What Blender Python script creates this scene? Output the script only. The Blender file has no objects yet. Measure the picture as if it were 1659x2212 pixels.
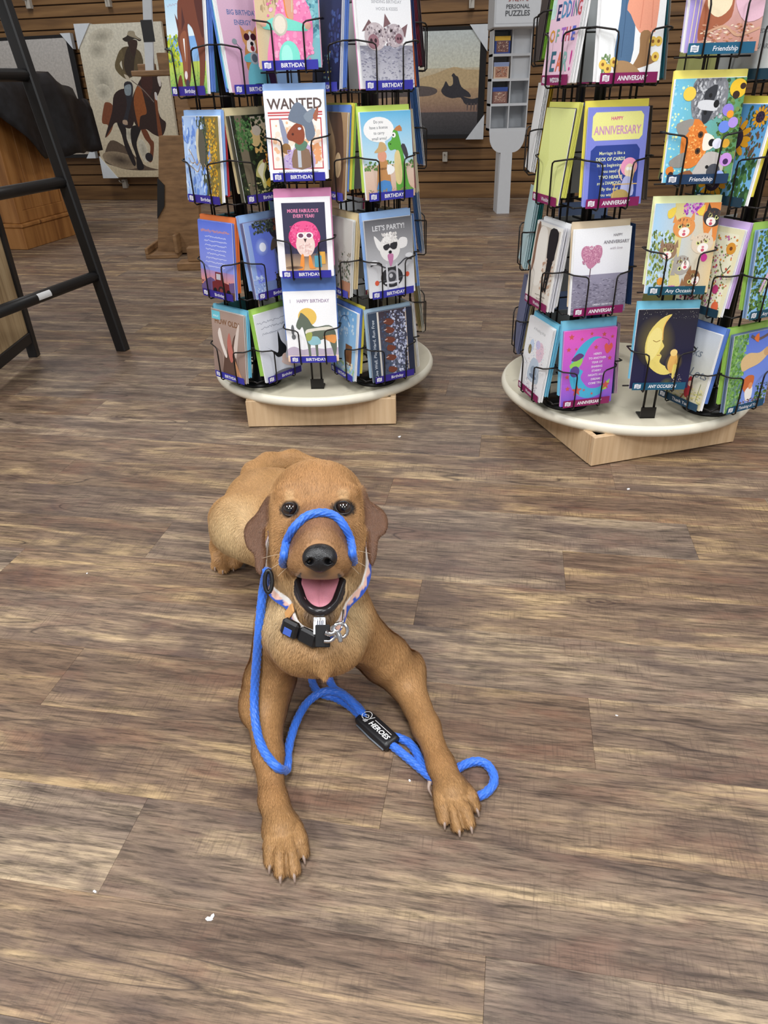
import bpy, math, random
import numpy as np
from mathutils import Vector, Matrix

sc = bpy.context.scene
COL = sc.collection
random.seed(7)
RNG = np.random.default_rng(11)

# ------------------------------------------------------------------ camera
F_PX, CX, CY, CAM_H = 1524.0, 829.5, 1106.0, 0.75
TH, RO = math.radians(31.12), math.radians(-1.706)
_c, _s = math.cos(RO), math.sin(RO)
RV = np.array([_c, _s * math.sin(TH), _s * math.cos(TH)])
DV = np.array([_s, -_c * math.sin(TH), -_c * math.cos(TH)])
WV = np.array([0, math.cos(TH), -math.sin(TH)])
C0 = np.array([0, 0, CAM_H])
cam_d = bpy.data.cameras.new('camera')
cam = bpy.data.objects.new('camera', cam_d)
COL.objects.link(cam)
M = Matrix.Identity(4)
for i in range(3):
    M[i][0], M[i][1], M[i][2], M[i][3] = RV[i], -DV[i], -WV[i], C0[i]
cam.matrix_world = M
cam_d.sensor_fit = 'VERTICAL'
cam_d.sensor_height = 36.0
cam_d.lens = F_PX / 2212 * 36.0
cam_d.clip_start = 0.02
sc.camera = cam

# ------------------------------------------------------------------ world, lamps, exposure
sc.view_settings.view_transform = 'Standard'
sc.view_settings.look = 'None'
sc.view_settings.gamma = 1.0
sc.view_settings.use_curve_mapping = False
sc.view_settings.exposure = 0.08
w = bpy.data.worlds.new('shop_ambient')
sc.world = w
w.use_nodes = True
w.node_tree.nodes['Background'].inputs[0].default_value = (0.95, 0.98, 1.0, 1)
w.node_tree.nodes['Background'].inputs[1].default_value = 0.42


def area_lamp(name, loc, sx, sy, power, col=(0.97, 0.985, 1.0)):
    l = bpy.data.lights.new(name, 'AREA')
    l.shape = 'RECTANGLE'
    l.size, l.size_y, l.energy, l.color = sx, sy, power, col
    o = bpy.data.objects.new(name, l)
    o.location = loc
    COL.objects.link(o)
    return o


# ceiling troffers of the shop floor, 3 m up
for i, (x, y, p) in enumerate(((-2.3, 0.3, 62), (-0.2, 0.0, 54), (2.3, 0.3, 44), (-1.2, -1.9, 56), (1.2, -1.9, 56), (-2.2, 4.7, 34), (0.9, 4.5, 30), (2.6, 2.4, 16))):
    area_lamp('ceiling_troffer', (x, y, 2.95), 0.6, 1.2, p)


# ------------------------------------------------------------------ helpers
def ray(x, y):
    return WV + RV * ((x - CX) / F_PX) + DV * ((y - CY) / F_PX)


def at_d(x, y, d):
    return C0 + ray(x, y) * d


def at_z(x, y, z=0.0):
    r = ray(x, y)
    return C0 + r * ((z - CAM_H) / r[2])


def at_y(x, y, Y):
    r = ray(x, y)
    return C0 + r * (Y / r[1])


def at_plane(x, y, P, n):
    r = ray(x, y)
    P, n = np.array(P, float), np.array(n, float)
    return C0 + r * (((P - C0) @ n) / (r @ n))


def lin(c):
    if isinstance(c, str):
        c = [int(c[i:i + 2], 16) for i in (0, 2, 4)]
    return tuple((v / 255 / 12.92) if v / 255 <= 0.04045 else ((v / 255 + 0.055) / 1.055) ** 2.4 for v in c[:3])


class NT:
    """small node-tree writer"""
    def __init__(self, name):
        self.m = bpy.data.materials.new(name)
        self.m.use_nodes = True
        self.t = self.m.node_tree
        self.b = self.t.nodes['Principled BSDF']

    def n(self, typ, ins=None, **kw):
        nd = self.t.nodes.new('ShaderNode' + typ)
        for k, v in kw.items():
            setattr(nd, k, v)
        for k, v in (ins or {}).items():
            s = nd.inputs[k]
            if isinstance(v, bpy.types.NodeSocket):
                self.t.links.new(v, s)
            else:
                s.default_value = v
        return nd

    def math(self, op, a, b=None, c=None, clamp=False):
        nd = self.t.nodes.new('ShaderNodeMath')
        nd.operation = op
        nd.use_clamp = clamp
        for i, v in enumerate((a, b, c)):
            if v is None:
                continue
            if isinstance(v, bpy.types.NodeSocket):
                self.t.links.new(v, nd.inputs[i])
            else:
                nd.inputs[i].default_value = v
        return nd.outputs[0]

    def mix(self, f, a, b, mode='MIX'):
        nd = self.t.nodes.new('ShaderNodeMix')
        nd.data_type = 'RGBA'
        nd.blend_type = mode
        for i, v in ((0, f), (6, a), (7, b)):
            if isinstance(v, bpy.types.NodeSocket):
                self.t.links.new(v, nd.inputs[i])
            else:
                nd.inputs[i].default_value = v if i == 0 else (*v[:3], 1)
        return nd.outputs[2]

    def ramp(self, f, stops):
        nd = self.t.nodes.new('ShaderNodeValToRGB')
        self.t.links.new(f, nd.inputs[0])
        e = nd.color_ramp.elements
        while len(e) < len(stops):
            e.new(0.5)
        for k, (p, c) in zip(e, stops):
            k.position = p
            k.color = (*c[:3], 1) if not isinstance(c, (int, float)) else (c, c, c, 1)
        return nd.outputs[0]

    def bump(self, h, strength=0.3, dist=0.002):
        nd = self.n('Bump', {'Height': h, 'Strength': strength, 'Distance': dist})
        self.t.links.new(nd.outputs[0], self.b.inputs['Normal'])

    def out(self, col=None, rough=None, **kw):
        for k, v in dict([('Base Color', col), ('Roughness', rough)] + list(kw.items())).items():
            if v is None:
                continue
            if isinstance(v, bpy.types.NodeSocket):
                self.t.links.new(v, self.b.inputs[k])
            else:
                self.b.inputs[k].default_value = (*v[:3], 1) if k == 'Base Color' else v
        return self.m


_simple = {}


def mat(name, col, rough=0.5, var=0.08, scale=40.0, metal=0.0, spec=0.5, bump=0.0):
    """plain procedural material with slight mottling"""
    if name in _simple:
        return _simple[name]
    t = NT(name)
    c = lin(col)
    tc = t.n('TexCoord')
    nz = t.n('TexNoise', {'Vector': tc.outputs['Object'], 'Scale': scale, 'Detail': 3.0})
    cc = t.mix(nz.outputs[0], [v * (1 - var) for v in c], [min(1, v * (1 + var)) for v in c])
    t.out(cc, rough, Metallic=metal)
    t.b.inputs['Specular IOR Level'].default_value = spec
    if bump:
        t.bump(nz.outputs[0], bump, 0.001)
    _simple[name] = t.m
    return t.m


def new_mesh(name, V, Fc, mats=None, smooth=False, mi=None):
    me = bpy.data.meshes.new(name)
    me.from_pydata([tuple(map(float, v)) for v in V], [], [tuple(map(int, f)) for f in Fc])
    if mats is not None:
        for m in (mats if isinstance(mats, (list, tuple)) else [mats]):
            me.materials.append(m)
    if mi is not None:
        me.polygons.foreach_set('material_index', np.array(mi, np.int32))
    if smooth:
        me.polygons.foreach_set('use_smooth', np.ones(len(me.polygons), bool))
    me.update()
    return me


def add_obj(name, me, parent=None, loc=None, rot=None, mw=None):
    o = bpy.data.objects.new(name, me)
    COL.objects.link(o)
    if parent is not None:
        o.parent = parent
    if mw is not None:
        if parent is not None:
            o.matrix_parent_inverse = Matrix.Identity(4)
            o.matrix_basis = mw
        else:
            o.matrix_world = mw
    if loc is not None:
        o.location = loc
    if rot is not None:
        o.rotation_euler = rot
    return o


def tag(o, label=None, cat=None, group=None, kind=None):
    for k, v in (('label', label), ('category', cat), ('group', group), ('kind', kind)):
        if v:
            o[k] = v
    return o


def thing(name, label, cat, loc=(0, 0, 0), rotz=0.0, group=None):
    o = bpy.data.objects.new(name, None)
    o.empty_display_size = 0.05
    COL.objects.link(o)
    o.location = loc
    o.rotation_euler = (0, 0, rotz)
    return tag(o, label, cat, group)


class MB:
    """collects geometry for ONE mesh"""
    def __init__(self):
        self.V, self.F, self.S, self.MI = [], [], [], []

    def add(self, V, Fc, smooth=False, mi=0):
        o = len(self.V)
        self.V += [tuple(v) for v in V]
        self.F += [tuple(i + o for i in f) for f in Fc]
        self.S += [smooth] * len(Fc)
        self.MI += [mi] * len(Fc)
        return self

    def box(self, lo, hi, bev=0.0, mi=0, M=None):
        x0, y0, z0 = lo
        x1, y1, z1 = hi
        if bev <= 0:
            V = [(x0, y0, z0), (x1, y0, z0), (x1, y1, z0), (x0, y1, z0), (x0, y0, z1), (x1, y0, z1), (x1, y1, z1), (x0, y1, z1)]
            Fc = [(0, 3, 2, 1), (4, 5, 6, 7), (0, 1, 5, 4), (1, 2, 6, 5), (2, 3, 7, 6), (3, 0, 4, 7)]
        else:
            V, Fc, ix = [], [], {}
            for sx in (0, 1):
                for sy in (0, 1):
                    for sz in (0, 1):
                        for k in range(3):
                            p = [(x0, x1)[sx], (y0, y1)[sy], (z0, z1)[sz]]
                            for a, sg in ((0, sx), (1, sy), (2, sz)):
                                if a != k:
                                    p[a] += bev if sg == 0 else -bev
                            ix[sx, sy, sz, k] = len(V)
                            V.append(tuple(p))
            for k in range(3):
                a, b = [(1, 2), (2, 0), (0, 1)][k]
                for sg in (0, 1):
                    q = []
                    for (u, v) in ((0, 0), (1, 0), (1, 1), (0, 1)):
                        s = [0, 0, 0]
                        s[k], s[a], s[b] = sg, u, v
                        q.append(ix[s[0], s[1], s[2], k])
                    Fc.append(tuple(q if sg else q[::-1]))
            for k in range(3):
                a, b = [(1, 2), (2, 0), (0, 1)][k]
                for sa in (0, 1):
                    for sb in (0, 1):
                        s0 = [0, 0, 0]
                        s0[a], s0[b] = sa, sb
                        s1 = list(s0)
                        s1[k] = 1
                        q = [ix[(*s0, a)], ix[(*s1, a)], ix[(*s1, b)], ix[(*s0, b)]]
                        Fc.append(tuple(q if (sa ^ sb) == 1 else q[::-1]))
            for sx in (0, 1):
                for sy in (0, 1):
                    for sz in (0, 1):
                        q = [ix[sx, sy, sz, 0], ix[sx, sy, sz, 1], ix[sx, sy, sz, 2]]
                        Fc.append(tuple(q if (sx + sy + sz) % 2 == 1 else q[::-1]))
        if M is not None:
            V = [tuple(M @ Vector(v)) for v in V]
        return self.add(V, Fc, False, mi)

    def tube(self, P, r, n=8, mi=0, closed=False, caps=True):
        P = np.array(P, float)
        m = len(P)
        rr = np.full(m, r) if np.isscalar(r) else np.array(r, float)
        T = np.gradient(P, axis=0) if not closed else np.roll(P, -1, 0) - np.roll(P, 1, 0)
        T /= np.linalg.norm(T, axis=1)[:, None] + 1e-12
        u = np.cross(T[0], [0, 0, 1.0])
        if np.linalg.norm(u) < 1e-3:
            u = np.cross(T[0], [1.0, 0, 0])
        u /= np.linalg.norm(u)
        V = []
        for i in range(m):
            u = u - T[i] * (u @ T[i])
            u /= np.linalg.norm(u) + 1e-12
            v = np.cross(T[i], u)
            for k in range(n):
                a = 2 * math.pi * k / n
                V.append(P[i] + rr[i] * (math.cos(a) * u + math.sin(a) * v))
        Fc = []
        for i in range(m if closed else m - 1):
            j = (i + 1) % m
            for k in range(n):
                k2 = (k + 1) % n
                Fc.append((i * n + k, i * n + k2, j * n + k2, j * n + k))
        if caps and not closed:
            Fc.append(tuple(range(n))[::-1])
            Fc.append(tuple((m - 1) * n + k for k in range(n)))
        return self.add(V, Fc, True, mi)

    def lathe(self, prof, n=32, c=(0, 0, 0), mi=0, smooth=True):
        V, Fc = [], []
        for r, z in prof:
            for k in range(n):
                a = 2 * math.pi * k / n
                V.append((c[0] + r * math.cos(a), c[1] + r * math.sin(a), c[2] + z))
        for i in range(len(prof) - 1):
            for k in range(n):
                k2 = (k + 1) % n
                Fc.append((i * n + k, i * n + k2, (i + 1) * n + k2, (i + 1) * n + k))
        Fc.append(tuple(range(n))[::-1])
        Fc.append(tuple((len(prof) - 1) * n + k for k in range(n)))
        return self.add(V, Fc, smooth, mi)

    def prism(self, poly, y0, y1, mi=0, M=None):
        """poly in xz, extruded along y"""
        n = len(poly)
        V = [(x, y0, z) for x, z in poly] + [(x, y1, z) for x, z in poly]
        Fc = [tuple(range(n)), tuple(range(2 * n - 1, n - 1, -1))]
        for k in range(n):
            k2 = (k + 1) % n
            Fc.append((k, k + n, k2 + n, k2))
        if M is not None:
            V = [tuple(M @ Vector(v)) for v in V]
        return self.add(V, Fc, False, mi)

    def mesh(self, name, mats):
        me = new_mesh(name, self.V, self.F, mats, mi=self.MI)
        me.polygons.foreach_set('use_smooth', np.array(self.S, bool))
        return me

    def build(self, name, mats, parent=None, **kw):
        return add_obj(name, self.mesh(name, mats), parent, **kw)


def frame(o, x, y, z):
    """matrix from origin and three axes"""
    m = Matrix.Identity(4)
    for i in range(3):
        m[i][0], m[i][1], m[i][2], m[i][3] = x[i], y[i], z[i], o[i]
    return m


def spline(P, n=12, closed=False):
    """Catmull-Rom through P"""
    P = [np.array(p, float) for p in P]
    out = []
    m = len(P)
    for i in range(m if closed else m - 1):
        if closed:
            a, b, c, d = P[i - 1], P[i], P[(i + 1) % m], P[(i + 2) % m]
        else:
            a, b, c, d = P[max(i - 1, 0)], P[i], P[i + 1], P[min(i + 2, m - 1)]
        for k in range(n):
            t = k / n
            out.append(0.5 * (2 * b + (c - a) * t + (2 * a - 5 * b + 4 * c - d) * t * t + (3 * b - a - 3 * c + d) * t ** 3))
    if not closed:
        out.append(P[-1])
    return np.array(out)


_text = {}


def text_geo(s):
    """(verts Nx2 centred at x=0 baseline 0, faces, width) of unit-height lettering"""
    if s not in _text:
        c = bpy.data.curves.new('lettering', 'FONT')
        c.body = s
        c.resolution_u = 2
        c.offset = 0.022 if s.isupper() else 0.006
        o = bpy.data.objects.new('lettering', c)
        m = o.to_mesh()
        V = np.array([v.co[:2] for v in m.vertices]) if len(m.vertices) else np.zeros((0, 2))
        Fc = [tuple(p.vertices) for p in m.polygons]
        o.to_mesh_clear()
        bpy.data.objects.remove(o)
        bpy.data.curves.remove(c)
        wd = 0.0
        if len(V):
            x0, x1 = V[:, 0].min(), V[:, 0].max()
            V[:, 0] -= (x0 + x1) / 2
            wd = x1 - x0
        _text[s] = (V, Fc, wd)
    return _text[s]
# ------------------------------------------------------------------ the room
PSI = -0.181
E1 = np.array([math.cos(PSI), math.sin(PSI), 0.0])      # along the planks and the back wall
E2 = np.array([-math.sin(PSI), math.cos(PSI), 0.0])     # towards the back wall
PW, PL = 0.1235, 0.775


def floor_mat(name, far):
    t = NT(name)
    if far:
        g = t.n('NewGeometry').outputs['Position']
        rot = t.n('VectorRotate', {'Vector': g, 'Angle': -PSI}, rotation_type='Z_AXIS').outputs[0]
        sx = t.n('SeparateXYZ', {'Vector': rot})
        A, B = sx.outputs[0], sx.outputs[1]
        row = t.math('FLOOR', t.math('DIVIDE', B, PW))
        r0 = t.n('TexWhiteNoise', {'W': row}, noise_dimensions='1D').outputs[0]
        cell = t.math('FLOOR', t.math('DIVIDE', t.math('ADD', A, r0), PL))
        rnd = t.n('TexWhiteNoise', {'Vector': t.n('CombineXYZ', {'X': row, 'Y': cell}).outputs[0]}, noise_dimensions='2D').outputs[0]
    else:
        tc = t.n('TexCoord').outputs['Object']
        sx = t.n('SeparateXYZ', {'Vector': tc})
        A, B = sx.outputs[0], sx.outputs[1]
        rnd = t.n('ObjectInfo').outputs['Random']
    off = t.math('MULTIPLY', rnd, 37.0)

    def co(ka, kb, o=0.0):
        return t.n('CombineXYZ', {'X': t.math('MULTIPLY', A, ka), 'Y': t.math('MULTIPLY', B, kb), 'Z': t.math('ADD', off, o)}).outputs[0]

    def nz(ka, kb, o, det=4.0, ro=0.55, dis=0.0):
        return t.n('TexNoise', {'Vector': co(ka, kb, o), 'Scale': 1.0, 'Detail': det, 'Roughness': ro, 'Distortion': dis}).outputs[0]
    broad = nz(3.0, 22.0, 0.0, 8.0, 0.64, 0.5)
    fine = nz(22.0, 300.0, 3.0, 4.0, 0.72, 0.25)
    streak = nz(15.0, 150.0, 6.0, 5.0, 0.72, 0.5)
    blotch = nz(9.0, 16.0, 9.0, 3.0, 0.5, 0.6)
    red = nz(6.0, 18.0, 15.0, 4.0, 0.6, 0.5)
    saw = nz(420.0, 30.0, 21.0, 3.0, 0.6)
    sawm = nz(7.0, 18.0, 27.0, 3.0)
    base = t.ramp(broad, [(0.30, lin((84, 66, 54))), (0.43, lin((114, 93, 76))), (0.53, lin((135, 112, 89))), (0.64, lin((176, 149, 110))), (0.8, lin((120, 99, 80)))])
    st = t.ramp(streak, [(0.37, 0.48), (0.46, 0.9), (0.62, 1.2)])
    c = t.mix(0.9, base, st, 'MULTIPLY')
    c = t.mix(t.math('MULTIPLY', t.ramp(red, [(0.52, 0.0), (0.66, 1.0)]), 0.45), c, lin((124, 86, 68)))
    c = t.mix(t.math('MULTIPLY', t.ramp(blotch, [(0.54, 0.0), (0.68, 1.0)]), 0.6), c, lin((88, 71, 64)))
    fg = t.ramp(fine, [(0.36, 0.34), (0.48, 0.96), (0.62, 1.2)])
    c = t.mix(0.75, c, fg, 'MULTIPLY')
    hair = nz(9.0, 760.0, 41.0, 2.0, 0.5, 0.1)
    hm = t.math('MULTIPLY', t.ramp(hair, [(0.56, 0.0), (0.64, 1.0)]), t.ramp(blotch, [(0.35, 0.9), (0.6, 0.3)]))
    c = t.mix(t.math('MULTIPLY', hm, 0.6), c, lin((74, 57, 49)))
    sm = t.math('MULTIPLY', t.ramp(saw, [(0.52, 0.0), (0.66, 1.0)]), t.ramp(sawm, [(0.44, 0.15), (0.62, 0.9)]))
    c = t.mix(t.math('MULTIPLY', sm, 0.5), c, lin((80, 62, 52)))
    # knots: stretched voronoi cells, only some of them
    vd = t.n('TexVoronoi', {'Vector': co(3.6, 9.0, 1.3), 'Scale': 1.0, 'Randomness': 1.0})
    warp = t.math('ADD', vd.outputs['Distance'], t.math('MULTIPLY', t.math('SUBTRACT', streak, 0.5), 0.12))
    keep = t.math('GREATER_THAN', t.n('SeparateColor', {'Color': vd.outputs['Color']}).outputs[0], 0.62)
    kn = t.math('MULTIPLY', t.ramp(warp, [(0.06, 1.0), (0.13, 0.55), (0.22, 0.0)]), keep)
    ring = t.math('MULTIPLY', t.ramp(t.math('SINE', t.math('MULTIPLY', warp, 110.0)), [(0.0, 0.4), (0.6, 1.0)]), 1.0)
    c = t.mix(t.math('MULTIPLY', kn, t.math('MULTIPLY', ring, 0.85)), c, lin((66, 50, 45)))
    # thin drying cracks
    cr = t.math('ABSOLUTE', t.math('SUBTRACT', nz(1.6, 11.0, 31.0, 2.0, 0.4, 0.2), 0.5))
    crm = t.math('MULTIPLY', t.ramp(cr, [(0.0, 1.0), (0.006, 0.0)]), t.ramp(nz(2.5, 6.0, 35.0, 1.0), [(0.5, 0.0), (0.56, 1.0)]))
    c = t.mix(t.math('MULTIPLY', crm, 0.8), c, lin((52, 40, 36)))
    tint = t.n('HueSaturation', {'Color': c, 'Hue': 0.5, 'Saturation': t.math('ADD', 0.8, t.math('MULTIPLY', rnd, 0.25)), 'Value': t.math('ADD', 0.92, t.math('MULTIPLY', t.math('FRACT', t.math('MULTIPLY', rnd, 7.3)), 0.16))}).outputs[0]
    if far:
        eb = t.math('FRACT', t.math('DIVIDE', B, PW))
        ln = t.math('LESS_THAN', t.math('MINIMUM', eb, t.math('SUBTRACT', 1.0, eb)), 0.012)
        tint = t.mix(t.math('MULTIPLY', ln, 0.6), tint, lin((55, 44, 38)))
    t.out(tint, t.math('ADD', 0.40, t.math('MULTIPLY', streak, 0.2)))
    t.b.inputs['Specular IOR Level'].default_value = 0.42
    t.bump(t.math('ADD', t.math('MULTIPLY', fine, 0.6), t.math('MULTIPLY', streak, 0.6)), 0.22, 0.0012)
    return t.m


plank_m = floor_mat('vinyl_plank_print', False)
far_m = floor_mat('vinyl_plank_print_far', True)
sub_m = mat('plank_joint_base', (96, 78, 66), 0.9)  # plain brown base under the planks, seen in their joints


def fr_pt(a, b, z=0.0):
    p = E1 * a + E2 * b
    return (p[0], p[1], z)


B_SPLIT = 0.508 + PW * 25
mb = MB()
mb.add([fr_pt(-6, -2, -0.004), fr_pt(5, -2, -0.004), fr_pt(5, B_SPLIT, -0.004), fr_pt(-6, B_SPLIT, -0.004)], [(0, 1, 2, 3)], mi=1)
mb.add([fr_pt(-6, B_SPLIT), fr_pt(5, B_SPLIT), fr_pt(5, 6.2), fr_pt(-6, 6.2)], [(0, 1, 2, 3)], mi=0)
floor = tag(mb.build('floor', [far_m, sub_m]), 'brown weathered wood-look vinyl plank floor', kind='structure')
KNOWN = {-1: -0.402, 0: -0.11, 1: 0.148, 2: -0.25, 3: -0.118, 4: 0.13, 5: 0.372, -2: 0.02, -3: -0.31}
g, bv = 0.0001, 0.00025
plank_me = {}


def plank_mesh(L):
    k = round(L, 3)
    if k not in plank_me:
        m_ = MB().box((-L / 2 + g, -PW / 2 + g, -0.004), (L / 2 - g, PW / 2 - g, 0.0), bv)
        plank_me[k] = m_.mesh('plank', plank_m)
    return plank_me[k]


for row in range(-4, 25):
    b0 = 0.508 + PW * row
    bc = b0 + PW / 2
    # ground range seen in this row, with a margin to both sides
    half = 0.95 + 0.62 * max(bc, 0.1)
    ac = 0.18 * bc * -0.9
    j0 = KNOWN.get(row, ((row * 0.61803) % 1.0) * PL)
    k0 = math.floor((ac - half - j0) / PL)
    k1 = math.ceil((ac + half - j0) / PL)
    for k in range(k0, k1):
        ca = j0 + (k + 0.5) * PL
        o = add_obj('plank', plank_mesh(PL), floor, loc=fr_pt(ca, bc), rot=(0, 0, PSI))

# back wall of horizontal slatwall boards
WB = 5.87
SL = 0.0756
t = NT('slatwall_pine')
tc = t.n('TexCoord').outputs['Object']
mp = t.n('Mapping', {'Vector': tc, 'Scale': (1.2, 10, 16)}).outputs[0]
oi = t.n('ObjectInfo').outputs['Random']
n1 = t.n('TexNoise', {'Vector': t.n('VectorMath', {0: mp, 1: t.n('CombineXYZ', {'X': t.math('MULTIPLY', oi, 50.0)}).outputs[0]}).outputs[0], 'Scale': 1.5, 'Detail': 5.0, 'Distortion': 0.4}).outputs[0]
c = t.ramp(n1, [(0.3, lin((86, 58, 30))), (0.5, lin((120, 86, 48))), (0.7, lin((138, 102, 60)))])
vd = t.n('TexVoronoi', {'Vector': t.n('Mapping', {'Vector': tc, 'Scale': (1.3, 1, 9)}).outputs[0], 'Scale': 1.0})
c = t.mix(t.ramp(vd.outputs['Distance'], [(0.04, 0.7), (0.09, 0.0)]), c, lin((70, 42, 22)))
t.out(c, 0.55)
slat_m = t.m
wall_m = mat('slatwall_core', (58, 38, 20), 0.8)
wc = E2 * (WB + 0.03)
wall = tag(MB().box((-5.2, 0.0, 0), (4.6, 0.05, 2.7)).build('wall_back', wall_m, loc=wc, rot=(0, 0, PSI)), 'brown horizontal slatwall at the back of the shop', kind='structure')
slat_me = MB().box((-5.2, -0.014, 0.0), (4.6, 0.0, SL - 0.008), 0.002).mesh('slat', slat_m)
for i in range(34):
    add_obj('slat', slat_me, wall, loc=(0.31 * (i % 3), 0, 0.115 + i * SL))
base = tag(MB().box((-5.2, -0.02, 0.0), (4.6, 0.0, 0.105), 0.003).build('baseboard_back', slat_m, loc=wc, rot=(0, 0, PSI)), 'pale knotty pine baseboard under the slatwall', kind='structure')
ceil_m = mat('ceiling_tile_white', (225, 222, 215), 0.9)
tag(MB().box((-7, -4, 3.0), (6, 7, 3.05)).build('ceiling', ceil_m), 'white shop ceiling', kind='structure')
# ------------------------------------------------------------------ flat print (pictures and lettering)
from mathutils.geometry import tessellate_polygon


def ink_mat(name, rough, grain):
    t = NT(name)
    at = t.n('Attribute', attribute_name='ink')
    nz = t.n('TexNoise', {'Vector': t.n('TexCoord').outputs['Object'], 'Scale': 420.0 if grain < 0.3 else 60.0, 'Detail': 4.0, 'Roughness': 0.7}).outputs[0]
    f = t.ramp(nz, [(0.25, 1 - grain), (0.75, 1 + grain * 0.5)])
    t.out(t.mix(1.0, at.outputs['Color'], f, 'MULTIPLY'), rough)
    t.b.inputs['Specular IOR Level'].default_value = 0.35
    return t.m


INK = ink_mat('printed_ink', 0.38, 0.07)
CANVAS_INK = ink_mat('painted_canvas_ink', 0.7, 0.3)


class Art:
    """flat print drawn in percent of the sheet (0..100 both ways), kept as thin layers on it"""
    def __init__(self, w, h, step=0.00006):
        self.w, self.h, self.st, self.k = w, h, step, 1
        self.V, self.C, self.F = [], [], []

    def _p(self, x, y):
        x, y = min(max(x, 0.0), 100.0), min(max(y, 0.0), 100.0)
        return ((x / 100 - 0.5) * self.w, -self.k * self.st, y / 100 * self.h)

    def shape(self, P, cols, tris=None):
        o = len(self.V)
        for i, (x, y) in enumerate(P):
            self.V.append(self._p(x, y))
            self.C.append(cols[i] if isinstance(cols, list) else cols)
        self.F += [tuple(o + j for j in f) for f in (tris or [tuple(range(len(P)))])]
        self.k += 1

    def draw(self, ops):
        for op in ops:
            getattr(self, op[0])(*op[1:])
        return self

    def r(self, x0, y0, x1, y1, c):
        self.shape([(x0, y0), (x1, y0), (x1, y1), (x0, y1)], lin(c))

    def g(self, x0, y0, x1, y1, top, bot):
        b, tp = lin(bot), lin(top)
        self.shape([(x0, y0), (x1, y0), (x1, y1), (x0, y1)], [b, b, tp, tp])

    def gh(self, x0, y0, x1, y1, left, right):
        a, b = lin(left), lin(right)
        self.shape([(x0, y0), (x1, y0), (x1, y1), (x0, y1)], [a, b, b, a])

    def e(self, cx, cy, rx, ry, c, rot=0.0, rim=None, n=22):
        asp = self.w / self.h
        P, ca, sa = [], math.cos(math.radians(rot)), math.sin(math.radians(rot))
        for i in range(n):
            a = 2 * math.pi * i / n
            x, y = rx * math.cos(a), ry * math.sin(a)
            P.append((cx + x * ca - y * sa, cy + (x * sa + y * ca) * asp))
        if rim is None:
            self.shape(P, lin(c))
        else:
            self.shape([(cx, cy)] + P, [lin(c)] + [lin(rim)] * n, [(0, 1 + i, 1 + (i + 1) % n) for i in range(n)])

    def p(self, P, c, sm=0):
        if sm:
            P = [tuple(q) for q in spline(P, sm, True)]
        tr = tessellate_polygon([[Vector((x, y, 0)) for x, y in P]])
        self.shape(P, lin(c), [tuple(t_) for t_ in tr])

    def l(self, P, wd, c, sm=6):
        """stroke of width wd (percent of the sheet width)"""
        Q = spline(P, sm) if len(P) > 2 and sm else np.array(P, float)
        asp = self.w / self.h
        S = Q * [1, 1 / asp]
        T = np.gradient(S, axis=0)
        T /= np.linalg.norm(T, axis=1)[:, None] + 1e-9
        N = np.c_[-T[:, 1], T[:, 0]] * wd / 2
        L, R = (S + N) * [1, asp], (S - N) * [1, asp]
        n = len(Q)
        self.shape([tuple(v) for v in L] + [tuple(v) for v in R], lin(c), [(n + i, n + i + 1, i + 1, i) for i in range(n - 1)])

    def t(self, s, x, y, size, c, maxw=None, shear=0.0, rot=0.0):
        V, Fc, wd = text_geo(s)
        if not len(V):
            return
        asp = self.w / self.h
        sx = size
        if maxw and wd * size > maxw:
            sx = maxw / wd
        a = math.radians(rot)
        X = (V[:, 0] + shear * V[:, 1]) * sx
        Y = V[:, 1] * size
        P = [(x + u * math.cos(a) - v * math.sin(a), y + (u * math.sin(a) + v * math.cos(a)) * asp) for u, v in zip(X, Y)]
        self.shape(P, lin(c), Fc)

    def s(self, n, x0, y0, x1, y1, sz, cols, seed=1, asp=1.0, rot=0):
        """n little brush dabs"""
        rg = random.Random(seed)
        for i in range(int(n * 5)):
            q = 0.36 * sz * (0.5 + rg.random())
            self.e(rg.uniform(x0, x1), rg.uniform(y0, y1), q, q * asp, rg.choice(cols), rot + rg.uniform(-25, 25), n=7)

    def hw(self, x, y, wd, c, amp=1.1, seed=0):
        """a line of handwriting too small to read"""
        rg = random.Random(seed + int(y * 7))
        n = max(6, int(wd / 1.6))
        self.l([(x - wd / 2 + wd * i / n, y + (amp if i % 2 else -amp) * rg.random()) for i in range(n + 1) if rg.random() > 0.08], 0.75, c, 2)

    def mesh(self, name, m=None):
        # keep the whole print within a fraction of a millimetre
        sc_ = min(1.0, 0.0006 / max(1e-9, self.k * self.st))
        self.V = [(x, y * sc_ - 0.00004, z) for x, y, z in self.V]
        me = new_mesh(name, self.V, self.F, m or INK)
        at = me.color_attributes.new('ink', 'FLOAT_COLOR', 'POINT')
        at.data.foreach_set('color', np.c_[np.array(self.C), np.ones(len(self.C))].astype(np.float32).ravel())
        return me


# ------------------------------------------------------------------ things along the back wall
canvas_m = mat('stretched_canvas_edge', (214, 206, 186), 0.8)
black_fr = mat('black_painted_wood', (22, 21, 22), 0.45, bump=0.1)
corner_m = mat('white_corner_card', (205, 210, 215), 0.6)


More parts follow.
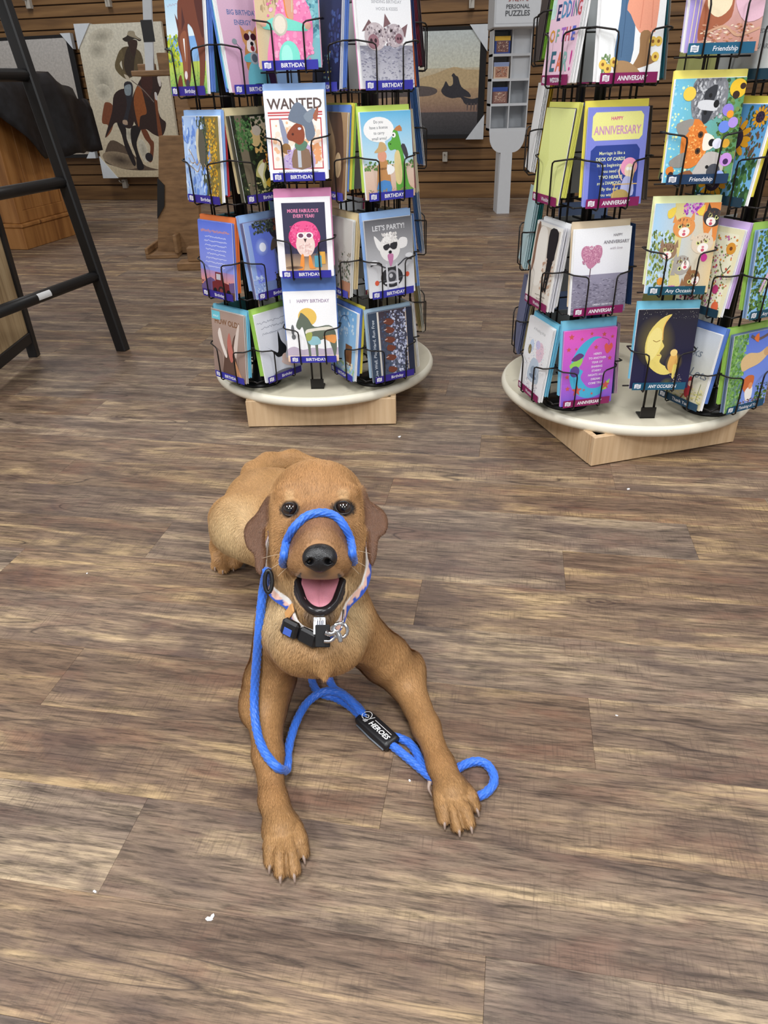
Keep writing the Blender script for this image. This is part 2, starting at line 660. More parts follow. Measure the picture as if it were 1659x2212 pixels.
def wall_canvas(name, label, px, D, ops, thick, edge_m, corners, b=WB - 0.06, lean=0.0, inset=0.0):
    """px = TL, TR, BR, BL pixels on a plane in front of the slatwall; ops drawn in pixel space"""
    P0 = E2 * b
    nrm = -E2 * math.cos(lean) + np.array([0, 0, math.sin(lean)])
    TL, TR, BR, BL = [at_plane(x, y, P0 + [0, 0, 0.2], nrm) for x, y in px]
    xa = (TR - TL + BR - BL)
    xa /= np.linalg.norm(xa)
    za = np.cross(xa, -nrm)
    za /= np.linalg.norm(za)
    za = -za if za[2] < 0 else za
    ya = np.cross(za, xa)
    o = (BL + BR) / 2
    wd = ((TR - TL) @ xa + (BR - BL) @ xa) / 2
    hg = ((TL - BL) @ za + (TR - BR) @ za) / 2
    root = thing(name, label, 'painting', o)
    root.matrix_world = frame(o, xa, ya, za)
    MB().box((-wd / 2, 0.0, 0), (wd / 2, thick, hg), 0.004).build('stretcher', edge_m, root)
    A = Art(wd, hg, 0.0002)

    def cv(x, y):
        q = at_plane(x, y, o, nrm) - o
        return (q @ xa / wd + 0.5) * 100, q @ za / hg * 100
    ops(A, cv)
    A_o = add_obj('painted_picture', A.mesh('painted_picture', CANVAS_INK), root)
    for (cx_, cz_), s in corners:
        X, Z = cx_ * wd / 2, cz_ * hg
        sg = -1 if cx_ > 0 else 1
        sz = -1 if cz_ > 0.5 else 1
        poly = [(X - sg * 0.006, Z - sz * 0.006), (X + sg * s, Z - sz * 0.006), (X - sg * 0.006, Z + sz * s * 1.25)]
        if sg * sz < 0:
            poly = poly[::-1]
        MB().prism(poly, -0.008, thick + 0.004).build('corner_protector', corner_m, root)
    return root


def horse_painting(A, cv):
    def P(pts, c, sm=4):
        A.p([cv(170 + x * 0.1628, 40 + y * 0.1628) for x, y in pts], c, sm)

    def E(x, y, rx, ry, c, rot=0, rim=None):
        u, v = cv(170 + x * 0.1628, 40 + y * 0.1628)
        A.e(u, v, rx * 0.1628 / 1.55, ry * 0.1628 / 1.55, c, rot, rim)
    bg = (206, 199, 180)
    A.g(0, 0, 100, 100, (214, 209, 192), (196, 180, 150))
    for x, y, rx, ry in ((300, 240, 150, 70), (250, 420, 110, 80), (330, 850, 120, 150), (330, 980, 90, 80), (680, 1540, 60, 90), (860, 1750, 50, 120)):
        E(x, y, rx, ry, (160, 154, 138), 10, bg)
    P([(340, 1880), (420, 1620), (620, 1700), (760, 1840), (900, 1960), (1060, 2010), (700, 2010), (480, 1960)], (92, 76, 62))
    E(560, 1880, 220, 80, (62, 50, 42), -12, (150, 132, 108))
    # tail, hind quarters, legs
    P([(360, 1110), (450, 1150), (470, 1330), (430, 1500), (350, 1580), (390, 1420), (310, 1380), (330, 1180)], (124, 70, 44))
    P([(470, 1010), (600, 930), (700, 1000), (740, 1300), (700, 1450), (600, 1440), (500, 1380), (440, 1440), (350, 1580), (440, 1250)], (48, 32, 30))
    P([(510, 1380), (620, 1440), (640, 1600), (720, 1800), (760, 1930), (720, 1940), (620, 1720), (570, 1540)], (38, 30, 30))
    P([(700, 1440), (830, 1440), (770, 1640), (800, 1800), (870, 1980), (780, 2000), (760, 1820), (700, 1640)], (34, 28, 28))
    P([(820, 1440), (900, 1480), (960, 1600), (1000, 1660), (980, 1880), (930, 1890), (950, 1700), (870, 1580)], (110, 60, 36))
    E(935, 1840, 45, 45, (40, 34, 38))
    P([(690, 1150), (780, 880), (880, 740), (1010, 730), (1100, 860), (1060, 1000), (1030, 1080), (1080, 1300), (1160, 1390), (1110, 1560), (1000, 1540), (900, 1470), (820, 1470), (740, 1380)], (52, 34, 30))
    P([(760, 930), (820, 900), (880, 1120), (900, 1260), (820, 1300), (800, 1440), (760, 1300), (730, 1100)], (146, 82, 40))
    P([(1000, 1000), (1040, 1080), (1060, 1260), (1110, 1560), (1060, 1560), (1030, 1300)], (120, 66, 38))
    P([(830, 760), (960, 740), (980, 880), (940, 1040), (860, 1000)], (66, 36, 30))
    P([(1040, 780), (1075, 770), (1095, 880), (1070, 900)], (210, 200, 190), 2)
    P([(1005, 980), (1035, 990), (1045, 1080), (1015, 1070)], (205, 200, 198), 2)
    A.l([cv(170 + x * .1628, 40 + y * .1628) for x, y in ((700, 820), (860, 950), (1000, 1110))], 1.0, (120, 105, 96))
    # rider
    P([(600, 870), (700, 850), (720, 1000), (660, 1300), (640, 1420), (580, 1390), (640, 1150)], (46, 44, 50))
    P([(610, 900), (690, 880), (690, 1010), (620, 1010)], (132, 144, 150))
    P([(585, 1350), (640, 1350), (650, 1410), (590, 1400)], (176, 150, 128), 2)
    P([(560, 410), (650, 370), (760, 400), (830, 470), (850, 640), (700, 780), (610, 770), (580, 640), (570, 560)], (92, 78, 54))
    P([(650, 380), (760, 390), (740, 560), (720, 760), (640, 740), (600, 600)], (58, 46, 36))
    P([(560, 410), (600, 520), (545, 600), (620, 730), (680, 800), (640, 810), (540, 740), (480, 640), (510, 500)], (104, 90, 62))
    P([(600, 740), (650, 760), (680, 810), (640, 815)], (196, 184, 162), 2)
    P([(655, 290), (770, 290), (770, 400), (730, 500), (690, 440), (660, 360)], (58, 40, 34))
    P([(580, 270), (640, 230), (660, 170), (730, 170), (760, 230), (830, 280), (800, 300), (740, 270), (640, 310)], (52, 44, 38))
    P([(650, 220), (665, 172), (735, 172), (760, 235), (825, 285), (750, 260)], (158, 146, 122))


def rider_painting(A, cv):
    def P(pts, c, sm=4):
        A.p([cv(860 + x * 0.13261, 40 + y * 0.13261) for x, y in pts], c, sm)

    def Y(y):
        return cv(1000, 40 + y * 0.13261)[1]
    A.g(0, Y(800), 100, 100, (196, 205, 206), (214, 214, 196))
    A.g(0, Y(1120), 100, Y(800), (208, 196, 168), (192, 168, 128))
    A.g(0, Y(1520), 100, Y(1120), (190, 160, 124), (140, 112, 100))
    A.g(0, 0, 100, Y(1520), (84, 80, 82), (46, 48, 52))
    P([(300, 1000), (600, 900), (900, 790), (1100, 830), (1400, 860), (1400, 1120), (300, 1120)], (196, 172, 132), 3)
    P([(-500, 1120), (0, 1090), (500, 1110), (640, 1180), (500, 1260), (0, 1280), (-500, 1300)], (96, 86, 84), 4)
    P([(740, 1100), (780, 1020), (830, 1100), (890, 1070), (890, 960), (870, 930), (905, 890), (940, 930), (980, 960), (1030, 1110), (1150, 1200), (1180, 1280), (1060, 1270), (1200, 1310), (1320, 1290), (1280, 1400), (1100, 1400), (1020, 1290), (880, 1300), (760, 1260), (700, 1180)], (56, 54, 60), 3)
    for x in (1120, 1180, 1230, 1280):
        P([(x, 1380), (x + 22, 1380), (x + 10, 1500), (x - 4, 1500)], (92, 80, 80), 0)


wall_canvas('canvas_painting', 'tall canvas painting of a cowboy riding a brown horse on the slatwall', [(180, 52), (372, 46), (392, 381), (228, 384)], 0, horse_painting, 0.035, canvas_m, [((-1, 1), 0.12), ((-1, 0), 0.12)], b=WB - 0.10, lean=0.03)

def framed(name, label, px, ops, corners, b, bw, lean=0.02):
    r = wall_canvas(name, label, px, 0, ops, 0.03, black_fr, corners, b=b, lean=lean)
    st = [c for c in r.children if c.name.startswith('stretcher')][0]
    st.name = 'frame'
    return r


def rider_full(A, cv):
    rider_painting(A, cv)
    for q in ((0, 96.6, 100, 100), (0, 0, 100, 4), (94.5, 0, 100, 100), (0, 0, 4, 100)):
        A.r(*q, (26, 24, 25))


framed('framed_painting', 'black framed painting of a rider silhouette at dusk beside the white puzzle display', [(800, 62), (1052, 55), (1040, 298), (812, 302)], rider_full, [((1, 1), 0.12), ((1, 0), 0.12)], WB - 0.06, 0.03)


def blank_board(A, cv):
    A.g(0, 0, 100, 100, (188, 184, 180), (170, 160, 146))
    for q in ((0, 97.4, 100, 100), (0, 0, 100, 3), (97.5, 0, 100, 100)):
        A.r(*q, (26, 25, 27))


framed('framed_board', 'large pale framed board with black edge behind the black hide', [(-260, 92), (166, 76), (206, 337), (-190, 352)], blank_board, [((1, 1), 0.075), ((1, 0), 0.075)], WB - 0.06, 0.03)

# clear price hooks on the slatwall
hook_m = mat('clear_plastic_hook', (176, 170, 160), 0.25)
for i, (x, y) in enumerate(((59, 8), (231, 4), (1019, 6), (268, 398), (961, 340))):
    p = at_plane(x, y, E2 * (WB - 0.02), E2)
    root = thing('price_hook', ['small clear hook on the slatwall above the pale board', 'small clear hook on the slatwall above the horse canvas', 'small clear hook high on the slatwall beside the puzzle header', 'small clear hook just below the horse canvas', 'small clear hook at the foot of the dusk rider painting'][i], 'hook', p, PSI, 'clear slatwall hooks')
    MB().box((-0.018, 0.0, -0.03), (0.018, 0.05, 0.035), 0.002).build('plate', hook_m, root)
    MB().tube([(0, 0, 0.02), (0, -0.05, 0.018), (0, -0.07, 0.035)], 0.004, 6).build('peg', hook_m, root)

# white cardboard puzzle display
card_w = mat('white_corrugated_card', (205, 208, 212), 0.6, 0.04)
PY = 5.05


def pz(x, y, yy=PY):
    return at_y(x, y, yy)


zs = [pz(1068, 60)[2], pz(1066, 118)[2], pz(1063, 172)[2], pz(1060, 226)[2], pz(1056, 280)[2]]
xl, xm = pz(1062, 170)[0], pz(1103, 170)[0]
cw = xm - xl
xr = xl + 2 * cw
disp = thing('puzzle_display', 'white cardboard puzzle display stand with header and curved base', 'display stand', (xl + cw, PY, 0))
ox = xl + cw
th = 0.006
d1 = 0.16
m_ = MB().box((xl - ox, 0, zs[4] - 0.01), (xl - ox + th, d1, zs[0])).box((-th / 2, 0, zs[4] - 0.01), (th / 2, d1, zs[0])).box((xr - ox - th, 0, zs[4] - 0.01), (xr - ox, d1, zs[0])).box((xl - ox, d1, zs[4] - 0.01), (xr - ox, d1 + th, zs[0]))
m_.build('cabinet', card_w, disp)
for k in range(5):
    MB().box((xl - ox, 0.001, zs[k] - 0.01), (xr - ox, d1, zs[k] + 0.004)).build('shelf', card_w, disp)
MB().box((0.008, 0.03, zs[2] + 0.004), (xr - ox - th, 0.04, zs[0] - 0.01)).build('filler_panel', card_w, disp)
hd = MB()
hx0, hx1 = pz(1068, 30, PY - 0.1)[0] - ox, xr - ox + 0.02
hd.box((hx0, -0.1, zs[0] - 0.005), (hx1, d1, zs[0] + 0.3), 0.004)
hdo = hd.build('header', card_w, disp)
A = Art(hx1 - hx0, 0.3)
A.t('» NEW «', 50, 40.7, 11, (150, 70, 66), 48, 0.15)
A.t('PERSONAL', 50, 29.5, 10.5, (78, 80, 84), 52)
A.t('PUZZLES', 50, 18, 13.5, (78, 80, 84), 54)
A.l([(3, 6), (97, 6)], 0.6, (170, 172, 176), 0)
A.l([(3, 6), (3, 99)], 0.6, (170, 172, 176), 0)
lo = add_obj('header_lettering', A.mesh('header_lettering'), hdo, loc=((hx0 + hx1) / 2, -0.1005, zs[0] - 0.005))
# curved base panel and leg
bx0, bx1 = pz(1076, 400)[0] - ox, xr - ox - (pz(1076, 400)[0] - xl) - 0.0
pts = [(xl - ox, zs[4] - 0.01)]
zb_ = pz(1078, 330)[2]
for i in range(13):
    a = math.pi / 2 * i / 12
    pts.append((bx0 + 0.005 - (bx0 - (xl - ox)) * math.cos(a), zs[4] - 0.04 - (zs[4] - 0.04 - zb_) * math.sin(a)))
pts += [(bx0, 0.0), (-bx0, 0.0)]
pts += [(-q[0], q[1]) for q in pts[1:14][::-1]] + [(-(xl - ox), zs[4] - 0.01)]
MB().prism(pts, 0.0, 0.02).build('curved_base', card_w, disp)
MB().box((bx0, 0.02, 0), (-bx0, d1, zs[4] - 0.012)).build('leg', card_w, disp)
for k, (a_, c1, c2, nm) in enumerate((((232, 186, 60), (48, 74, 150), (128, 88, 84), 'yellow and blue boxed puzzle on the top shelf of the display'), ((150, 165, 205), (224, 196, 170), (186, 130, 104), 'pale boxed puzzle on the second shelf of the display'), ((60, 86, 160), (120, 84, 78), (150, 110, 100), 'blue topped boxed puzzle on the third shelf of the display'))):
    zc = zs[k + 1] + 0.004
    hgt = (zs[k] - zs[k + 1]) * 0.66
    b_ = thing('puzzle_box', nm, 'puzzle', (xl + cw / 2, PY + 0.012, zc), 0, 'boxed puzzles on the display shelves')
    MB().box((-cw * 0.40, 0, 0), (cw * 0.40, 0.1, hgt), 0.002).build('carton', mat('puzzle_carton%d' % k, c1, 0.4), b_)
    A = Art(cw * 0.8, hgt)
    A.draw([('r', 0, 0, 100, 100, c1), ('r', 0, 74, 100, 100, a_), ('r', 12, 8, 90, 72, c2), ('s', 26, 16, 12, 86, 68, 6, [c2, (200, 160, 140), (96, 60, 60), (220, 200, 180)], k)])
    add_obj('printed_picture', A.mesh('printed_picture'), b_, loc=(0, -0.0003, 0))

# wooden floor easel with a white board on its ledge
eas_m = NT('birch_plywood_brown')
nz = eas_m.n('TexNoise', {'Vector': eas_m.n('Mapping', {'Vector': eas_m.n('TexCoord').outputs['Object'], 'Scale': (6, 6, 30)}).outputs[0], 'Scale': 2.0, 'Detail': 5.0})
eas_m = eas_m.out(eas_m.ramp(nz.outputs[0], [(0.3, lin((112, 82, 52))), (0.7, lin((150, 114, 76)))]), 0.6)
EY = 3.98
ez = thing('wooden_easel', 'brown wooden floor easel with ledge and lipped foot board', 'easel', at_z(350, 555))
EO = at_z(350, 555)


def ep(x, y, yy=EY):
    q = at_y(x, y, yy) - EO
    return (q[0], q[2])


MB().prism([ep(341, 546), ep(432, 546), ep(424, 294), ep(343, 294)], EY - EO[1], EY - EO[1] + 0.06).build('mast', eas_m, ez)
MB().prism([ep(341, 472), ep(356, 445), ep(356, 400), ep(341, 384)], EY - EO[1] - 0.012, EY - EO[1] - 0.002).build('shaded_brace', black_fr, ez)  # wedge lying in shadow; its shade is put into the black colour
f0, f1 = at_z(316, 560), at_z(376, 566)
MB().box((f0[0] - EO[0], -0.05, 0.0), (f1[0] - EO[0], 0.28, 0.022), 0.003).build('foot_board', eas_m, ez)
MB().box((f0[0] - EO[0], -0.05, 0.022), (f0[0] - EO[0] + 0.016, 0.28, 0.055), 0.003).build('lip', eas_m, ez)
MB().box((f1[0] - EO[0] - 0.012, -0.05, 0.022), (f1[0] - EO[0] + 0.006, 0.28, 0.115), 0.003).build('lip', eas_m, ez)
q0, q1 = ep(282, 153, EY - 0.06), ep(352, 163, EY - 0.06)
MB().box((q0[0], EY - EO[1] - 0.06, q1[1]), (q1[0] + 0.06, EY - EO[1] + 0.10, q0[1]), 0.003).build('ledge', eas_m, ez)
MB().box((q1[0] - 0.03, EY - EO[1], q1[1]), (q1[0] + 0.02, EY - EO[1] + 0.05, q0[1] + 0.07), 0.003).build('ledge_post', eas_m, ez)
MB().box((q0[0], EY - EO[1] + 0.065, q0[1] - 0.01), (q0[0] + 0.085, EY - EO[1] + 0.09, q0[1] + 0.03), 0.003).build('canvas_clamp', eas_m, ez)
MB().prism([(q1[0] + 0.01, q1[1]), (q1[0] + 0.05, q1[1]), ep(420, 296), ep(382, 296)], EY - EO[1] + 0.061, EY - EO[1] + 0.085).build('mast_upper', eas_m, ez)
w0, w1 = at_y(313, 147, EY), at_y(331, 147, EY)
wb = thing('white_board', 'narrow white board with a black square resting on the wooden easel ledge', 'board', (w0[0] / 2 + w1[0] / 2, EY, EO[2] + q0[1] + 0.0005))
ww = w1[0] - w0[0]
MB().prism([(-ww / 2, 0), (ww / 2, 0), (ww / 2 + 0.075, 0.5), (-ww / 2 + 0.075, 0.5)], 0, 0.02).build('panel', corner_m, wb)
bq = at_y(322, 91, EY)[2] - (EO[2] + q0[1])
MB().box((-ww * 0.1, -0.002, bq), (ww / 2 + 0.03, -0.0002, bq + 0.085), 0.0003).build('black_square', black_fr, wb)
p2 = at_z(384, 585)
wf = thing('wooden_stand_foot', 'pale wooden block foot beside the card rack base', 'stand', p2)
MB().box((0, 0, 0), (0.22, 0.10, 0.035), 0.003).build('foot_board', eas_m, wf)
MB().box((0.05, 0.03, 0.035), (0.2, 0.08, 0.10), 0.003).build('block', eas_m, wf)

# black ladder
FT = at_z(266, 756)
dv = ray(1349, 195)
dv[2] = 0
dv /= np.linalg.norm(dv)
tp = at_plane(62.5, 165, FT, dv)
up = (tp - FT) / np.linalg.norm(tp - FT)
nn = np.cross(up, dv)
lad = thing('ladder', 'black wooden ladder with round rungs and a white sticker', 'ladder', FT)
Lm = frame((0, 0, 0), dv, nn, up)
for s in (0, -0.68):
    o_ = dv * s
    MB().box((-0.016, -0.019, -0.004), (0.016, 0.019, 1.75), 0.004, M=frame(o_, dv, nn, up)).build('rail', black_fr, lad)
rz = [((at_plane(x, y, FT, dv) - FT) @ up) for x, y in ((207, 595), (131, 394), (62, 162))]
rz += [rz[2] + (rz[2] - rz[0]) / 2, rz[2] + (rz[2] - rz[0])]
for k, z_ in enumerate(rz):
    a_ = up * z_
    rg = MB().tube([a_ - dv * 0.68, a_], 0.0165, 16).build('rung', black_fr, lad)
    if k == 0:
        A = Art(0.05, 0.02)
        A.r(0, 0, 100, 100, (222, 222, 222))
        for j in range(3):
            A.l([(8, 25 + j * 25), (30 + 25 * (j % 2), 25 + j * 25), (92 - 12 * j, 25 + j * 25)], 2, (120, 120, 122), 0)
        sp = at_plane(85, 632, FT + a_, nn) - FT
        tt = ((sp - a_) @ dv)
        c_ = a_ + dv * tt
        vw = np.array(C0 - (FT + c_))
        vw -= dv * (vw @ dv)
        vw /= np.linalg.norm(vw)
        st = MB()
        zz = np.cross(dv, -vw)
        for i in range(6):
            pass
        V_, F_ = [], []
        for i in range(7):
            an = (i / 6 - 0.5) * 1.15
            rr = vw * math.cos(an) + zz * math.sin(an)
            for x_ in (-0.028, 0.028):
                V_.append(c_ + dv * x_ + rr * 0.0171)
        F_ = [(2 * i, 2 * i + 1, 2 * i + 3, 2 * i + 2) for i in range(6)]
        add_obj('sticker', new_mesh('sticker', V_, F_, mat('white_sticker', (224, 224, 224), 0.5)), rg)

# black framed cabinet with a pale wood side
wood_l = NT('pale_ash_veneer')
nz = wood_l.n('TexNoise', {'Vector': wood_l.n('Mapping', {'Vector': wood_l.n('TexCoord').outputs['Object'], 'Scale': (5, 14, 1.2)}).outputs[0], 'Scale': 3.0, 'Detail': 6.0, 'Distortion': 0.6})
wood_l = wood_l.out(wood_l.ramp(nz.outputs[0], [(0.3, lin((148, 122, 88))), (0.55, lin((184, 158, 120))), (0.75, lin((196, 172, 134)))]), 0.55)
PC = at_z(88, 766)
dk = ray(737, 205)
dk[2] = 0
dk /= np.linalg.norm(dk)
cb = thing('black_framed_cabinet', 'pale wood sided cabinet with a black frame in front of the ladder', 'cabinet', PC, math.atan2(-dk[0], dk[1]))
HB, DB, WBX = 0.78, 0.42, 0.42
for (x, y) in ((-0.03, 0.0), (-0.03, -DB), (-WBX, 0.0), (-WBX, -DB)):
    MB().box((x, y - 0.03, 0), (x + 0.03, y, HB), 0.002).build('post', black_fr, cb)
for z_ in (0.05, HB - 0.03):
    MB().box((-0.028, -DB, z_), (-0.002, -0.03, z_ + 0.035), 0.002).build('rail', black_fr, cb)
    MB().box((-WBX + 0.03, -0.028, z_), (-0.03, -0.002, z_ + 0.035), 0.002).build('rail', black_fr, cb)
MB().box((-0.02, -DB, 0.085), (-0.008, -0.03, HB - 0.03)).build('side_panel', wood_l, cb)
MB().box((-WBX + 0.03, -0.02, 0.085), (-0.03, -0.008, HB - 0.03)).build('back_panel', wood_l, cb)
MB().box((-WBX, -DB - 0.03, HB), (0, 0, HB + 0.02), 0.003).build('top', wood_l, cb)

# knotty pine counter
pine = NT('knotty_pine_varnished')
tcx = pine.n('TexCoord').outputs['Object']
nz = pine.n('TexNoise', {'Vector': pine.n('Mapping', {'Vector': tcx, 'Scale': (14, 14, 1.0)}).outputs[0], 'Scale': 1.6, 'Detail': 5.0, 'Distortion': 0.3})
vd = pine.n('TexVoronoi', {'Vector': pine.n('Mapping', {'Vector': tcx, 'Scale': (9, 9, 4)}).outputs[0], 'Scale': 1.0})
cc = pine.ramp(nz.outputs[0], [(0.3, lin((124, 78, 38))), (0.5, lin((156, 106, 56))), (0.72, lin((172, 122, 70)))])
cc = pine.mix(pine.ramp(vd.outputs['Distance'], [(0.05, 0.8), (0.1, 0.0)]), cc, lin((84, 46, 22)))
pine = pine.out(cc, 0.4)
KA, KB, KC = at_z(36, 541), at_z(60, 540), at_z(168, 506)
kd = (KC - KB) / np.linalg.norm(KC - KB)
kn = np.array([kd[1], -kd[0], 0])
ko = KB
ct = thing('pine_counter', 'knotty pine counter with panelled side and plinth under the black hide', 'counter', ko)
# local frame: kd = back along the right face, kn = outwards (right/front)
Kf = frame((0, 0, 0), kd, -kn, (0, 0, 1))
LB = np.linalg.norm(KC - KB)
HC = 0.83


def kbox(nm, lo, hi, bev=0.003, m=None):
    return MB().box(lo, hi, bev, M=Kf).build(nm, m or pine, ct)


kbox('plinth', (0.0, 0.0, 0.0), (LB, 0.72, 0.115))
kbox('plinth_moulding', (-0.006, -0.008, 0.115), (LB + 0.006, 0.72, 0.138), 0.006)
kbox('carcass', (0.02, 0.025, 0.138), (LB - 0.02, 0.7, HC))
kbox('corner_post', (0.005, 0.008, 0.138), (0.06, 0.06, HC))
kbox('corner_post', (LB - 0.06, 0.008, 0.138), (LB - 0.005, 0.06, HC))
kbox('rail', (0.06, 0.012, 0.138), (LB - 0.06, 0.03, 0.20))
kbox('rail', (0.06, 0.012, HC - 0.07), (LB - 0.06, 0.03, HC))
nb = 4
for i in range(nb):
    x0 = 0.062 + (LB - 0.124) * i / nb
    kbox('panel_board', (x0 + 0.001, 0.017, 0.2), (x0 + (LB - 0.124) / nb - 0.001, 0.027, HC - 0.07), 0.002)
kbox('counter_top', (-0.03, -0.03, HC), (LB + 0.03, 0.74, HC + 0.03), 0.006)

# black hide thrown over the counter
t = NT('black_cowhide')
nz = t.n('TexNoise', {'Vector': t.n('TexCoord').outputs['Object'], 'Scale': 22.0, 'Detail': 6.0})
t.out(t.ramp(nz.outputs[0], [(0.3, lin((12, 12, 15))), (0.7, lin((30, 31, 36)))]), 0.5)
t.bump(nz.outputs[0], 0.4, 0.004)
hide_m = t.m
ZT = HC + 0.034
rows = []
edge = [(-0.30, 0.46), (0.0, 0.44), (0.06, 0.62), (0.30, 0.74), (0.52, 0.60)]
U = np.linspace(-0.34, LB + 0.42, 26)
Vv = np.linspace(0, 1, 22)
drop = np.interp(U, [-0.34, -0.05, 0.1, 0.25, LB + 0.0, LB + 0.42], [0.16, 0.17, 0.30, 0.42, 0.42, 0.30])
HV = []
for i, u in enumerate(U):
    for v in Vv:
        s = v * (0.66 + drop[i])
        ovx = min(max(u, -0.03), LB + 0.03)
        out_x = u - ovx
        if s < 0.66:
            y_, z_ = 0.66 - s - 0.02, ZT
        else:
            k = s - 0.66
            y_ = -0.036 - 0.02 * min(1, k / 0.05) - 0.025 * math.sin(u * 14) * min(1, k / 0.2) - 0.06 * k
            z_ = ZT - k
        if abs(out_x) > 0:
            z_ -= abs(out_x) * (1.0 if out_x < 0 else 0.62) * (1 if s < 0.66 else 0.5)
            u_ = ovx + out_x * (0.55 if out_x < 0 else 0.80)
        else:
            u_ = u
        HV.append(kd * u_ - kn * y_ + np.array([0, 0, z_ + 0.004 * math.sin(u * 31 + v * 17)]))
HF = [(i * 22 + j, (i + 1) * 22 + j, (i + 1) * 22 + j + 1, i * 22 + j + 1) for i in range(25) for j in range(21)]
hide = add_obj('cowhide', new_mesh('cowhide', HV, HF, hide_m, smooth=True), loc=ko)
sm = hide.modifiers.new('thickness', 'SOLIDIFY')
sm.thickness = 0.006
tag(hide, 'black hide draped over the pine counter', 'hide')
# ------------------------------------------------------------------ greeting card pictures (percent coordinates, y up)
W_, K_ = (250, 250, 250), (24, 24, 26)


def lines(x, y0, n, dy, c, ws, size=3.2, txt=None):
    """rows of short handwriting-like strokes"""
    o = []
    for i in range(n):
        w_ = ws[i % len(ws)]
        o.append(('t', txt[i], x, y0 - i * dy, size, c, w_) if txt else ('hw', x, y0 - i * dy, w_, c, 1.0, i))
    return o


def dabs_star(x, y, r, c):
    return ('p', [(x + r * (1 if k % 2 == 0 else 0.42) * math.sin(k * math.pi / 5), y + 0.74 * r * (1 if k % 2 == 0 else 0.42) * math.cos(k * math.pi / 5)) for k in range(10)], c)


GR = [(70, 104, 44), (96, 130, 60), (52, 80, 40), (120, 150, 80)]
ART = {}
# --- left rack, left spinner
ART['LA0'] = [('g', 0, 60, 100, 100, (176, 214, 238), (222, 238, 246)), ('hw', 45, 93, 80, (176, 160, 184), 1.6), ('g', 0, 30, 100, 60, (120, 170, 226), (150, 190, 235)), ('g', 0, 0, 100, 34, (196, 214, 92), (112, 172, 96)),
              ('s', 26, 0, 30, 30, 62, 7, [(176, 196, 40), (150, 180, 44), (90, 130, 110), (200, 210, 60)], 3), ('s', 40, 0, 2, 100, 24, 3, [(150, 190, 70), (120, 170, 110), (210, 214, 90), (96, 160, 120)], 4, 0.4),
              ('p', [(42, 102), (100, 102), (100, 40), (88, 2), (80, 2), (84, 36), (74, 62), (66, 70), (58, 70), (62, 40), (56, 14), (46, 8), (40, 14), (38, 36), (30, 52), (32, 66)], (118, 66, 50), 4),
              ('p', [(32, 66), (26, 84), (36, 74)], (104, 56, 46)), ('p', [(42, 66), (46, 90), (52, 74)], (84, 48, 44)), ('p', [(36, 60), (54, 64), (52, 30), (47, 14), (42, 20), (38, 40)], (146, 88, 62), 4), ('p', [(44, 58), (48, 58), (47, 34)], W_),
              ('e', 46, 20, 4, 6, (226, 214, 214)), ('e', 49, 11, 5, 6, (74, 62, 72)), ('p', [(18, 2), (24, 16), (32, 20), (34, 2)], (122, 62, 44), 3), ('p', [(78, 104), (100, 104), (100, 60), (90, 64)], (88, 48, 42), 3)]
ART['LA1'] = [('gh', 0, 0, 100, 100, (178, 204, 240), (96, 132, 206)), ('p', [(40, 100), (70, 100), (74, 70), (66, 50), (70, 20), (64, 0), (48, 0), (52, 20), (46, 36), (58, 52), (46, 76)], (78, 84, 66), 4), ('p', [(64, 100), (100, 100), (100, 0), (76, 0), (70, 30), (76, 60)], (132, 116, 62), 4),
              ('s', 60, 66, 4, 92, 98, 5, [(214, 164, 44), (226, 184, 70), (180, 130, 40), (110, 96, 60)], 5), ('s', 30, 0, 0, 60, 100, 6, [(150, 180, 234), (200, 220, 246), (104, 140, 214)], 6, 2.2), ('s', 20, 44, 60, 66, 98, 4, [(64, 72, 54), (92, 100, 70)], 8),
              ('p', [(40, 84), (50, 86), (60, 78), (62, 56), (58, 46), (52, 38), (46, 46), (38, 50), (36, 70)], (92, 88, 76), 4), ('p', [(40, 84), (46, 85), (42, 66), (44, 48), (38, 50), (36, 70)], (206, 196, 168), 4),
              ('l', [(44, 50), (34, 44), (24, 54), (14, 62)], 1.6, (170, 140, 104)), ('l', [(30, 47), (20, 46), (12, 52)], 1.2, (170, 140, 104)), ('l', [(46, 46), (36, 36), (24, 40), (10, 44)], 1.4, (176, 150, 116)), ('l', [(56, 46), (66, 38), (74, 40)], 1.3, (190, 160, 120))]
ART['LA2'] = [('g', 0, 35, 100, 100, (96, 120, 222), (140, 150, 226)), ('g', 0, 14, 100, 35, (170, 140, 190), (238, 150, 96)), ('r', 0, 0, 100, 15, (104, 76, 66)), ('hw', 50, 87.5, 84, (222, 150, 100), 2.2), ('hw', 50, 87, 84, (214, 140, 92), 2.0, 4)] + \
             [('hw', 50, 80 - i * 5.6, (62, 66, 64, 60, 54, 60, 66, 50)[i], (226, 230, 248), 1.3, i) for i in range(8)] + \
             [('s', 20, 0, 12, 100, 22, 5, [(86, 64, 96), (230, 160, 90), (120, 80, 70)], 9, 0.5), ('p', [(0, 12), (30, 26), (60, 16), (100, 24), (100, 10), (0, 8)], (104, 84, 130), 3), ('p', [(34, 8), (34, 20), (44, 22), (44, 34), (62, 34), (64, 22), (84, 20), (86, 8)], (112, 40, 44)), ('r', 47, 24, 60, 32, (190, 186, 196)), ('e', 42, 8, 6, 6, K_), ('e', 60, 9, 9, 9, (44, 34, 36)), ('e', 60, 9, 5, 5, (128, 60, 56)), ('e', 82, 8, 6, 6, K_)]
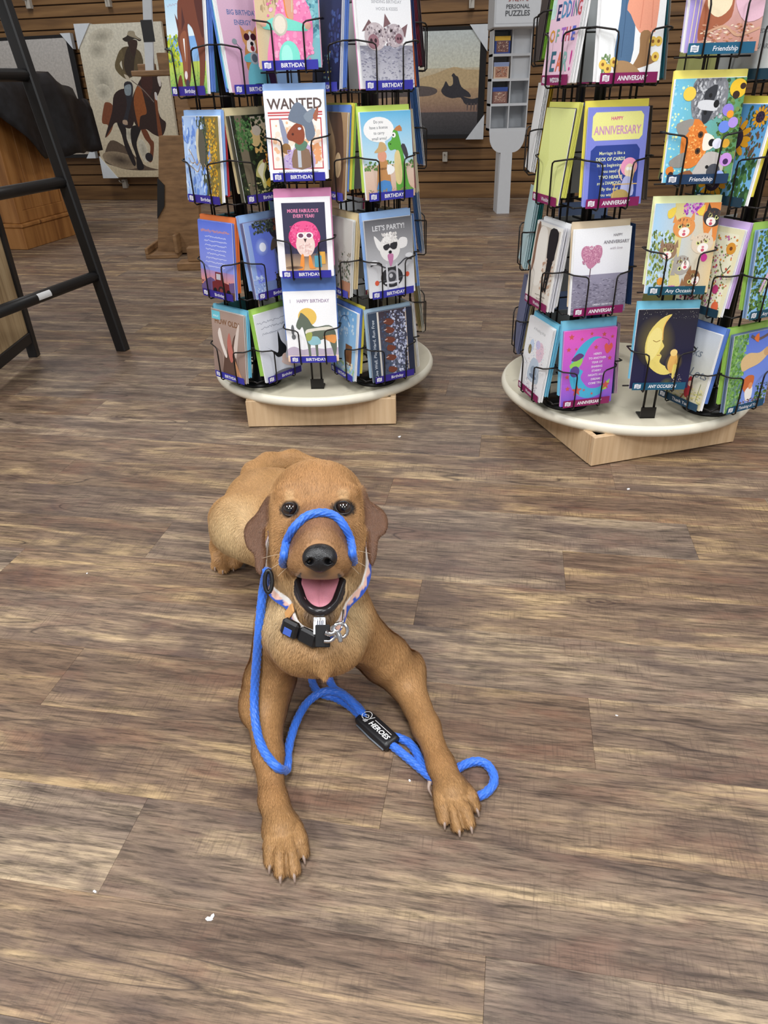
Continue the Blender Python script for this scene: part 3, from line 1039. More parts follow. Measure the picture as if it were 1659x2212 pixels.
ART['LA3'] = [('g', 0, 0, 100, 100, (176, 152, 140), (150, 126, 116)), ('t', 'HOW OLD?', 48, 80, 15, (124, 86, 56), 76), ('p', [(30, 0), (36, 40), (26, 70), (20, 64), (40, 34), (46, 52), (50, 60), (58, 50), (66, 64), (76, 70), (68, 40), (84, 0)], (96, 72, 62), 3),
              ('p', [(18, 66), (26, 74), (34, 52), (44, 36), (38, 32), (24, 52)], (232, 220, 212), 3), ('p', [(46, 56), (54, 70), (60, 52), (64, 34), (56, 26), (48, 38)], (190, 112, 100), 4), ('p', [(66, 50), (80, 82), (86, 84), (80, 60), (72, 34)], (216, 200, 190), 3), ('p', [(68, 30), (80, 16), (90, 2), (74, 2)], (206, 150, 110), 3), ('r', 2, 86, 28, 98, (116, 204, 220)), ('t', 'REALLY', 15, 89.5, 5, (230, 245, 250), 20)]
ART['LB0'] = [('g', 0, 0, 100, 100, (226, 190, 214), (206, 158, 190)), ('t', 'BIG BIRTHDAY', 48, 80, 9.5, (104, 124, 176), 66), ('t', 'ENERGY', 46, 70, 9.5, (104, 124, 176), 36), ('p', [(64, 0), (66, 30), (84, 46), (100, 46), (100, 0)], (88, 58, 98), 4),
              ('p', [(40, 40), (44, 20), (76, 20), (78, 42), (70, 52), (48, 52)], (196, 140, 84), 3), ('p', [(40, 52), (38, 70), (50, 62)], (212, 150, 96)), ('p', [(62, 62), (74, 71), (74, 54)], (212, 150, 96)), ('e', 56, 55, 15, 14, (214, 160, 100)), ('p', [(54, 62), (60, 62), (66, 46), (56, 42), (46, 46)], (246, 240, 234), 3), ('e', 49, 58, 6, 5, (70, 30, 40)), ('e', 63, 58, 6, 5, (70, 30, 40)), ('e', 58, 51, 3.5, 3, K_), ('e', 58, 46, 4, 4, (150, 50, 60)),
              ('e', 62, 8, 24, 36, (112, 192, 208)), ('p', [(38, 38), (58, 42), (82, 36), (80, 31), (60, 32), (40, 32)], (104, 196, 210), 3), ('e', 59, 36, 9, 9, (170, 180, 186)), ('e', 59, 36, 6, 6, (92, 104, 116)), ('l', [(36, 44), (24, 52)], 1, (110, 120, 130), 0), ('e', 22, 53, 5, 4, (140, 152, 160)), ('l', [(50, 4), (52, 8), (72, 8), (74, 4)], 1.6, (40, 60, 76))]
ART['LB1'] = [('r', 0, 0, 100, 100, (34, 40, 26)), ('g', 42, 56, 100, 98, (178, 168, 150), (214, 170, 96)), ('s', 90, 0, 0, 100, 100, 7, [(30, 38, 24), (44, 58, 34), (24, 28, 20), (60, 76, 46)], 12), ('e', 46, 74, 12, 14, (206, 176, 122)), ('e', 52, 82, 10, 8, (190, 176, 160)), ('p', [(8, 100), (24, 100), (28, 40), (36, 0), (16, 0)], (110, 100, 82), 3), ('s', 40, 8, 60, 40, 96, 5, [(70, 110, 60), (52, 90, 48), (96, 130, 80)], 13),
              ('s', 22, 64, 34, 84, 54, 4, [(214, 140, 50), (160, 90, 36), (236, 180, 80)], 14), ('s', 30, 10, 0, 96, 22, 5, [(120, 130, 100), (60, 70, 50), (170, 170, 120), (200, 190, 130)], 15, 0.5), ('p', [(34, 30), (44, 44), (58, 48), (62, 40), (54, 30), (56, 18), (48, 14), (44, 26)], (196, 190, 120), 4), ('p', [(40, 36), (52, 44), (58, 42), (50, 30), (50, 20), (46, 26)], (232, 226, 196), 4), ('e', 58, 46, 3, 3, (120, 60, 50)), ('p', [(54, 20), (66, 26), (62, 14)], (206, 170, 60), 2)]
ART['LB2'] = [('gh', 0, 0, 100, 100, (150, 176, 230), (46, 44, 110)), ('g', 12, 20, 62, 96, (92, 116, 206), (116, 130, 226)), ('e', 34, 66, 16, 16, (176, 196, 246), 0, (104, 124, 212)), ('e', 36, 66, 8, 8, (236, 242, 255)), ('p', [(56, 96), (100, 100), (100, 0), (60, 0), (56, 18), (70, 40), (66, 62), (78, 72), (62, 78)], (36, 34, 48), 4), ('s', 34, 20, 84, 70, 100, 5, [(60, 72, 60), (92, 100, 84), (40, 48, 44)], 17), ('s', 40, 56, 0, 100, 30, 5, [(66, 62, 54), (96, 86, 68), (48, 46, 44)], 18), ('s', 16, 70, 84, 100, 100, 5, [(120, 70, 50), (90, 52, 40)], 19), ('p', [(54, 60), (60, 72), (72, 76), (78, 66), (66, 62)], (86, 74, 66), 3), ('s', 14, 2, 2, 26, 30, 5, [(150, 170, 224), (190, 206, 240)], 20)]
ART['LB3'] = [('g', 0, 0, 100, 100, (232, 234, 242), (210, 214, 226))] + [('hw', 42, 87 - i * 8.5, (78, 62, 60)[i], (130, 134, 150), 1.8, i) for i in range(3)] + [('p', [(14, 52), (34, 42), (44, 40), (50, 66), (52, 68), (56, 54), (66, 44), (64, 36), (56, 32), (40, 32), (28, 44)], K_, 4), ('p', [(52, 32), (62, 34), (60, 24), (52, 22)], (226, 196, 184), 3), ('p', [(48, 24), (60, 16), (84, 10), (86, 13), (66, 26)], (222, 196, 188), 3), ('e', 48, 8, 24, 5, (120, 120, 130)), ('t', 'x', 88, 3, 6, (90, 90, 100))]
# --- left rack, middle column
ART['LC0'] = [('gh', 0, 0, 100, 100, (206, 180, 140), (110, 178, 190)), ('p', [(0, 100), (60, 100), (52, 50), (0, 44)], (208, 184, 146), 3), ('s', 30, 60, 30, 100, 100, 7, [(96, 160, 176), (60, 120, 140), (140, 196, 204)], 22), ('s', 12, 8, 60, 40, 100, 3, [(176, 150, 112), (150, 128, 100)], 23, 4), ('p', [(14, 10), (22, 36), (36, 64), (48, 78), (66, 80), (84, 62), (90, 40), (84, 16), (60, 2), (22, 2)], (232, 128, 176), 4), ('s', 30, 20, 8, 88, 76, 6, [(240, 150, 190), (222, 110, 164), (246, 176, 206)], 24), ('p', [(46, 74), (60, 76), (60, 50), (52, 46)], (214, 156, 130), 3), ('l', [(46, 72), (50, 52), (58, 48)], 2, (224, 130, 60)), ('l', [(60, 74), (58, 56)], 1.6, (206, 190, 160)),
              ('e', 52, 90, 13, 15, (222, 160, 140)), ('e', 45, 95, 8, 7, (64, 96, 160)), ('e', 60, 95, 8, 7, (64, 96, 160)), ('e', 53, 84, 5, 2, (240, 230, 226)), ('p', [(12, 46), (34, 52), (60, 48), (80, 42), (80, 37), (50, 38), (14, 40)], (118, 214, 196), 3), ('e', 38, 44, 12, 15, (196, 190, 176)), ('e', 38, 44, 9, 12, (226, 216, 200)), ('e', 50, 10, 17, 24, (124, 222, 204)), ('e', 46, 12, 9, 16, (160, 236, 220)), ('e', 82, 42, 5, 5, (220, 170, 150)), ('e', 12, 46, 5, 5, (220, 170, 150))]
ART['LC1'] = [('r', 0, 0, 100, 100, (250, 250, 250)), ('t', 'WANTED', 50, 80, 22, (96, 80, 76), 92), ('r', 4, 75, 96, 77, (198, 84, 88)), ('r', 4, 72.5, 96, 74, (198, 84, 88)), ('r', 6, 12, 94, 70, (200, 84, 88)), ('r', 8, 13.5, 92, 68.5, (250, 240, 232)), ('s', 16, 12, 20, 90, 66, 9, [(250, 214, 190), (246, 224, 206), (240, 190, 150)], 26), ('s', 8, 72, 20, 90, 40, 8, [(240, 170, 120)], 27),
              ('p', [(22, 68), (28, 67), (36, 44), (32, 38), (27, 42)], (146, 152, 178), 2), ('e', 31, 36, 8, 8, (150, 112, 70)), ('p', [(28, 28), (36, 30), (54, 42), (72, 38), (78, 14), (26, 14)], (196, 176, 216), 3), ('s', 20, 30, 15, 76, 34, 3, [(170, 140, 206), (214, 196, 230)], 28), ('p', [(40, 14), (44, 34), (56, 36), (70, 34), (72, 14)], (140, 112, 92), 2), ('r', 50, 14, 56, 36, (190, 196, 206)), ('p', [(46, 40), (54, 46), (68, 42), (62, 34), (50, 34)], (96, 132, 110), 3),
              ('p', [(34, 52), (46, 62), (58, 64), (64, 54), (62, 44), (54, 40), (44, 44), (36, 46)], (146, 76, 52), 4), ('p', [(38, 70), (48, 84), (60, 86), (76, 70), (82, 52), (72, 44), (66, 48), (64, 60), (52, 64), (44, 66)], (112, 124, 142), 4), ('p', [(64, 72), (80, 80), (84, 76), (74, 64)], (134, 146, 160), 3), ('p', [(80, 72), (90, 82), (86, 66)], (170, 104, 78), 2), ('e', 56, 58, 3, 2, (216, 220, 240)), ('e', 44, 52, 2, 2, (80, 36, 28)), ('t', 'FOR EXTREME HOWDINESS', 50, 6.5, 5.5, (120, 128, 150), 70)]
ART['LC2'] = [('r', 0, 0, 100, 100, (248, 246, 250)), ('r', 12, 6, 90, 94, (62, 60, 86)), ('g', 12, 6, 90, 30, (104, 90, 94), (220, 186, 148)), ('t', 'MORE FABULOUS', 50, 82, 8, (238, 140, 180), 56), ('t', 'EVERY YEAR!', 51, 75.5, 8, (238, 140, 180), 38),
              ('e', 50, 51, 29, 24, (222, 66, 128)), ('e', 50, 58, 25, 18, (238, 92, 148)), ('s', 40, 24, 42, 76, 66, 3, [(246, 120, 170), (220, 64, 128)], 30), ('p', [(34, 44), (42, 56), (60, 56), (68, 44), (66, 34), (58, 27), (44, 27), (36, 34)], (240, 214, 206), 4), ('s', 12, 40, 30, 62, 42, 4, [(250, 230, 224), (226, 190, 184)], 31), ('e', 43.5, 53, 7.5, 5.5, (252, 244, 244)), ('e', 58.5, 53, 7.5, 5.5, (252, 244, 244)), ('e', 43.5, 53, 4.6, 3.6, (120, 76, 100)), ('e', 58.5, 53, 4.6, 3.6, (120, 76, 100)), ('p', [(48, 49), (54, 49), (51, 44)], (70, 54, 58)),
              ('p', [(42, 28), (38, 13), (33, 10), (45, 9), (47, 27)], (240, 150, 70), 3), ('p', [(56, 27), (56, 11), (68, 11), (63, 14), (60, 26)], (240, 150, 70), 3), ('r', 74, 16, 86, 32, (232, 176, 80)), ('r', 66, 12, 79, 27, (90, 160, 180)), ('l', [(70, 27), (71, 31), (75, 31), (76, 27)], 1, (60, 110, 130)), ('e', 28, 12, 16, 3, (70, 52, 50), 0, (150, 124, 104))]
ART['LC3'] = [('r', 0, 0, 100, 100, (250, 250, 252)), ('t', 'HAPPY BIRTHDAY', 56, 84, 9, (160, 140, 168), 62), ('t', 'l', 12, 84, 9, (170, 160, 180)), ('e', 43, 64, 18, 17, (238, 198, 102)), ('p', [(0, 18), (14, 22), (30, 17), (50, 20), (72, 18), (100, 20), (100, 8), (0, 8)], (196, 182, 200), 3), ('g', 0, 0, 100, 9, (246, 222, 200), (240, 200, 170)),
              ('p', [(20, 52), (28, 66), (32, 70), (44, 62), (56, 50), (84, 52), (96, 42), (97, 18), (92, 6), (88, 18), (80, 32), (62, 28), (60, 8), (56, 6), (54, 26), (46, 24), (46, 6), (42, 6), (40, 24), (36, 38), (32, 50), (26, 46)], (104, 114, 100), 4), ('p', [(38, 40), (56, 44), (92, 46), (84, 50), (56, 48), (40, 46)], (234, 228, 214), 3), ('p', [(40, 34), (60, 36), (66, 26), (46, 24)], (150, 196, 206), 3), ('p', [(72, 36), (96, 38), (94, 26), (80, 30)], (236, 160, 92), 3), ('p', [(38, 40), (50, 42), (48, 32), (40, 30)], (168, 176, 96), 3), ('e', 13, 46, 3, 10, (110, 112, 116)), ('e', 14, 36, 4, 5, (110, 112, 116))]
# --- left rack, right spinner
ART['RA0'] = [('g', 0, 0, 100, 100, (46, 54, 96), (24, 28, 62)), ('s', 12, 60, 30, 96, 80, 8, [(70, 90, 150), (54, 64, 120)], 33), ('s', 6, 40, 10, 70, 40, 4, [(214, 200, 90), (120, 170, 180)], 34)]
ART['RA1'] = [('g', 0, 0, 100, 100, (182, 148, 110), (120, 88, 60)), ('p', [(30, 100), (60, 60), (50, 10), (80, 0), (90, 40), (76, 100)], (96, 70, 54), 4), ('e', 70, 40, 12, 20, (206, 176, 136))]
ART['RA2'] = [('g', 0, 0, 100, 100, (206, 202, 196), (176, 170, 160)), ('s', 14, 50, 10, 96, 60, 6, [(84, 96, 76), (140, 132, 116)], 36), ('r', 60, 0, 100, 20, (170, 120, 90))]
ART['RA3'] = [('g', 0, 0, 100, 100, (120, 176, 226), (170, 206, 232)), ('s', 8, 20, 60, 90, 96, 8, [(196, 220, 240)], 38), ('r', 60, 20, 86, 50, (128, 84, 50)), ('s', 14, 6, 0, 96, 26, 7, [(226, 220, 200), (160, 196, 150)], 39), ('l', [(30, 70), (40, 86), (60, 90), (74, 80)], 1.2, (60, 80, 120))]
ART['RB0'] = [('g', 0, 34, 100, 100, (236, 238, 242), (248, 248, 250)), ('t', 'SENDING BIRTHDAY', 55, 86, 6, (176, 178, 184), 58), ('t', 'HOGS & KISSES', 55, 79, 6, (176, 178, 184), 40), ('g', 0, 0, 100, 44, (150, 150, 166), (206, 206, 214)), ('s', 70, 0, 2, 100, 42, 6, [(130, 130, 150), (186, 186, 198), (160, 160, 176)], 41, 0.35), ('p', [(6, 58), (20, 70), (30, 62)], (120, 92, 96)), ('p', [(46, 62), (50, 76), (60, 66)], (126, 96, 100)), ('p', [(76, 60), (92, 66), (86, 52)], (126, 96, 100)), ('e', 30, 53, 20, 19, (196, 184, 188)), ('e', 66, 54, 18, 16, (188, 176, 182)),
              ('s', 30, 16, 44, 80, 64, 4, [(214, 204, 208), (150, 138, 146), (120, 104, 112)], 42), ('e', 26, 48, 10, 10, (150, 110, 120)), ('e', 22, 49, 2.4, 3, (60, 40, 48)), ('e', 30, 49, 2.4, 3, (60, 40, 48)), ('e', 74, 51, 7, 7, (142, 104, 114)), ('e', 72, 51, 1.8, 2, (60, 40, 48)), ('e', 77, 51, 1.8, 2, (60, 40, 48)), ('e', 38, 58, 2, 2, (40, 30, 34)), ('e', 60, 59, 2, 2, (40, 30, 34))]
ART['RB1'] = [('g', 0, 40, 100, 100, (110, 192, 236), (206, 232, 244)), ('g', 0, 0, 100, 40, (226, 202, 186), (214, 178, 156)), ('s', 20, 0, 34, 100, 44, 5, [(110, 150, 80), (90, 130, 70)], 44), ('e', 34, 80, 30, 19, (250, 250, 250)), ('p', [(34, 70), (46, 56), (44, 70)], (250, 250, 250))] + lines(34, 87, 4, 6.2, (84, 90, 100), [18, 42, 30, 36], 6.5, ['Do you', 'have a license', 'to carry', 'small arms?']) + \
             [('p', [(24, 6), (26, 34), (32, 46), (44, 46), (50, 34), (50, 4)], (196, 142, 90), 3), ('p', [(24, 4), (50, 4), (50, 20), (26, 20)], (80, 140, 206), 2), ('e', 37, 50, 9, 9, (226, 160, 134)), ('p', [(22, 54), (30, 60), (34, 66), (44, 64), (46, 56)], (206, 172, 124), 3), ('p', [(46, 40), (60, 36), (58, 30), (46, 28)], (246, 246, 246), 2), ('t', 'SHERIFF', 37, 34, 4.5, (92, 60, 40), 20), ('p', [(54, 56), (50, 64), (58, 68), (62, 78), (70, 78), (76, 64), (82, 44), (88, 16), (98, 8), (84, 6), (78, 0), (64, 2), (62, 22), (66, 44), (66, 56)], (96, 170, 70), 4), ('p', [(62, 50), (72, 54), (76, 30), (72, 16), (62, 20)], (226, 206, 150), 4), ('e', 63, 73, 4, 4, W_), ('e', 62, 73, 1.6, 1.6, K_), ('e', 55, 63, 2, 1, (40, 80, 40)), ('p', [(64, 79), (76, 84), (80, 77)], (196, 130, 80), 2), ('p', [(76, 60), (86, 44), (90, 50), (84, 62)], (70, 66, 76), 2), ('s', 16, 4, 2, 96, 12, 3, [(110, 150, 80), (170, 140, 110)], 45)]
ART['RB2'] = [('g', 0, 40, 100, 100, (98, 98, 104), (190, 190, 194)), ('g', 0, 0, 100, 40, (196, 196, 200), (238, 238, 240)), ('t', "LET'S PARTY!", 50, 86, 12, (214, 214, 218), 68), ('p', [(18, 80), (30, 72), (38, 66), (32, 58), (22, 66)], (240, 238, 238), 3), ('p', [(88, 72), (74, 74), (66, 66), (70, 60), (86, 62)], (240, 238, 238), 3), ('e', 50, 62, 22, 23, (238, 236, 234)), ('s', 30, 34, 66, 66, 82, 4, [(250, 248, 246), (226, 222, 220)], 47), ('p', [(36, 66), (48, 68), (50, 64), (52, 68), (66, 69), (64, 61), (56, 60), (50, 63), (44, 60), (38, 61)], (50, 50, 54), 2), ('e', 50, 57, 3.5, 3, K_), ('p', [(44, 54), (56, 54), (54, 44), (49, 38), (46, 44)], (196, 128, 170), 3), ('l', [(6, 42), (20, 44), (36, 38), (50, 36), (66, 39), (82, 46), (96, 44)], 2.4, (70, 70, 76)), ('e', 14, 46, 8, 4, (226, 226, 230)), ('e', 90, 50, 8, 4, (226, 226, 230)),
              ('e', 50, 24, 24, 18, (50, 50, 54)), ('e', 50, 24, 13, 13, (150, 150, 156)), ('e', 50, 24, 9, 9, (70, 70, 76)), ('e', 48, 26, 4, 4, (190, 190, 196)), ('r', 38, 6, 42, 42, (206, 206, 212)), ('r', 60, 6, 64, 42, (206, 206, 212)), ('r', 34, 16, 66, 18, (220, 220, 226)), ('l', [(20, 20), (36, 21)], 1.4, (90, 90, 96), 0), ('l', [(64, 22), (82, 24)], 1.4, (90, 90, 96), 0), ('e', 17, 19, 4.5, 4.5, (214, 92, 66)), ('e', 84, 25, 4.5, 4.5, (214, 92, 66))]
ART['RB3'] = [('r', 0, 0, 100, 100, (58, 72, 92)), ('r', 20, 0, 24, 100, (220, 214, 206)), ('g', 24, 0, 84, 100, (66, 56, 66), (86, 96, 116)), ('r', 84, 0, 86, 100, (214, 196, 180)), ('r', 86, 0, 100, 100, (40, 46, 66)), ('s', 90, 46, 2, 84, 98, 5, [(170, 176, 206), (120, 126, 156), (206, 210, 230), (70, 70, 90)], 50), ('s', 30, 26, 2, 46, 98, 4, [(60, 72, 96), (76, 92, 120)], 51)] + \
             [('p', [(34 + k % 2 * 3, y), (40, y + 5), (52, y + 3), (58, y - 1), (50, y - 5), (40, y - 3)], (112, 62, 48), 3) for k, y in enumerate((84, 72, 58, 46, 32, 14))] + [('l', [(34, y + 1), (40, y + 2)], 1.4, (226, 200, 190), 0) for y in (84, 72, 58, 32)] + [('t', 'Live Well, Play Hard, Run Free', 13, 48, 9, (206, 214, 224), 112, 0.2, 90)]
# --- right rack, left spinner
ART['SA0'] = [('r', 0, 0, 100, 100, (242, 206, 224)), ('t', 'W', 16, 90, 16, (120, 170, 160)), ('t', 'H', 36, 90, 16, (214, 110, 90)), ('t', 'A', 56, 90, 16, (206, 90, 150)), ('t', 'T', 76, 90, 16, (150, 120, 200)), ('p', [(4, 86), (12, 92), (16, 82), (8, 76)], (214, 70, 170), 3), ('r', 0, 62, 14, 80, (206, 236, 230)), ('t', 'W', 12, 64, 22, (190, 220, 214), 14), ('t', 'E', 27, 60, 28, (44, 52, 104), 13), ('t', 'D', 44, 62, 28, (90, 150, 190), 16), ('t', 'D', 59, 62, 28, (70, 130, 190), 13), ('t', 'I', 70, 62, 26, (150, 100, 180)), ('t', 'N', 81, 62, 26, (90, 130, 140), 12), ('t', 'G', 93, 62, 26, (196, 84, 90), 12), ('t', 'O', 16, 40, 22, (226, 160, 60)), ('t', 'F', 34, 40, 22, (120, 176, 160)), ('t', 'T', 52, 40, 24, (170, 110, 200)), ('t', 'H', 68, 40, 24, (206, 84, 100), 13), ('t', 'E', 86, 40, 24, (96, 110, 206), 14), ('t', 'Y', 12, 12, 32, (240, 240, 244), 14), ('t', 'E', 32, 12, 36, (60, 110, 130), 17), ('t', 'A', 53, 12, 34, (226, 120, 90), 18), ('t', 'R', 74, 12, 34, (150, 196, 190), 17), ('t', '!', 91, 12, 36, (206, 60, 150))]
ART['SA1'] = [('r', 0, 0, 100, 100, (232, 238, 156)), ('l', [(6, 99), (30, 50), (38, 46), (30, 40), (8, 2)], 0.8, (206, 212, 124)), ('p', [(0, 100), (14, 100), (38, 46), (10, 0), (0, 0)], (226, 232, 146))]
ART['SA2'] = [('g', 0, 0, 100, 100, (214, 204, 190), (236, 228, 216)), ('r', 0, 96, 100, 100, (248, 246, 240)), ('r', 94, 0, 100, 100, (248, 246, 240)), ('p', [(6, 94), (18, 94), (14, 50), (6, 40)], (140, 104, 84), 3), ('p', [(18, 92), (46, 92), (54, 60), (50, 30), (24, 24), (14, 60)], (242, 236, 226), 3), ('p', [(56, 94), (88, 94), (86, 64), (80, 50), (74, 24), (66, 24), (64, 50), (58, 64)], (36, 32, 34), 3), ('p', [(66, 50), (72, 50), (66, 22), (60, 22)], (30, 28, 30)), ('s', 20, 50, 20, 92, 60, 6, [(196, 160, 136), (220, 196, 176)], 55), ('p', [(62, 62), (88, 62), (86, 92), (60, 92)], (34, 30, 32)), ('p', [(64, 64), (74, 62), (70, 20), (64, 20)], (30, 28, 30)), ('p', [(74, 62), (84, 64), (78, 20), (72, 22)], (32, 30, 32))] + lines(60, 14, 3, 4.5, (150, 140, 130), [40, 30, 36], 3)
ART['SA3'] = [('r', 0, 0, 100, 100, (248, 248, 250)), ('t', 'A Wedding Wish', 50, 86, 7, (170, 172, 176), 66, 0.25), ('e', 30, 64, 9, 12, (206, 222, 246)), ('e', 66, 62, 15, 18, (238, 208, 222)), ('e', 54, 70, 9, 8, (212, 206, 240)), ('e', 24, 58, 7, 9, (140, 124, 84)), ('t', '&', 24, 55.5, 8, (220, 206, 150)), ('s', 26, 14, 36, 86, 74, 2, [(170, 190, 220), (226, 170, 180), (150, 160, 180)], 57), ('p', [(34, 20), (34, 38), (44, 50), (66, 50), (76, 36), (76, 20)], (196, 210, 226), 3), ('e', 55, 34, 13, 9, (150, 166, 186)), ('e', 55, 26, 15, 4, (120, 136, 160)), ('s', 16, 30, 4, 80, 20, 2, [(110, 120, 150), (226, 180, 190)], 58)]
ART['SB0'] = [('r', 0, 0, 100, 100, (248, 250, 250)), ('p', [(32, 100), (50, 100), (54, 60), (52, 18), (26, 18), (30, 60)], (84, 116, 150), 3), ('l', [(36, 100), (38, 60), (36, 22)], 1, (64, 92, 126)), ('p', [(56, 100), (86, 100), (88, 50), (80, 44), (62, 44), (46, 60), (40, 68)], (240, 164, 136), 3), ('l', [(66, 96), (62, 48)], 1, (222, 136, 110)), ('l', [(78, 96), (80, 48)], 1, (222, 136, 110)), ('p', [(62, 100), (90, 100), (88, 84), (74, 82)], (246, 190, 168), 3), ('p', [(64, 44), (80, 44), (82, 24), (92, 18), (66, 12), (54, 12), (64, 26)], (160, 122, 84), 3), ('p', [(26, 18), (48, 18), (68, 8), (60, 4), (30, 6)], (176, 140, 100), 3), ('s', 10, 6, 6, 20, 24, 3, [(110, 140, 90), (130, 160, 110)], 60, 2)] + \
             [('e', x, y, 6, 6, (240, 204, 96)) for x, y in ((8, 16), (16, 12), (25, 18), (84, 36), (93, 36), (90, 22))] + [('e', x, y, 2.2, 2.2, (150, 100, 50)) for x, y in ((8, 16), (16, 12), (25, 18), (84, 36), (93, 36), (90, 22))]
ART['SB1'] = [('r', 0, 0, 100, 100, (132, 140, 222)), ('p', [(8, 72), (8, 92), (13, 96), (87, 96), (92, 92), (92, 72), (87, 68), (13, 68)], (238, 236, 150), 0), ('t', 'HAPPY', 48, 88, 6.5, (214, 70, 140), 38), ('t', 'ANNIVERSARY', 50, 74, 16, (206, 150, 190), 78), ('p', [(8, 6), (8, 58), (16, 63), (84, 63), (90, 58), (90, 6)], (50, 70, 150), 0)] + lines(44, 53.5, 9, 6.2, (236, 240, 190), [66, 66, 52, 34, 42, 44, 34, 40, 42], 6.4, ['Marriage is like a', 'DECK OF CARDS...', 'In the beginning all', 'you need is', 'TWO HEARTS', 'and a DIAMOND...', 'By the end', 'you wish you', 'had a CLUB']) + \
             [('t', 'and a SPADE!', 32, 1.5, 6.4, (236, 240, 190), 44), ('e', 74, 40, 14, 13, (240, 160, 196)), ('e', 75, 36, 8, 10, (240, 220, 190)), ('e', 72, 38, 2.6, 2.6, W_), ('e', 77, 38, 2.6, 2.6, W_), ('p', [(62, 10), (66, 28), (74, 30), (82, 26), (84, 10)], (186, 190, 232), 3), ('e', 62, 10, 15, 9, (186, 160, 96)), ('l', [(48, 22), (90, 22)], 1.6, (214, 178, 120), 0), ('l', [(52, 22), (48, 0)], 1.6, (214, 178, 120), 0), ('l', [(86, 44), (74, 0)], 1.6, (214, 178, 120), 0), ('l', [(60, 42), (58, 34), (64, 26)], 2, (230, 200, 180))]
ART['SB2'] = [('g', 0, 46, 100, 100, (246, 247, 250), (232, 232, 240)), ('g', 0, 0, 100, 47, (150, 146, 168), (128, 124, 140)), ('s', 80, 0, 2, 100, 42, 6, [(110, 106, 126), (164, 160, 180), (140, 136, 156)], 63, 0.3), ('l', [(30, 44), (31, 56)], 1.6, (90, 64, 74), 0), ('p', [(30, 54), (20, 62), (13, 70), (14, 78), (22, 81), (30, 76), (38, 81), (48, 79), (50, 70), (44, 62)], (196, 130, 160), 3), ('s', 60, 16, 60, 47, 80, 2.4, [(206, 144, 172), (180, 110, 144), (222, 170, 192)], 64), ('t', 'HAPPY', 76, 90, 5.5, (150, 146, 152), 20), ('t', 'ANNIVERSARY', 74, 82, 7, (140, 136, 144), 46), ('t', 'with love', 74, 75, 6, (180, 170, 180), 30, 0.3), ('t', 'GREENY GROW OLD', 58, 9.5, 4, (226, 224, 232), 44)]
ART['SB3'] = [('g', 0, 0, 100, 100, (232, 96, 196), (130, 92, 206)), ('g', 0, 0, 100, 30, (176, 96, 210), (120, 96, 206)), ('p', [(72, 88), (56, 90), (36, 82), (20, 66), (14, 46), (18, 28), (32, 14), (54, 8), (80, 14), (94, 32), (74, 22), (54, 22), (42, 30), (36, 38), (40, 46), (32, 50), (38, 60), (46, 74), (60, 86)], (76, 176, 214), 3), ('p', [(14, 56), (34, 64), (38, 60), (32, 52), (18, 50)], (150, 206, 90), 3), ('p', [(16, 62), (30, 70), (40, 66), (26, 60)], (100, 60, 120), 3), ('e', 24, 46, 9, 10, (92, 70, 140)), ('p', [(78, 20), (94, 32), (88, 18)], (170, 206, 90), 2), ('p', [(84, 66), (78, 76), (82, 80), (86, 77), (91, 80), (94, 74)], (226, 96, 84), 3), ('l', [(72, 88), (85, 84), (86, 78)], 0.8, (120, 60, 70))] + \
             [dabs_star(x, y, r, (206, 92, 84)) for x, y, r in ((14, 92, 6), (34, 88, 4), (52, 94, 4), (76, 92, 5), (92, 88, 4), (62, 76, 5), (10, 76, 5), (10, 40, 5), (12, 24, 5), (30, 20, 11), (86, 24, 9), (90, 60, 5), (24, 76, 3), (44, 20, 3), (60, 14, 3))] + lines(66, 66, 8, 5.6, (240, 226, 246), [24, 40, 32, 34, 30, 40, 28, 34], 5.2, ["HERE'S", 'TO ANOTHER', 'YEAR OF', 'SHARING', 'STARRY', 'NIGHTS AND', 'DREAMS', 'COME TRUE'])
# --- right rack, middle column
ART['SC0'] = [('g', 0, 0, 100, 100, (226, 190, 200), (196, 140, 120)), ('gh', 0, 0, 16, 100, (176, 160, 220), (140, 120, 190)), ('l', [(10, 100), (5, 0)], 1, (236, 220, 160), 0), ('l', [(16, 100), (11, 0)], 1, (236, 220, 160), 0), ('p', [(30, 100), (84, 100), (88, 70), (100, 66), (100, 80), (96, 40), (76, 30), (60, 50), (58, 30), (40, 20), (18, 10), (16, 30), (24, 60)], (166, 96, 66), 4), ('p', [(26, 66), (50, 60), (56, 40), (40, 30), (24, 40)], (236, 220, 186), 4), ('p', [(56, 66), (70, 72), (72, 58), (60, 54)], (240, 226, 200), 3), ('p', [(86, 74), (100, 82), (100, 60), (90, 62)], (206, 196, 186), 3), ('e', 96, 68, 5, 6, (96, 84, 80)), ('s', 26, 20, 2, 90, 24, 6, [(176, 110, 80), (236, 216, 190), (206, 150, 120)], 66, 0.4), ('p', [(60, 46), (80, 56), (100, 46), (100, 30), (76, 26)], (226, 184, 200), 4), ('l', [(24, 16), (50, 22), (70, 14), (98, 20)], 3, (206, 160, 130))]
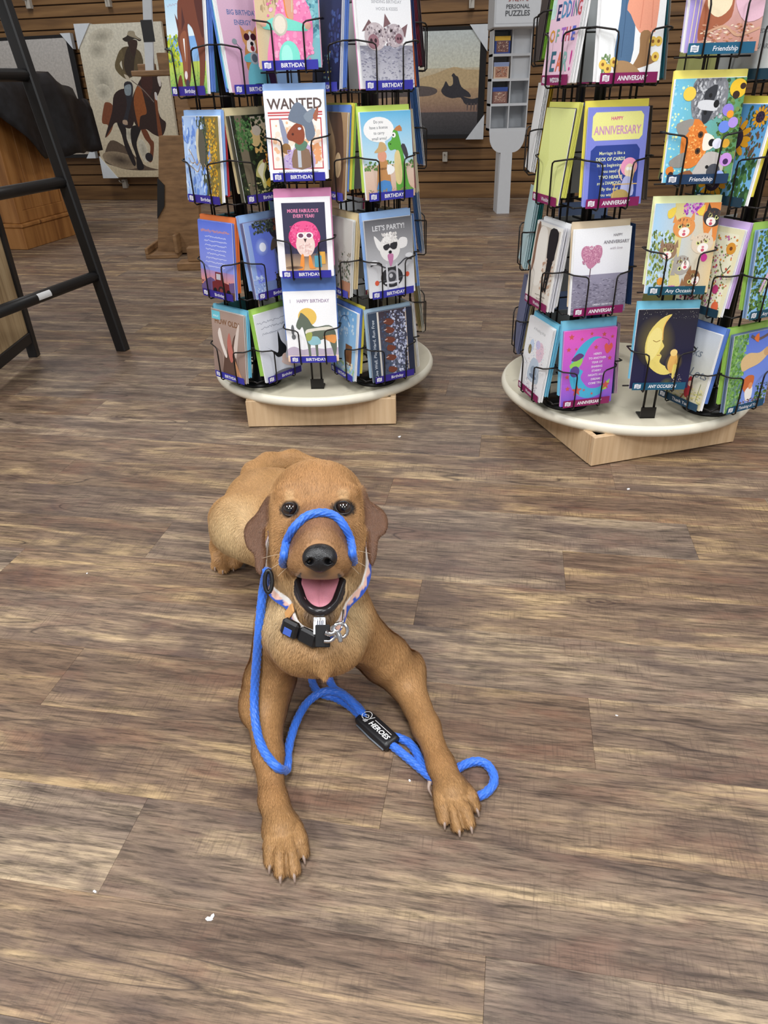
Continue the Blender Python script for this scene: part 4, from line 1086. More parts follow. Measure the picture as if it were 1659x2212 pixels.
ART['SC1'] = [('gh', 0, 0, 100, 100, (120, 200, 232), (96, 150, 90)), ('s', 26, 0, 0, 40, 100, 4, [(214, 240, 206), (170, 224, 236), (236, 246, 180), (104, 190, 226)], 68), ('s', 60, 60, 0, 100, 100, 6, GR, 69), ('p', [(30, 100), (70, 100), (76, 76), (60, 62), (36, 60), (26, 76)], (126, 128, 134), 4), ('p', [(26, 92), (38, 100), (40, 88), (32, 86)], (90, 92, 98), 3), ('s', 40, 30, 62, 74, 100, 3, [(150, 152, 158), (100, 102, 108), (196, 198, 202)], 70, 2),('p', [(44, 88), (60, 94), (58, 80), (46, 76)], (52, 54, 60), 3), ('p', [(44, 70), (58, 72), (54, 60), (46, 58)], (52, 54, 60), 3), ('p', [(36, 78), (46, 80), (62, 78), (64, 70), (50, 70), (38, 72)], (214, 216, 220), 3), ('e', 62, 76, 4, 5, K_), ('e', 52, 84, 2.4, 3, K_), ('e', 48, 68, 2.4, 3, K_), 
              ('p', [(20, 54), (40, 62), (56, 48), (60, 38), (52, 22), (36, 14), (22, 20)], (226, 130, 54), 4), ('p', [(10, 58), (34, 62), (24, 46), (14, 48)], (150, 146, 140), 3), ('p', [(6, 22), (26, 30), (26, 16), (10, 16)], (150, 146, 140), 3), ('s', 26, 26, 20, 56, 56, 3, [(240, 150, 70), (206, 110, 44), (250, 190, 110)], 71), ('p', [(52, 48), (66, 44), (66, 34), (52, 32)], (246, 236, 220), 3), ('e', 64, 39, 5, 5, K_), ('e', 46, 47, 4, 4.4, (90, 56, 30)), ('e', 46, 47, 2, 2.4, K_), ('e', 45, 31, 4, 4.4, (90, 56, 30)), ('e', 45, 31, 2, 2.4, K_), ('p', [(44, 14), (60, 30), (84, 24), (80, 2), (40, 2)], (196, 190, 184), 4), ('e', 72, 10, 10, 11, (80, 82, 90)), ('e', 62, 15, 2.5, 2.5, K_), ('p', [(20, 8), (38, 12), (44, 2), (24, 2)], (150, 96, 60), 3)] + \
             [('e', x, y, r, r, c) for x, y, r, c in ((90, 90, 12, (240, 196, 50)), (88, 84, 5, (60, 40, 30)), (96, 92, 4, (60, 40, 30)), (22, 86, 9, (246, 206, 80)), (80, 70, 8, (150, 130, 220)), (84, 66, 5, (240, 160, 50)), (78, 54, 8, (110, 140, 230)), (90, 58, 7, (180, 150, 230)), (72, 38, 7, (230, 232, 250)), (84, 38, 6, (240, 180, 60)), (88, 22, 9, (206, 150, 226)), (88, 20, 4, (70, 40, 90)), (82, 6, 7, (160, 180, 240)), (8, 12, 6, (226, 130, 50)), (10, 8, 4, (50, 36, 30)))]
ART['SC2'] = [('gh', 0, 0, 100, 100, (170, 210, 240), (226, 200, 150)), ('s', 40, 0, 10, 40, 70, 4, [(130, 150, 70), (90, 110, 60), (170, 180, 110), (200, 224, 244)], 73, 2), ('p', [(30, 100), (48, 100), (46, 40), (56, 0), (36, 0), (38, 50)], (220, 206, 140), 3), ('s', 18, 44, 88, 74, 100, 4, [(190, 90, 190), (150, 60, 170), (220, 140, 210)], 74), ('p', [(74, 100), (100, 100), (100, 60), (82, 62)], (226, 140, 70), 3)]
for (x, y, r, c, d) in ((48, 74, 17, (226, 150, 84), 8), (90, 84, 15, (60, 56, 58), -20), (80, 56, 17, (222, 204, 180), 14), (28, 48, 14, (150, 120, 96), -6), (52, 32, 15, (170, 164, 156), 90), (72, 16, 14, (150, 106, 70), 70)):
    a_ = math.radians(d)
    ART['SC2'] += [('e', x, y, r, r * 0.9, c, d)]
    for s_ in (-1, 1):
        ex, ey = x + s_ * r * 0.75 * math.cos(a_) - r * 0.75 * math.sin(a_), y + (r * 0.75 * math.cos(a_) + s_ * r * 0.75 * math.sin(a_)) * 0.74
        ART['SC2'] += [('p', [(ex - 4, ey - 3), (ex + 4, ey - 3), (ex + s_ * 2, ey + 6)], c)]
        ix, iy = x + s_ * r * 0.36 * math.cos(a_) - r * 0.12 * math.sin(a_), y + (r * 0.12 * math.cos(a_) + s_ * r * 0.36 * math.sin(a_)) * 0.74
        ART['SC2'] += [('e', ix, iy, 3.2, 3.2, (214, 220, 140)), ('e', ix, iy, 1.5, 2, K_)]
    mx, my = x + r * 0.42 * math.sin(a_), y - r * 0.42 * math.cos(a_) * 0.74
    ART['SC2'] += [('e', mx, my, r * 0.5, r * 0.42, (244, 238, 230), d), ('e', mx, my + 1, 2, 1.6, (214, 120, 130)), ('e', mx, my - 2.4, 2.6, 2.4, (206, 90, 110)), ('s', 8, x - r * .6, y + 1, x + r * .6, y + r * .5, 1.6, [c, (110, 80, 60)], int(x + y), 3)]
ART['SC2'] += [('p', [(20, 92), (32, 96), (30, 86), (22, 84)], (236, 206, 80), 2), ('p', [(64, 90), (76, 98), (74, 86)], (236, 206, 80), 2), ('e', 22, 14, 5, 6, (230, 150, 60)), ('e', 86, 40, 5, 6, (206, 60, 150)), ('s', 12, 36, 0, 56, 8, 4, [(190, 90, 190), (150, 60, 170)], 75)]
ART['SC3'] = [('g', 0, 0, 100, 100, (40, 38, 50), (36, 34, 70)), ('s', 14, 4, 88, 98, 99, 0.8, [(220, 220, 200)], 76), ('e', 34, 60, 34, 46, (120, 108, 60), 10, (40, 38, 54)), ('p', [(56, 94), (38, 88), (22, 72), (18, 52), (26, 32), (44, 20), (62, 18), (78, 26), (60, 28), (46, 34), (48, 42), (44, 46), (50, 54), (46, 60), (44, 70), (48, 84)], (230, 210, 116), 3), ('p', [(22, 66), (34, 78), (44, 70), (42, 50), (30, 36), (22, 46)], (238, 222, 140), 4), ('l', [(30, 62), (36, 60), (42, 62)], 1.2, (150, 120, 60)), ('l', [(40, 43), (46, 43)], 1.2, (170, 120, 70)), ('l', [(52, 92), (45, 78), (46, 62)], 1.4, (236, 180, 90)), ('e', 70, 34, 15, 17, (150, 130, 40), 0, (40, 38, 60)), ('p', [(60, 30), (64, 44), (72, 46), (76, 34), (70, 20), (64, 22)], (226, 176, 96), 3), ('e', 68, 46, 6, 6, (240, 206, 130)), ('p', [(70, 30), (76, 30), (74, 14), (70, 14)], (226, 206, 110), 2), ('s', 18, 66, 2, 88, 18, 1.1, [(236, 226, 200), (214, 190, 150)], 78), ('e', 62, 8, 12, 8, (90, 90, 60), 20, (38, 36, 66))]
# --- right rack, right spinner
ART['TA0'] = [('r', 0, 0, 100, 100, (196, 200, 198)), ('t', 'SOMEDOG', 60, 40, 7, (120, 122, 122), 56), ('t', 'THINKS YOU ARE', 50, 26, 8, (120, 122, 122), 80)]
ART['TA1'] = [('g', 0, 0, 100, 100, (84, 150, 206), (126, 190, 236)), ('s', 40, 0, 0, 100, 50, 7, [(60, 100, 60), (84, 130, 76), (46, 80, 50)], 80, 2), ('s', 24, 60, 50, 96, 98, 4, [(60, 90, 60), (110, 80, 60)], 81, 2)]
for x, y, r in ((48, 66, 26), (30, 22, 24), (84, 88, 12)):
    ART['TA1'] += [('e', x + r * 0.8 * math.cos(k * 0.5), y + r * 0.6 * math.sin(k * 0.5), r * 0.34, r * 0.16, (224, 160, 40), math.degrees(k * 0.5)) for k in range(13)] + [('e', x, y, r * 0.62, r * 0.62, (52, 40, 60)), ('s', 14, x - r * .4, y - r * .3, x + r * .4, y + r * .3, 2, [(80, 60, 90), (36, 28, 44)], 83)]
ART['TA2'] = [('r', 0, 0, 100, 100, (240, 234, 196)), ('r', 8, 6, 92, 94, (246, 242, 214)), ('t', 'You', 36, 14, 26, (96, 110, 60), 50), ('s', 36, 50, 8, 94, 92, 4, [(120, 140, 80), (226, 150, 60), (206, 90, 70), (150, 160, 100), (200, 120, 170)], 85), ('e', 84, 78, 9, 9, (226, 156, 60)), ('e', 84, 78, 3, 3, (120, 70, 40)), ('e', 76, 30, 6, 7, (206, 70, 130)), ('e', 84, 10, 7, 9, (230, 110, 70)), ('l', [(70, 62), (82, 50), (92, 60)], 1.4, (84, 90, 60)), ('s', 10, 10, 4, 40, 30, 5, [(206, 90, 130), (120, 70, 60)], 86)]
ART['TA3'] = [('g', 0, 0, 100, 100, (206, 214, 226), (214, 206, 170)), ('t', 'Thanks', 40, 66, 22, (130, 140, 150), 70, 0.3), ('t', 'Lots', 76, 40, 22, (120, 130, 140), 40, 0.3), ('s', 40, 10, 0, 96, 26, 6, [(206, 200, 130), (176, 176, 120), (226, 216, 160)], 88, 0.5), ('p', [(56, 26), (64, 40), (72, 26), (68, 12), (60, 12)], (176, 50, 60), 3), ('e', 66, 30, 5, 5, (226, 190, 170)), ('l', [(58, 14), (50, 4), (42, 6)], 3, (150, 100, 70)), ('l', [(66, 14), (72, 2)], 3, (110, 70, 60)), ('l', [(86, 10), (88, 34)], 1, (120, 130, 80), 0)]
ART['TB2'] = [('g', 0, 0, 100, 100, (120, 180, 232), (150, 200, 240)), ('s', 60, 0, 0, 34, 100, 6, GR, 90), ('l', [(20, 30), (50, 66), (90, 70)], 5, (226, 190, 214)), ('l', [(24, 26), (52, 60), (92, 64)], 4, (206, 220, 170)), ('s', 30, 20, 0, 90, 24, 6, [(90, 140, 70), (120, 170, 90)], 91), ('e', 70, 30, 12, 10, (226, 190, 130)), ('e', 60, 22, 8, 8, (196, 90, 70))]
ART['TB3'] = [('gh', 0, 0, 100, 100, (120, 160, 90), (110, 140, 226)), ('g', 30, 0, 100, 100, (96, 124, 220), (134, 160, 236)), ('s', 60, 0, 0, 34, 100, 6, [(120, 170, 80), (90, 140, 60), (150, 196, 110)], 93), ('p', [(24, 66), (40, 74), (66, 72), (86, 78), (88, 68), (70, 58), (46, 54), (30, 52)], (224, 190, 140), 4), ('e', 86, 72, 9, 8, (206, 164, 116)), ('l', [(40, 96), (60, 90), (90, 96)], 5, (110, 92, 90)), ('p', [(48, 92), (58, 98), (60, 86)], (230, 120, 60), 2), ('p', [(34, 34), (44, 44), (62, 42), (60, 28), (48, 20)], (206, 110, 60), 4), ('p', [(44, 24), (60, 30), (62, 14), (50, 10)], (244, 238, 232), 4), ('e', 56, 30, 5, 6, (230, 150, 100)), ('s', 24, 34, 0, 90, 12, 5, [(140, 100, 90), (226, 226, 236), (110, 90, 84)], 95, 0.5), ('s', 14, 70, 6, 98, 30, 5, GR, 96)]

# ------------------------------------------------------------------ card racks
wire_m = mat('black_powder_wire', (30, 26, 25), 0.42, metal=0.3)
post_m = mat('black_steel_post', (20, 18, 18), 0.4, metal=0.2)
t = NT('cream_laminate')
nz = t.n('TexNoise', {'Vector': t.n('TexCoord').outputs['Object'], 'Scale': 26.0, 'Detail': 5.0}).outputs[0]
nz2 = t.n('TexNoise', {'Vector': t.n('TexCoord').outputs['Object'], 'Scale': 9.0, 'Detail': 3.0}).outputs[0]
cc = t.mix(t.ramp(nz, [(0.62, 0.0), (0.74, 0.5)]), t.mix(nz2, lin((204, 196, 172)), lin((216, 209, 188))), lin((150, 138, 116)))
lam_m = t.out(cc, 0.45)
edge_m = mat('white_edge_band', (232, 226, 208), 0.35, 0.04, 60)
t = NT('maple_plywood')
nz = t.n('TexNoise', {'Vector': t.n('Mapping', {'Vector': t.n('TexCoord').outputs['Object'], 'Scale': (60, 60, 3)}).outputs[0], 'Scale': 1.5, 'Detail': 4.0}).outputs[0]
maple = t.out(t.ramp(nz, [(0.3, lin((196, 164, 126))), (0.6, lin((214, 184, 146))), (0.8, lin((220, 192, 156)))]), 0.5)
Z_T = [0.746, 0.541, 0.3333, 0.130]
Z_C = [0.785, 0.583, 0.381, 0.180]
CW, CH = 0.123, 0.165
TILT = math.radians(6)
STRIP = {'b': ((58, 58, 166), 'BIRTHDAY', 0.0), 'B': ((58, 46, 140), 'Birthday', 0.0), 'w': ((140, 38, 92), 'Wedding', 0.0), 'W': ((140, 38, 92), 'WEDDING', 0.0), 'a': ((142, 36, 96), 'ANNIVERSARY', 0.12), 'f': ((36, 96, 128), 'Friendship', 0.15), 'F': ((36, 62, 96), 'Friendship', 0.15), 'o': ((36, 92, 122), 'ANY OCCASION', 0.12), 'O': ((32, 84, 104), 'Any Occasion', 0.1), 'k': ((30, 66, 92), 'Thank You', 0.0), 'h': ((30, 80, 112), 'Thinking of You', 0.1), 'x': ((30, 60, 78), '', 0.0)}
strip_me = {}


def strip_mesh(k):
    if k not in strip_me:
        col, txt, sh = STRIP[k]
        A = Art(0.112, 0.0165)
        A.k = 3
        A.r(0, 0, 100, 100, col)
        A.p([(4, 22), (4, 78), (9, 84), (13, 74), (16, 80), (16, 26), (11, 18), (8, 28)], (240, 240, 246))
        for q in (64, 50, 36):
            A.l([(6, q), (14, q)], 0.7, col, 0)
        if txt:
            A.t(txt, 56, 28, 9.2, (245, 245, 250), 52, sh)
        strip_me[k] = A.mesh('category_strip')
    return strip_me[k]


def pocket_mesh():
    m = MB()
    for s in (-1, 1):
        P = [(s * 0.031, 0.034, -0.006), (s * 0.031, 0.0, -0.008), (s * 0.031, -0.004, -0.004), (s * 0.031, -0.0045, 0.066), (s * 0.0325, -0.0045, 0.073), (s * 0.038, -0.0035, 0.0765), (s * 0.062, 0.002, 0.080), (s * 0.068, 0.010, 0.0815), (s * 0.0685, 0.036, 0.082)]
        m.tube(P, 0.0017, 6)
    m.tube([(-0.0685, 0.036, 0.082), (0.0685, 0.036, 0.082)], 0.0017, 6)
    m.tube([(-0.066, 0.034, -0.006), (0.066, 0.034, -0.006)], 0.0017, 6)
    return m.mesh('wire_pocket', wire_m)


POCKET = pocket_mesh()
sheet_me = {}


def sheet_mesh(col, w_, h_, th=0.0009):
    k = (tuple(col), round(w_, 4), round(h_, 4), th)
    if k not in sheet_me:
        sheet_me[k] = MB().box((-w_ / 2, 0, 0), (w_ / 2, th, h_)).mesh('sheet', mat('paper_%02x%02x%02x' % tuple(col), col, 0.6, 0.03))
    return sheet_me[k]


def fill_pocket(rack, M_, strip, key, desc, env, backs=3, size=(CW, CH), backcol=(236, 238, 242), where='', off=0.0):
    """wire pocket (part of the rack) and, as things of their own, the cards and envelopes standing in it.
    env = list of (colour, count, raise, name)"""
    p = add_obj('wire_pocket', POCKET, rack, mw=rack.matrix_world.inverted() @ M_)
    if strip:
        st = add_obj('category_strip', strip_mesh(strip), p, loc=(0, -0.0012, -0.003))
    Tm = M_ @ Matrix.Translation((off, 0.0004, 0)) @ Matrix.Rotation(-TILT, 4, 'X')
    y = 0.0
    w_, h_ = size
    if key:
        me = sheet_mesh(W_, w_, h_)
        o = add_obj('greeting_card', None, None)
        bpy.data.objects.remove(o)
        o = thing('greeting_card', desc, 'greeting card', group='greeting cards in the racks')
        o.matrix_world = Tm
        add_obj('card_stock', me, o)
        add_obj('printed_picture', Art(w_, h_).draw(ART[key]).mesh('printed_picture'), o)
        y += 0.0026
    gname = 'spare cards and envelopes in the racks'
    for i in range(backs):
        o = add_obj('greeting_card', sheet_mesh(backcol, w_, h_))
        o.matrix_world = Tm @ Matrix.Translation((RNG.uniform(-0.0012, 0.0012) + 0.001 * (i + 1) * (1 if i % 2 else -0.6), y, RNG.uniform(0, 0.0015))) @ Matrix.Rotation(RNG.uniform(-0.012, 0.012), 4, 'Y')
        tag(o, 'spare card tucked behind the ' + where, 'greeting card', gname)
        y += 0.0027
    for col, n, rs, nm in env:
        for i in range(n):
            o = add_obj('envelope', sheet_mesh(col, w_ + 0.004, h_ - 0.004, 0.0007))
            o.matrix_world = Tm @ Matrix.Translation((RNG.uniform(-0.0015, 0.0015), y, rs * 1.3 + 0.004 + RNG.uniform(-0.0012, 0.0012))) @ Matrix.Rotation(RNG.uniform(-0.01, 0.01), 4, 'Y')
            tag(o, '%s envelope behind the %s' % (nm, where), 'envelope', gname)
            y += 0.0022


def face_M(cx_, cy_, a, r, z, o=0.0):
    n = np.array([math.sin(a), -math.cos(a), 0])
    td = np.array([math.cos(a), math.sin(a), 0])
    m = np.array([cx_, cy_, 0]) + n * r + td * o + np.array([0, 0, z])
    return frame(m, td, -n, (0, 0, 1))


def make_rack(label, ctr, rot, plinth_a, plinth_c, towers, cols):
    rk = thing('card_rack', label, 'card rack', (ctr[0], ctr[1], 0))
    bpy.context.view_layer.update()
    R, zb, zt = 0.305, 0.070, 0.096
    MB().lathe([(R - 0.012, zb), (R - 0.003, zb + 0.003), (R, zb + 0.010), (R, zt - 0.010), (R - 0.003, zt - 0.003), (R - 0.008, zt - 0.0005)], 96).build('edge_band', edge_m, rk)
    MB().lathe([(R - 0.012, zb + 0.004), (R - 0.009, zt)], 96, smooth=False).build('round_platform', lam_m, rk)
    c_, s_ = math.cos(plinth_a), math.sin(plinth_a)
    Pm = frame((plinth_c[0] - ctr[0], plinth_c[1] - ctr[1], 0), (c_, s_, 0), (-s_, c_, 0), (0, 0, 1))
    for nm, lo, hi in (('plinth_panel', (0.001, 0, 0.003), (0.383, 0.014, zb + 0.003)), ('plinth_panel', (0.001, 0.37, 0.003), (0.383, 0.384, zb + 0.003)), ('plinth_panel', (0.0, 0.0145, 0.003), (0.014, 0.3695, zb + 0.003)), ('plinth_panel', (0.37, 0.0145, 0.003), (0.384, 0.3695, zb + 0.003))):
        MB().box(lo, hi, 0.001, M=Pm).build(nm, maple, rk)
    MB().box((0.01, 0.01, 0.0), (0.374, 0.374, 0.004), M=Pm).build('glide_board', post_m, rk)
    for (tx, ty) in towers:
        x, y = tx - ctr[0], ty - ctr[1]
        MB().lathe([(0.052, zt), (0.052, zt + 0.004), (0.046, zt + 0.009), (0.02, zt + 0.011), (0.016, zt + 0.05), (0.014, zt + 0.055)], 40, (x, y, 0)).build('turntable', post_m, rk)
        MB().tube([(x, y, zt + 0.05), (x, y, 1.72)], 0.011, 12).build('spinner_post', post_m, rk)
    return rk


def tower_frame(rk, ctr, cx_, cy_, a, r=0.0966):
    m = MB()
    for k in range(4):
        aa = a + k * math.pi / 2
        n = np.array([math.sin(aa), -math.cos(aa), 0])
        td = np.array([math.cos(aa), math.sin(aa), 0])
        b = np.array([cx_ - ctr[0], cy_ - ctr[1], 0]) + n * (r - 0.038)
        for s in (-0.03, 0.03):
            m.tube([b + td * s + [0, 0, 0.118], b + td * s + [0, 0, 1.70]], 0.0022, 6)
    m.build('spinner_frame', wire_m, rk)
    for z in (0.15, 0.50, 0.90):
        h = MB()
        for k in range(2):
            aa = a + k * math.pi / 2
            n = np.array([math.sin(aa), -math.cos(aa), 0])
            b = np.array([cx_ - ctr[0], cy_ - ctr[1], z])
            h.tube([b - n * (r - 0.038), b, b + n * (r - 0.038)], 0.0022, 6)
        h.build('spinner_spokes', wire_m, rk)


def column_frame(rk, ctr, cx_, cy_, a):
    n = np.array([math.sin(a), -math.cos(a), 0])
    td = np.array([math.cos(a), math.sin(a), 0])
    b = np.array([cx_ - ctr[0], cy_ - ctr[1], 0]) - n * 0.036
    m = MB()
    for s in (-0.0115, 0.0115):
        m.tube([b + td * s + [0, 0, 0.10], b + td * s + [0, 0, 1.70]], 0.0026, 6)
    m.build('column_rails', wire_m, rk)
    f = frame(b, td, -n, (0, 0, 1))
    MB().box((-0.0165, -0.004, 0.0965), (0.0165, -0.001, 0.122), M=f).box((-0.0165, -0.004, 0.0965), (0.0165, 0.03, 0.099), M=f).build('column_bracket', post_m, rk)


LCT, RCT = (-0.154, 1.937), (0.619, 1.709)
LT, RT = (-0.3117, 1.7668), (-0.0118, 1.7509)
SL_, TR_ = (0.437, 1.5618), (0.7488, 1.5047)


def mirror(c, p):
    return (2 * c[0] - p[0], 2 * c[1] - p[1])


rackL = make_rack('left card rack filled with birthday cards on a round cream platform', LCT, 0, math.atan2(-0.009, 0.385), (-0.345, 1.684), [LT, RT, mirror(LCT, LT), mirror(LCT, RT)], None)
rackR = make_rack('right card rack of anniversary and friendship cards on a round cream platform', RCT, 0, 0.274, (0.469, 1.41), [SL_, TR_, mirror(RCT, SL_), mirror(RCT, TR_)], None)
bpy.context.view_layer.update()
BLUE, PBL, SKY, CYA = (104, 142, 218), (160, 196, 244), (128, 206, 234), (140, 216, 232)
PINK, LIM, YEL, TAN = (244, 160, 206), (178, 222, 104), (246, 232, 96), (196, 178, 140)
ORA, RED, CRM, TEA = (238, 128, 66), (206, 60, 76), (238, 230, 206), (70, 140, 150)
NAV, LAV, GRY, MAG = (46, 62, 110), (214, 186, 236), (150, 146, 140), (200, 66, 120)
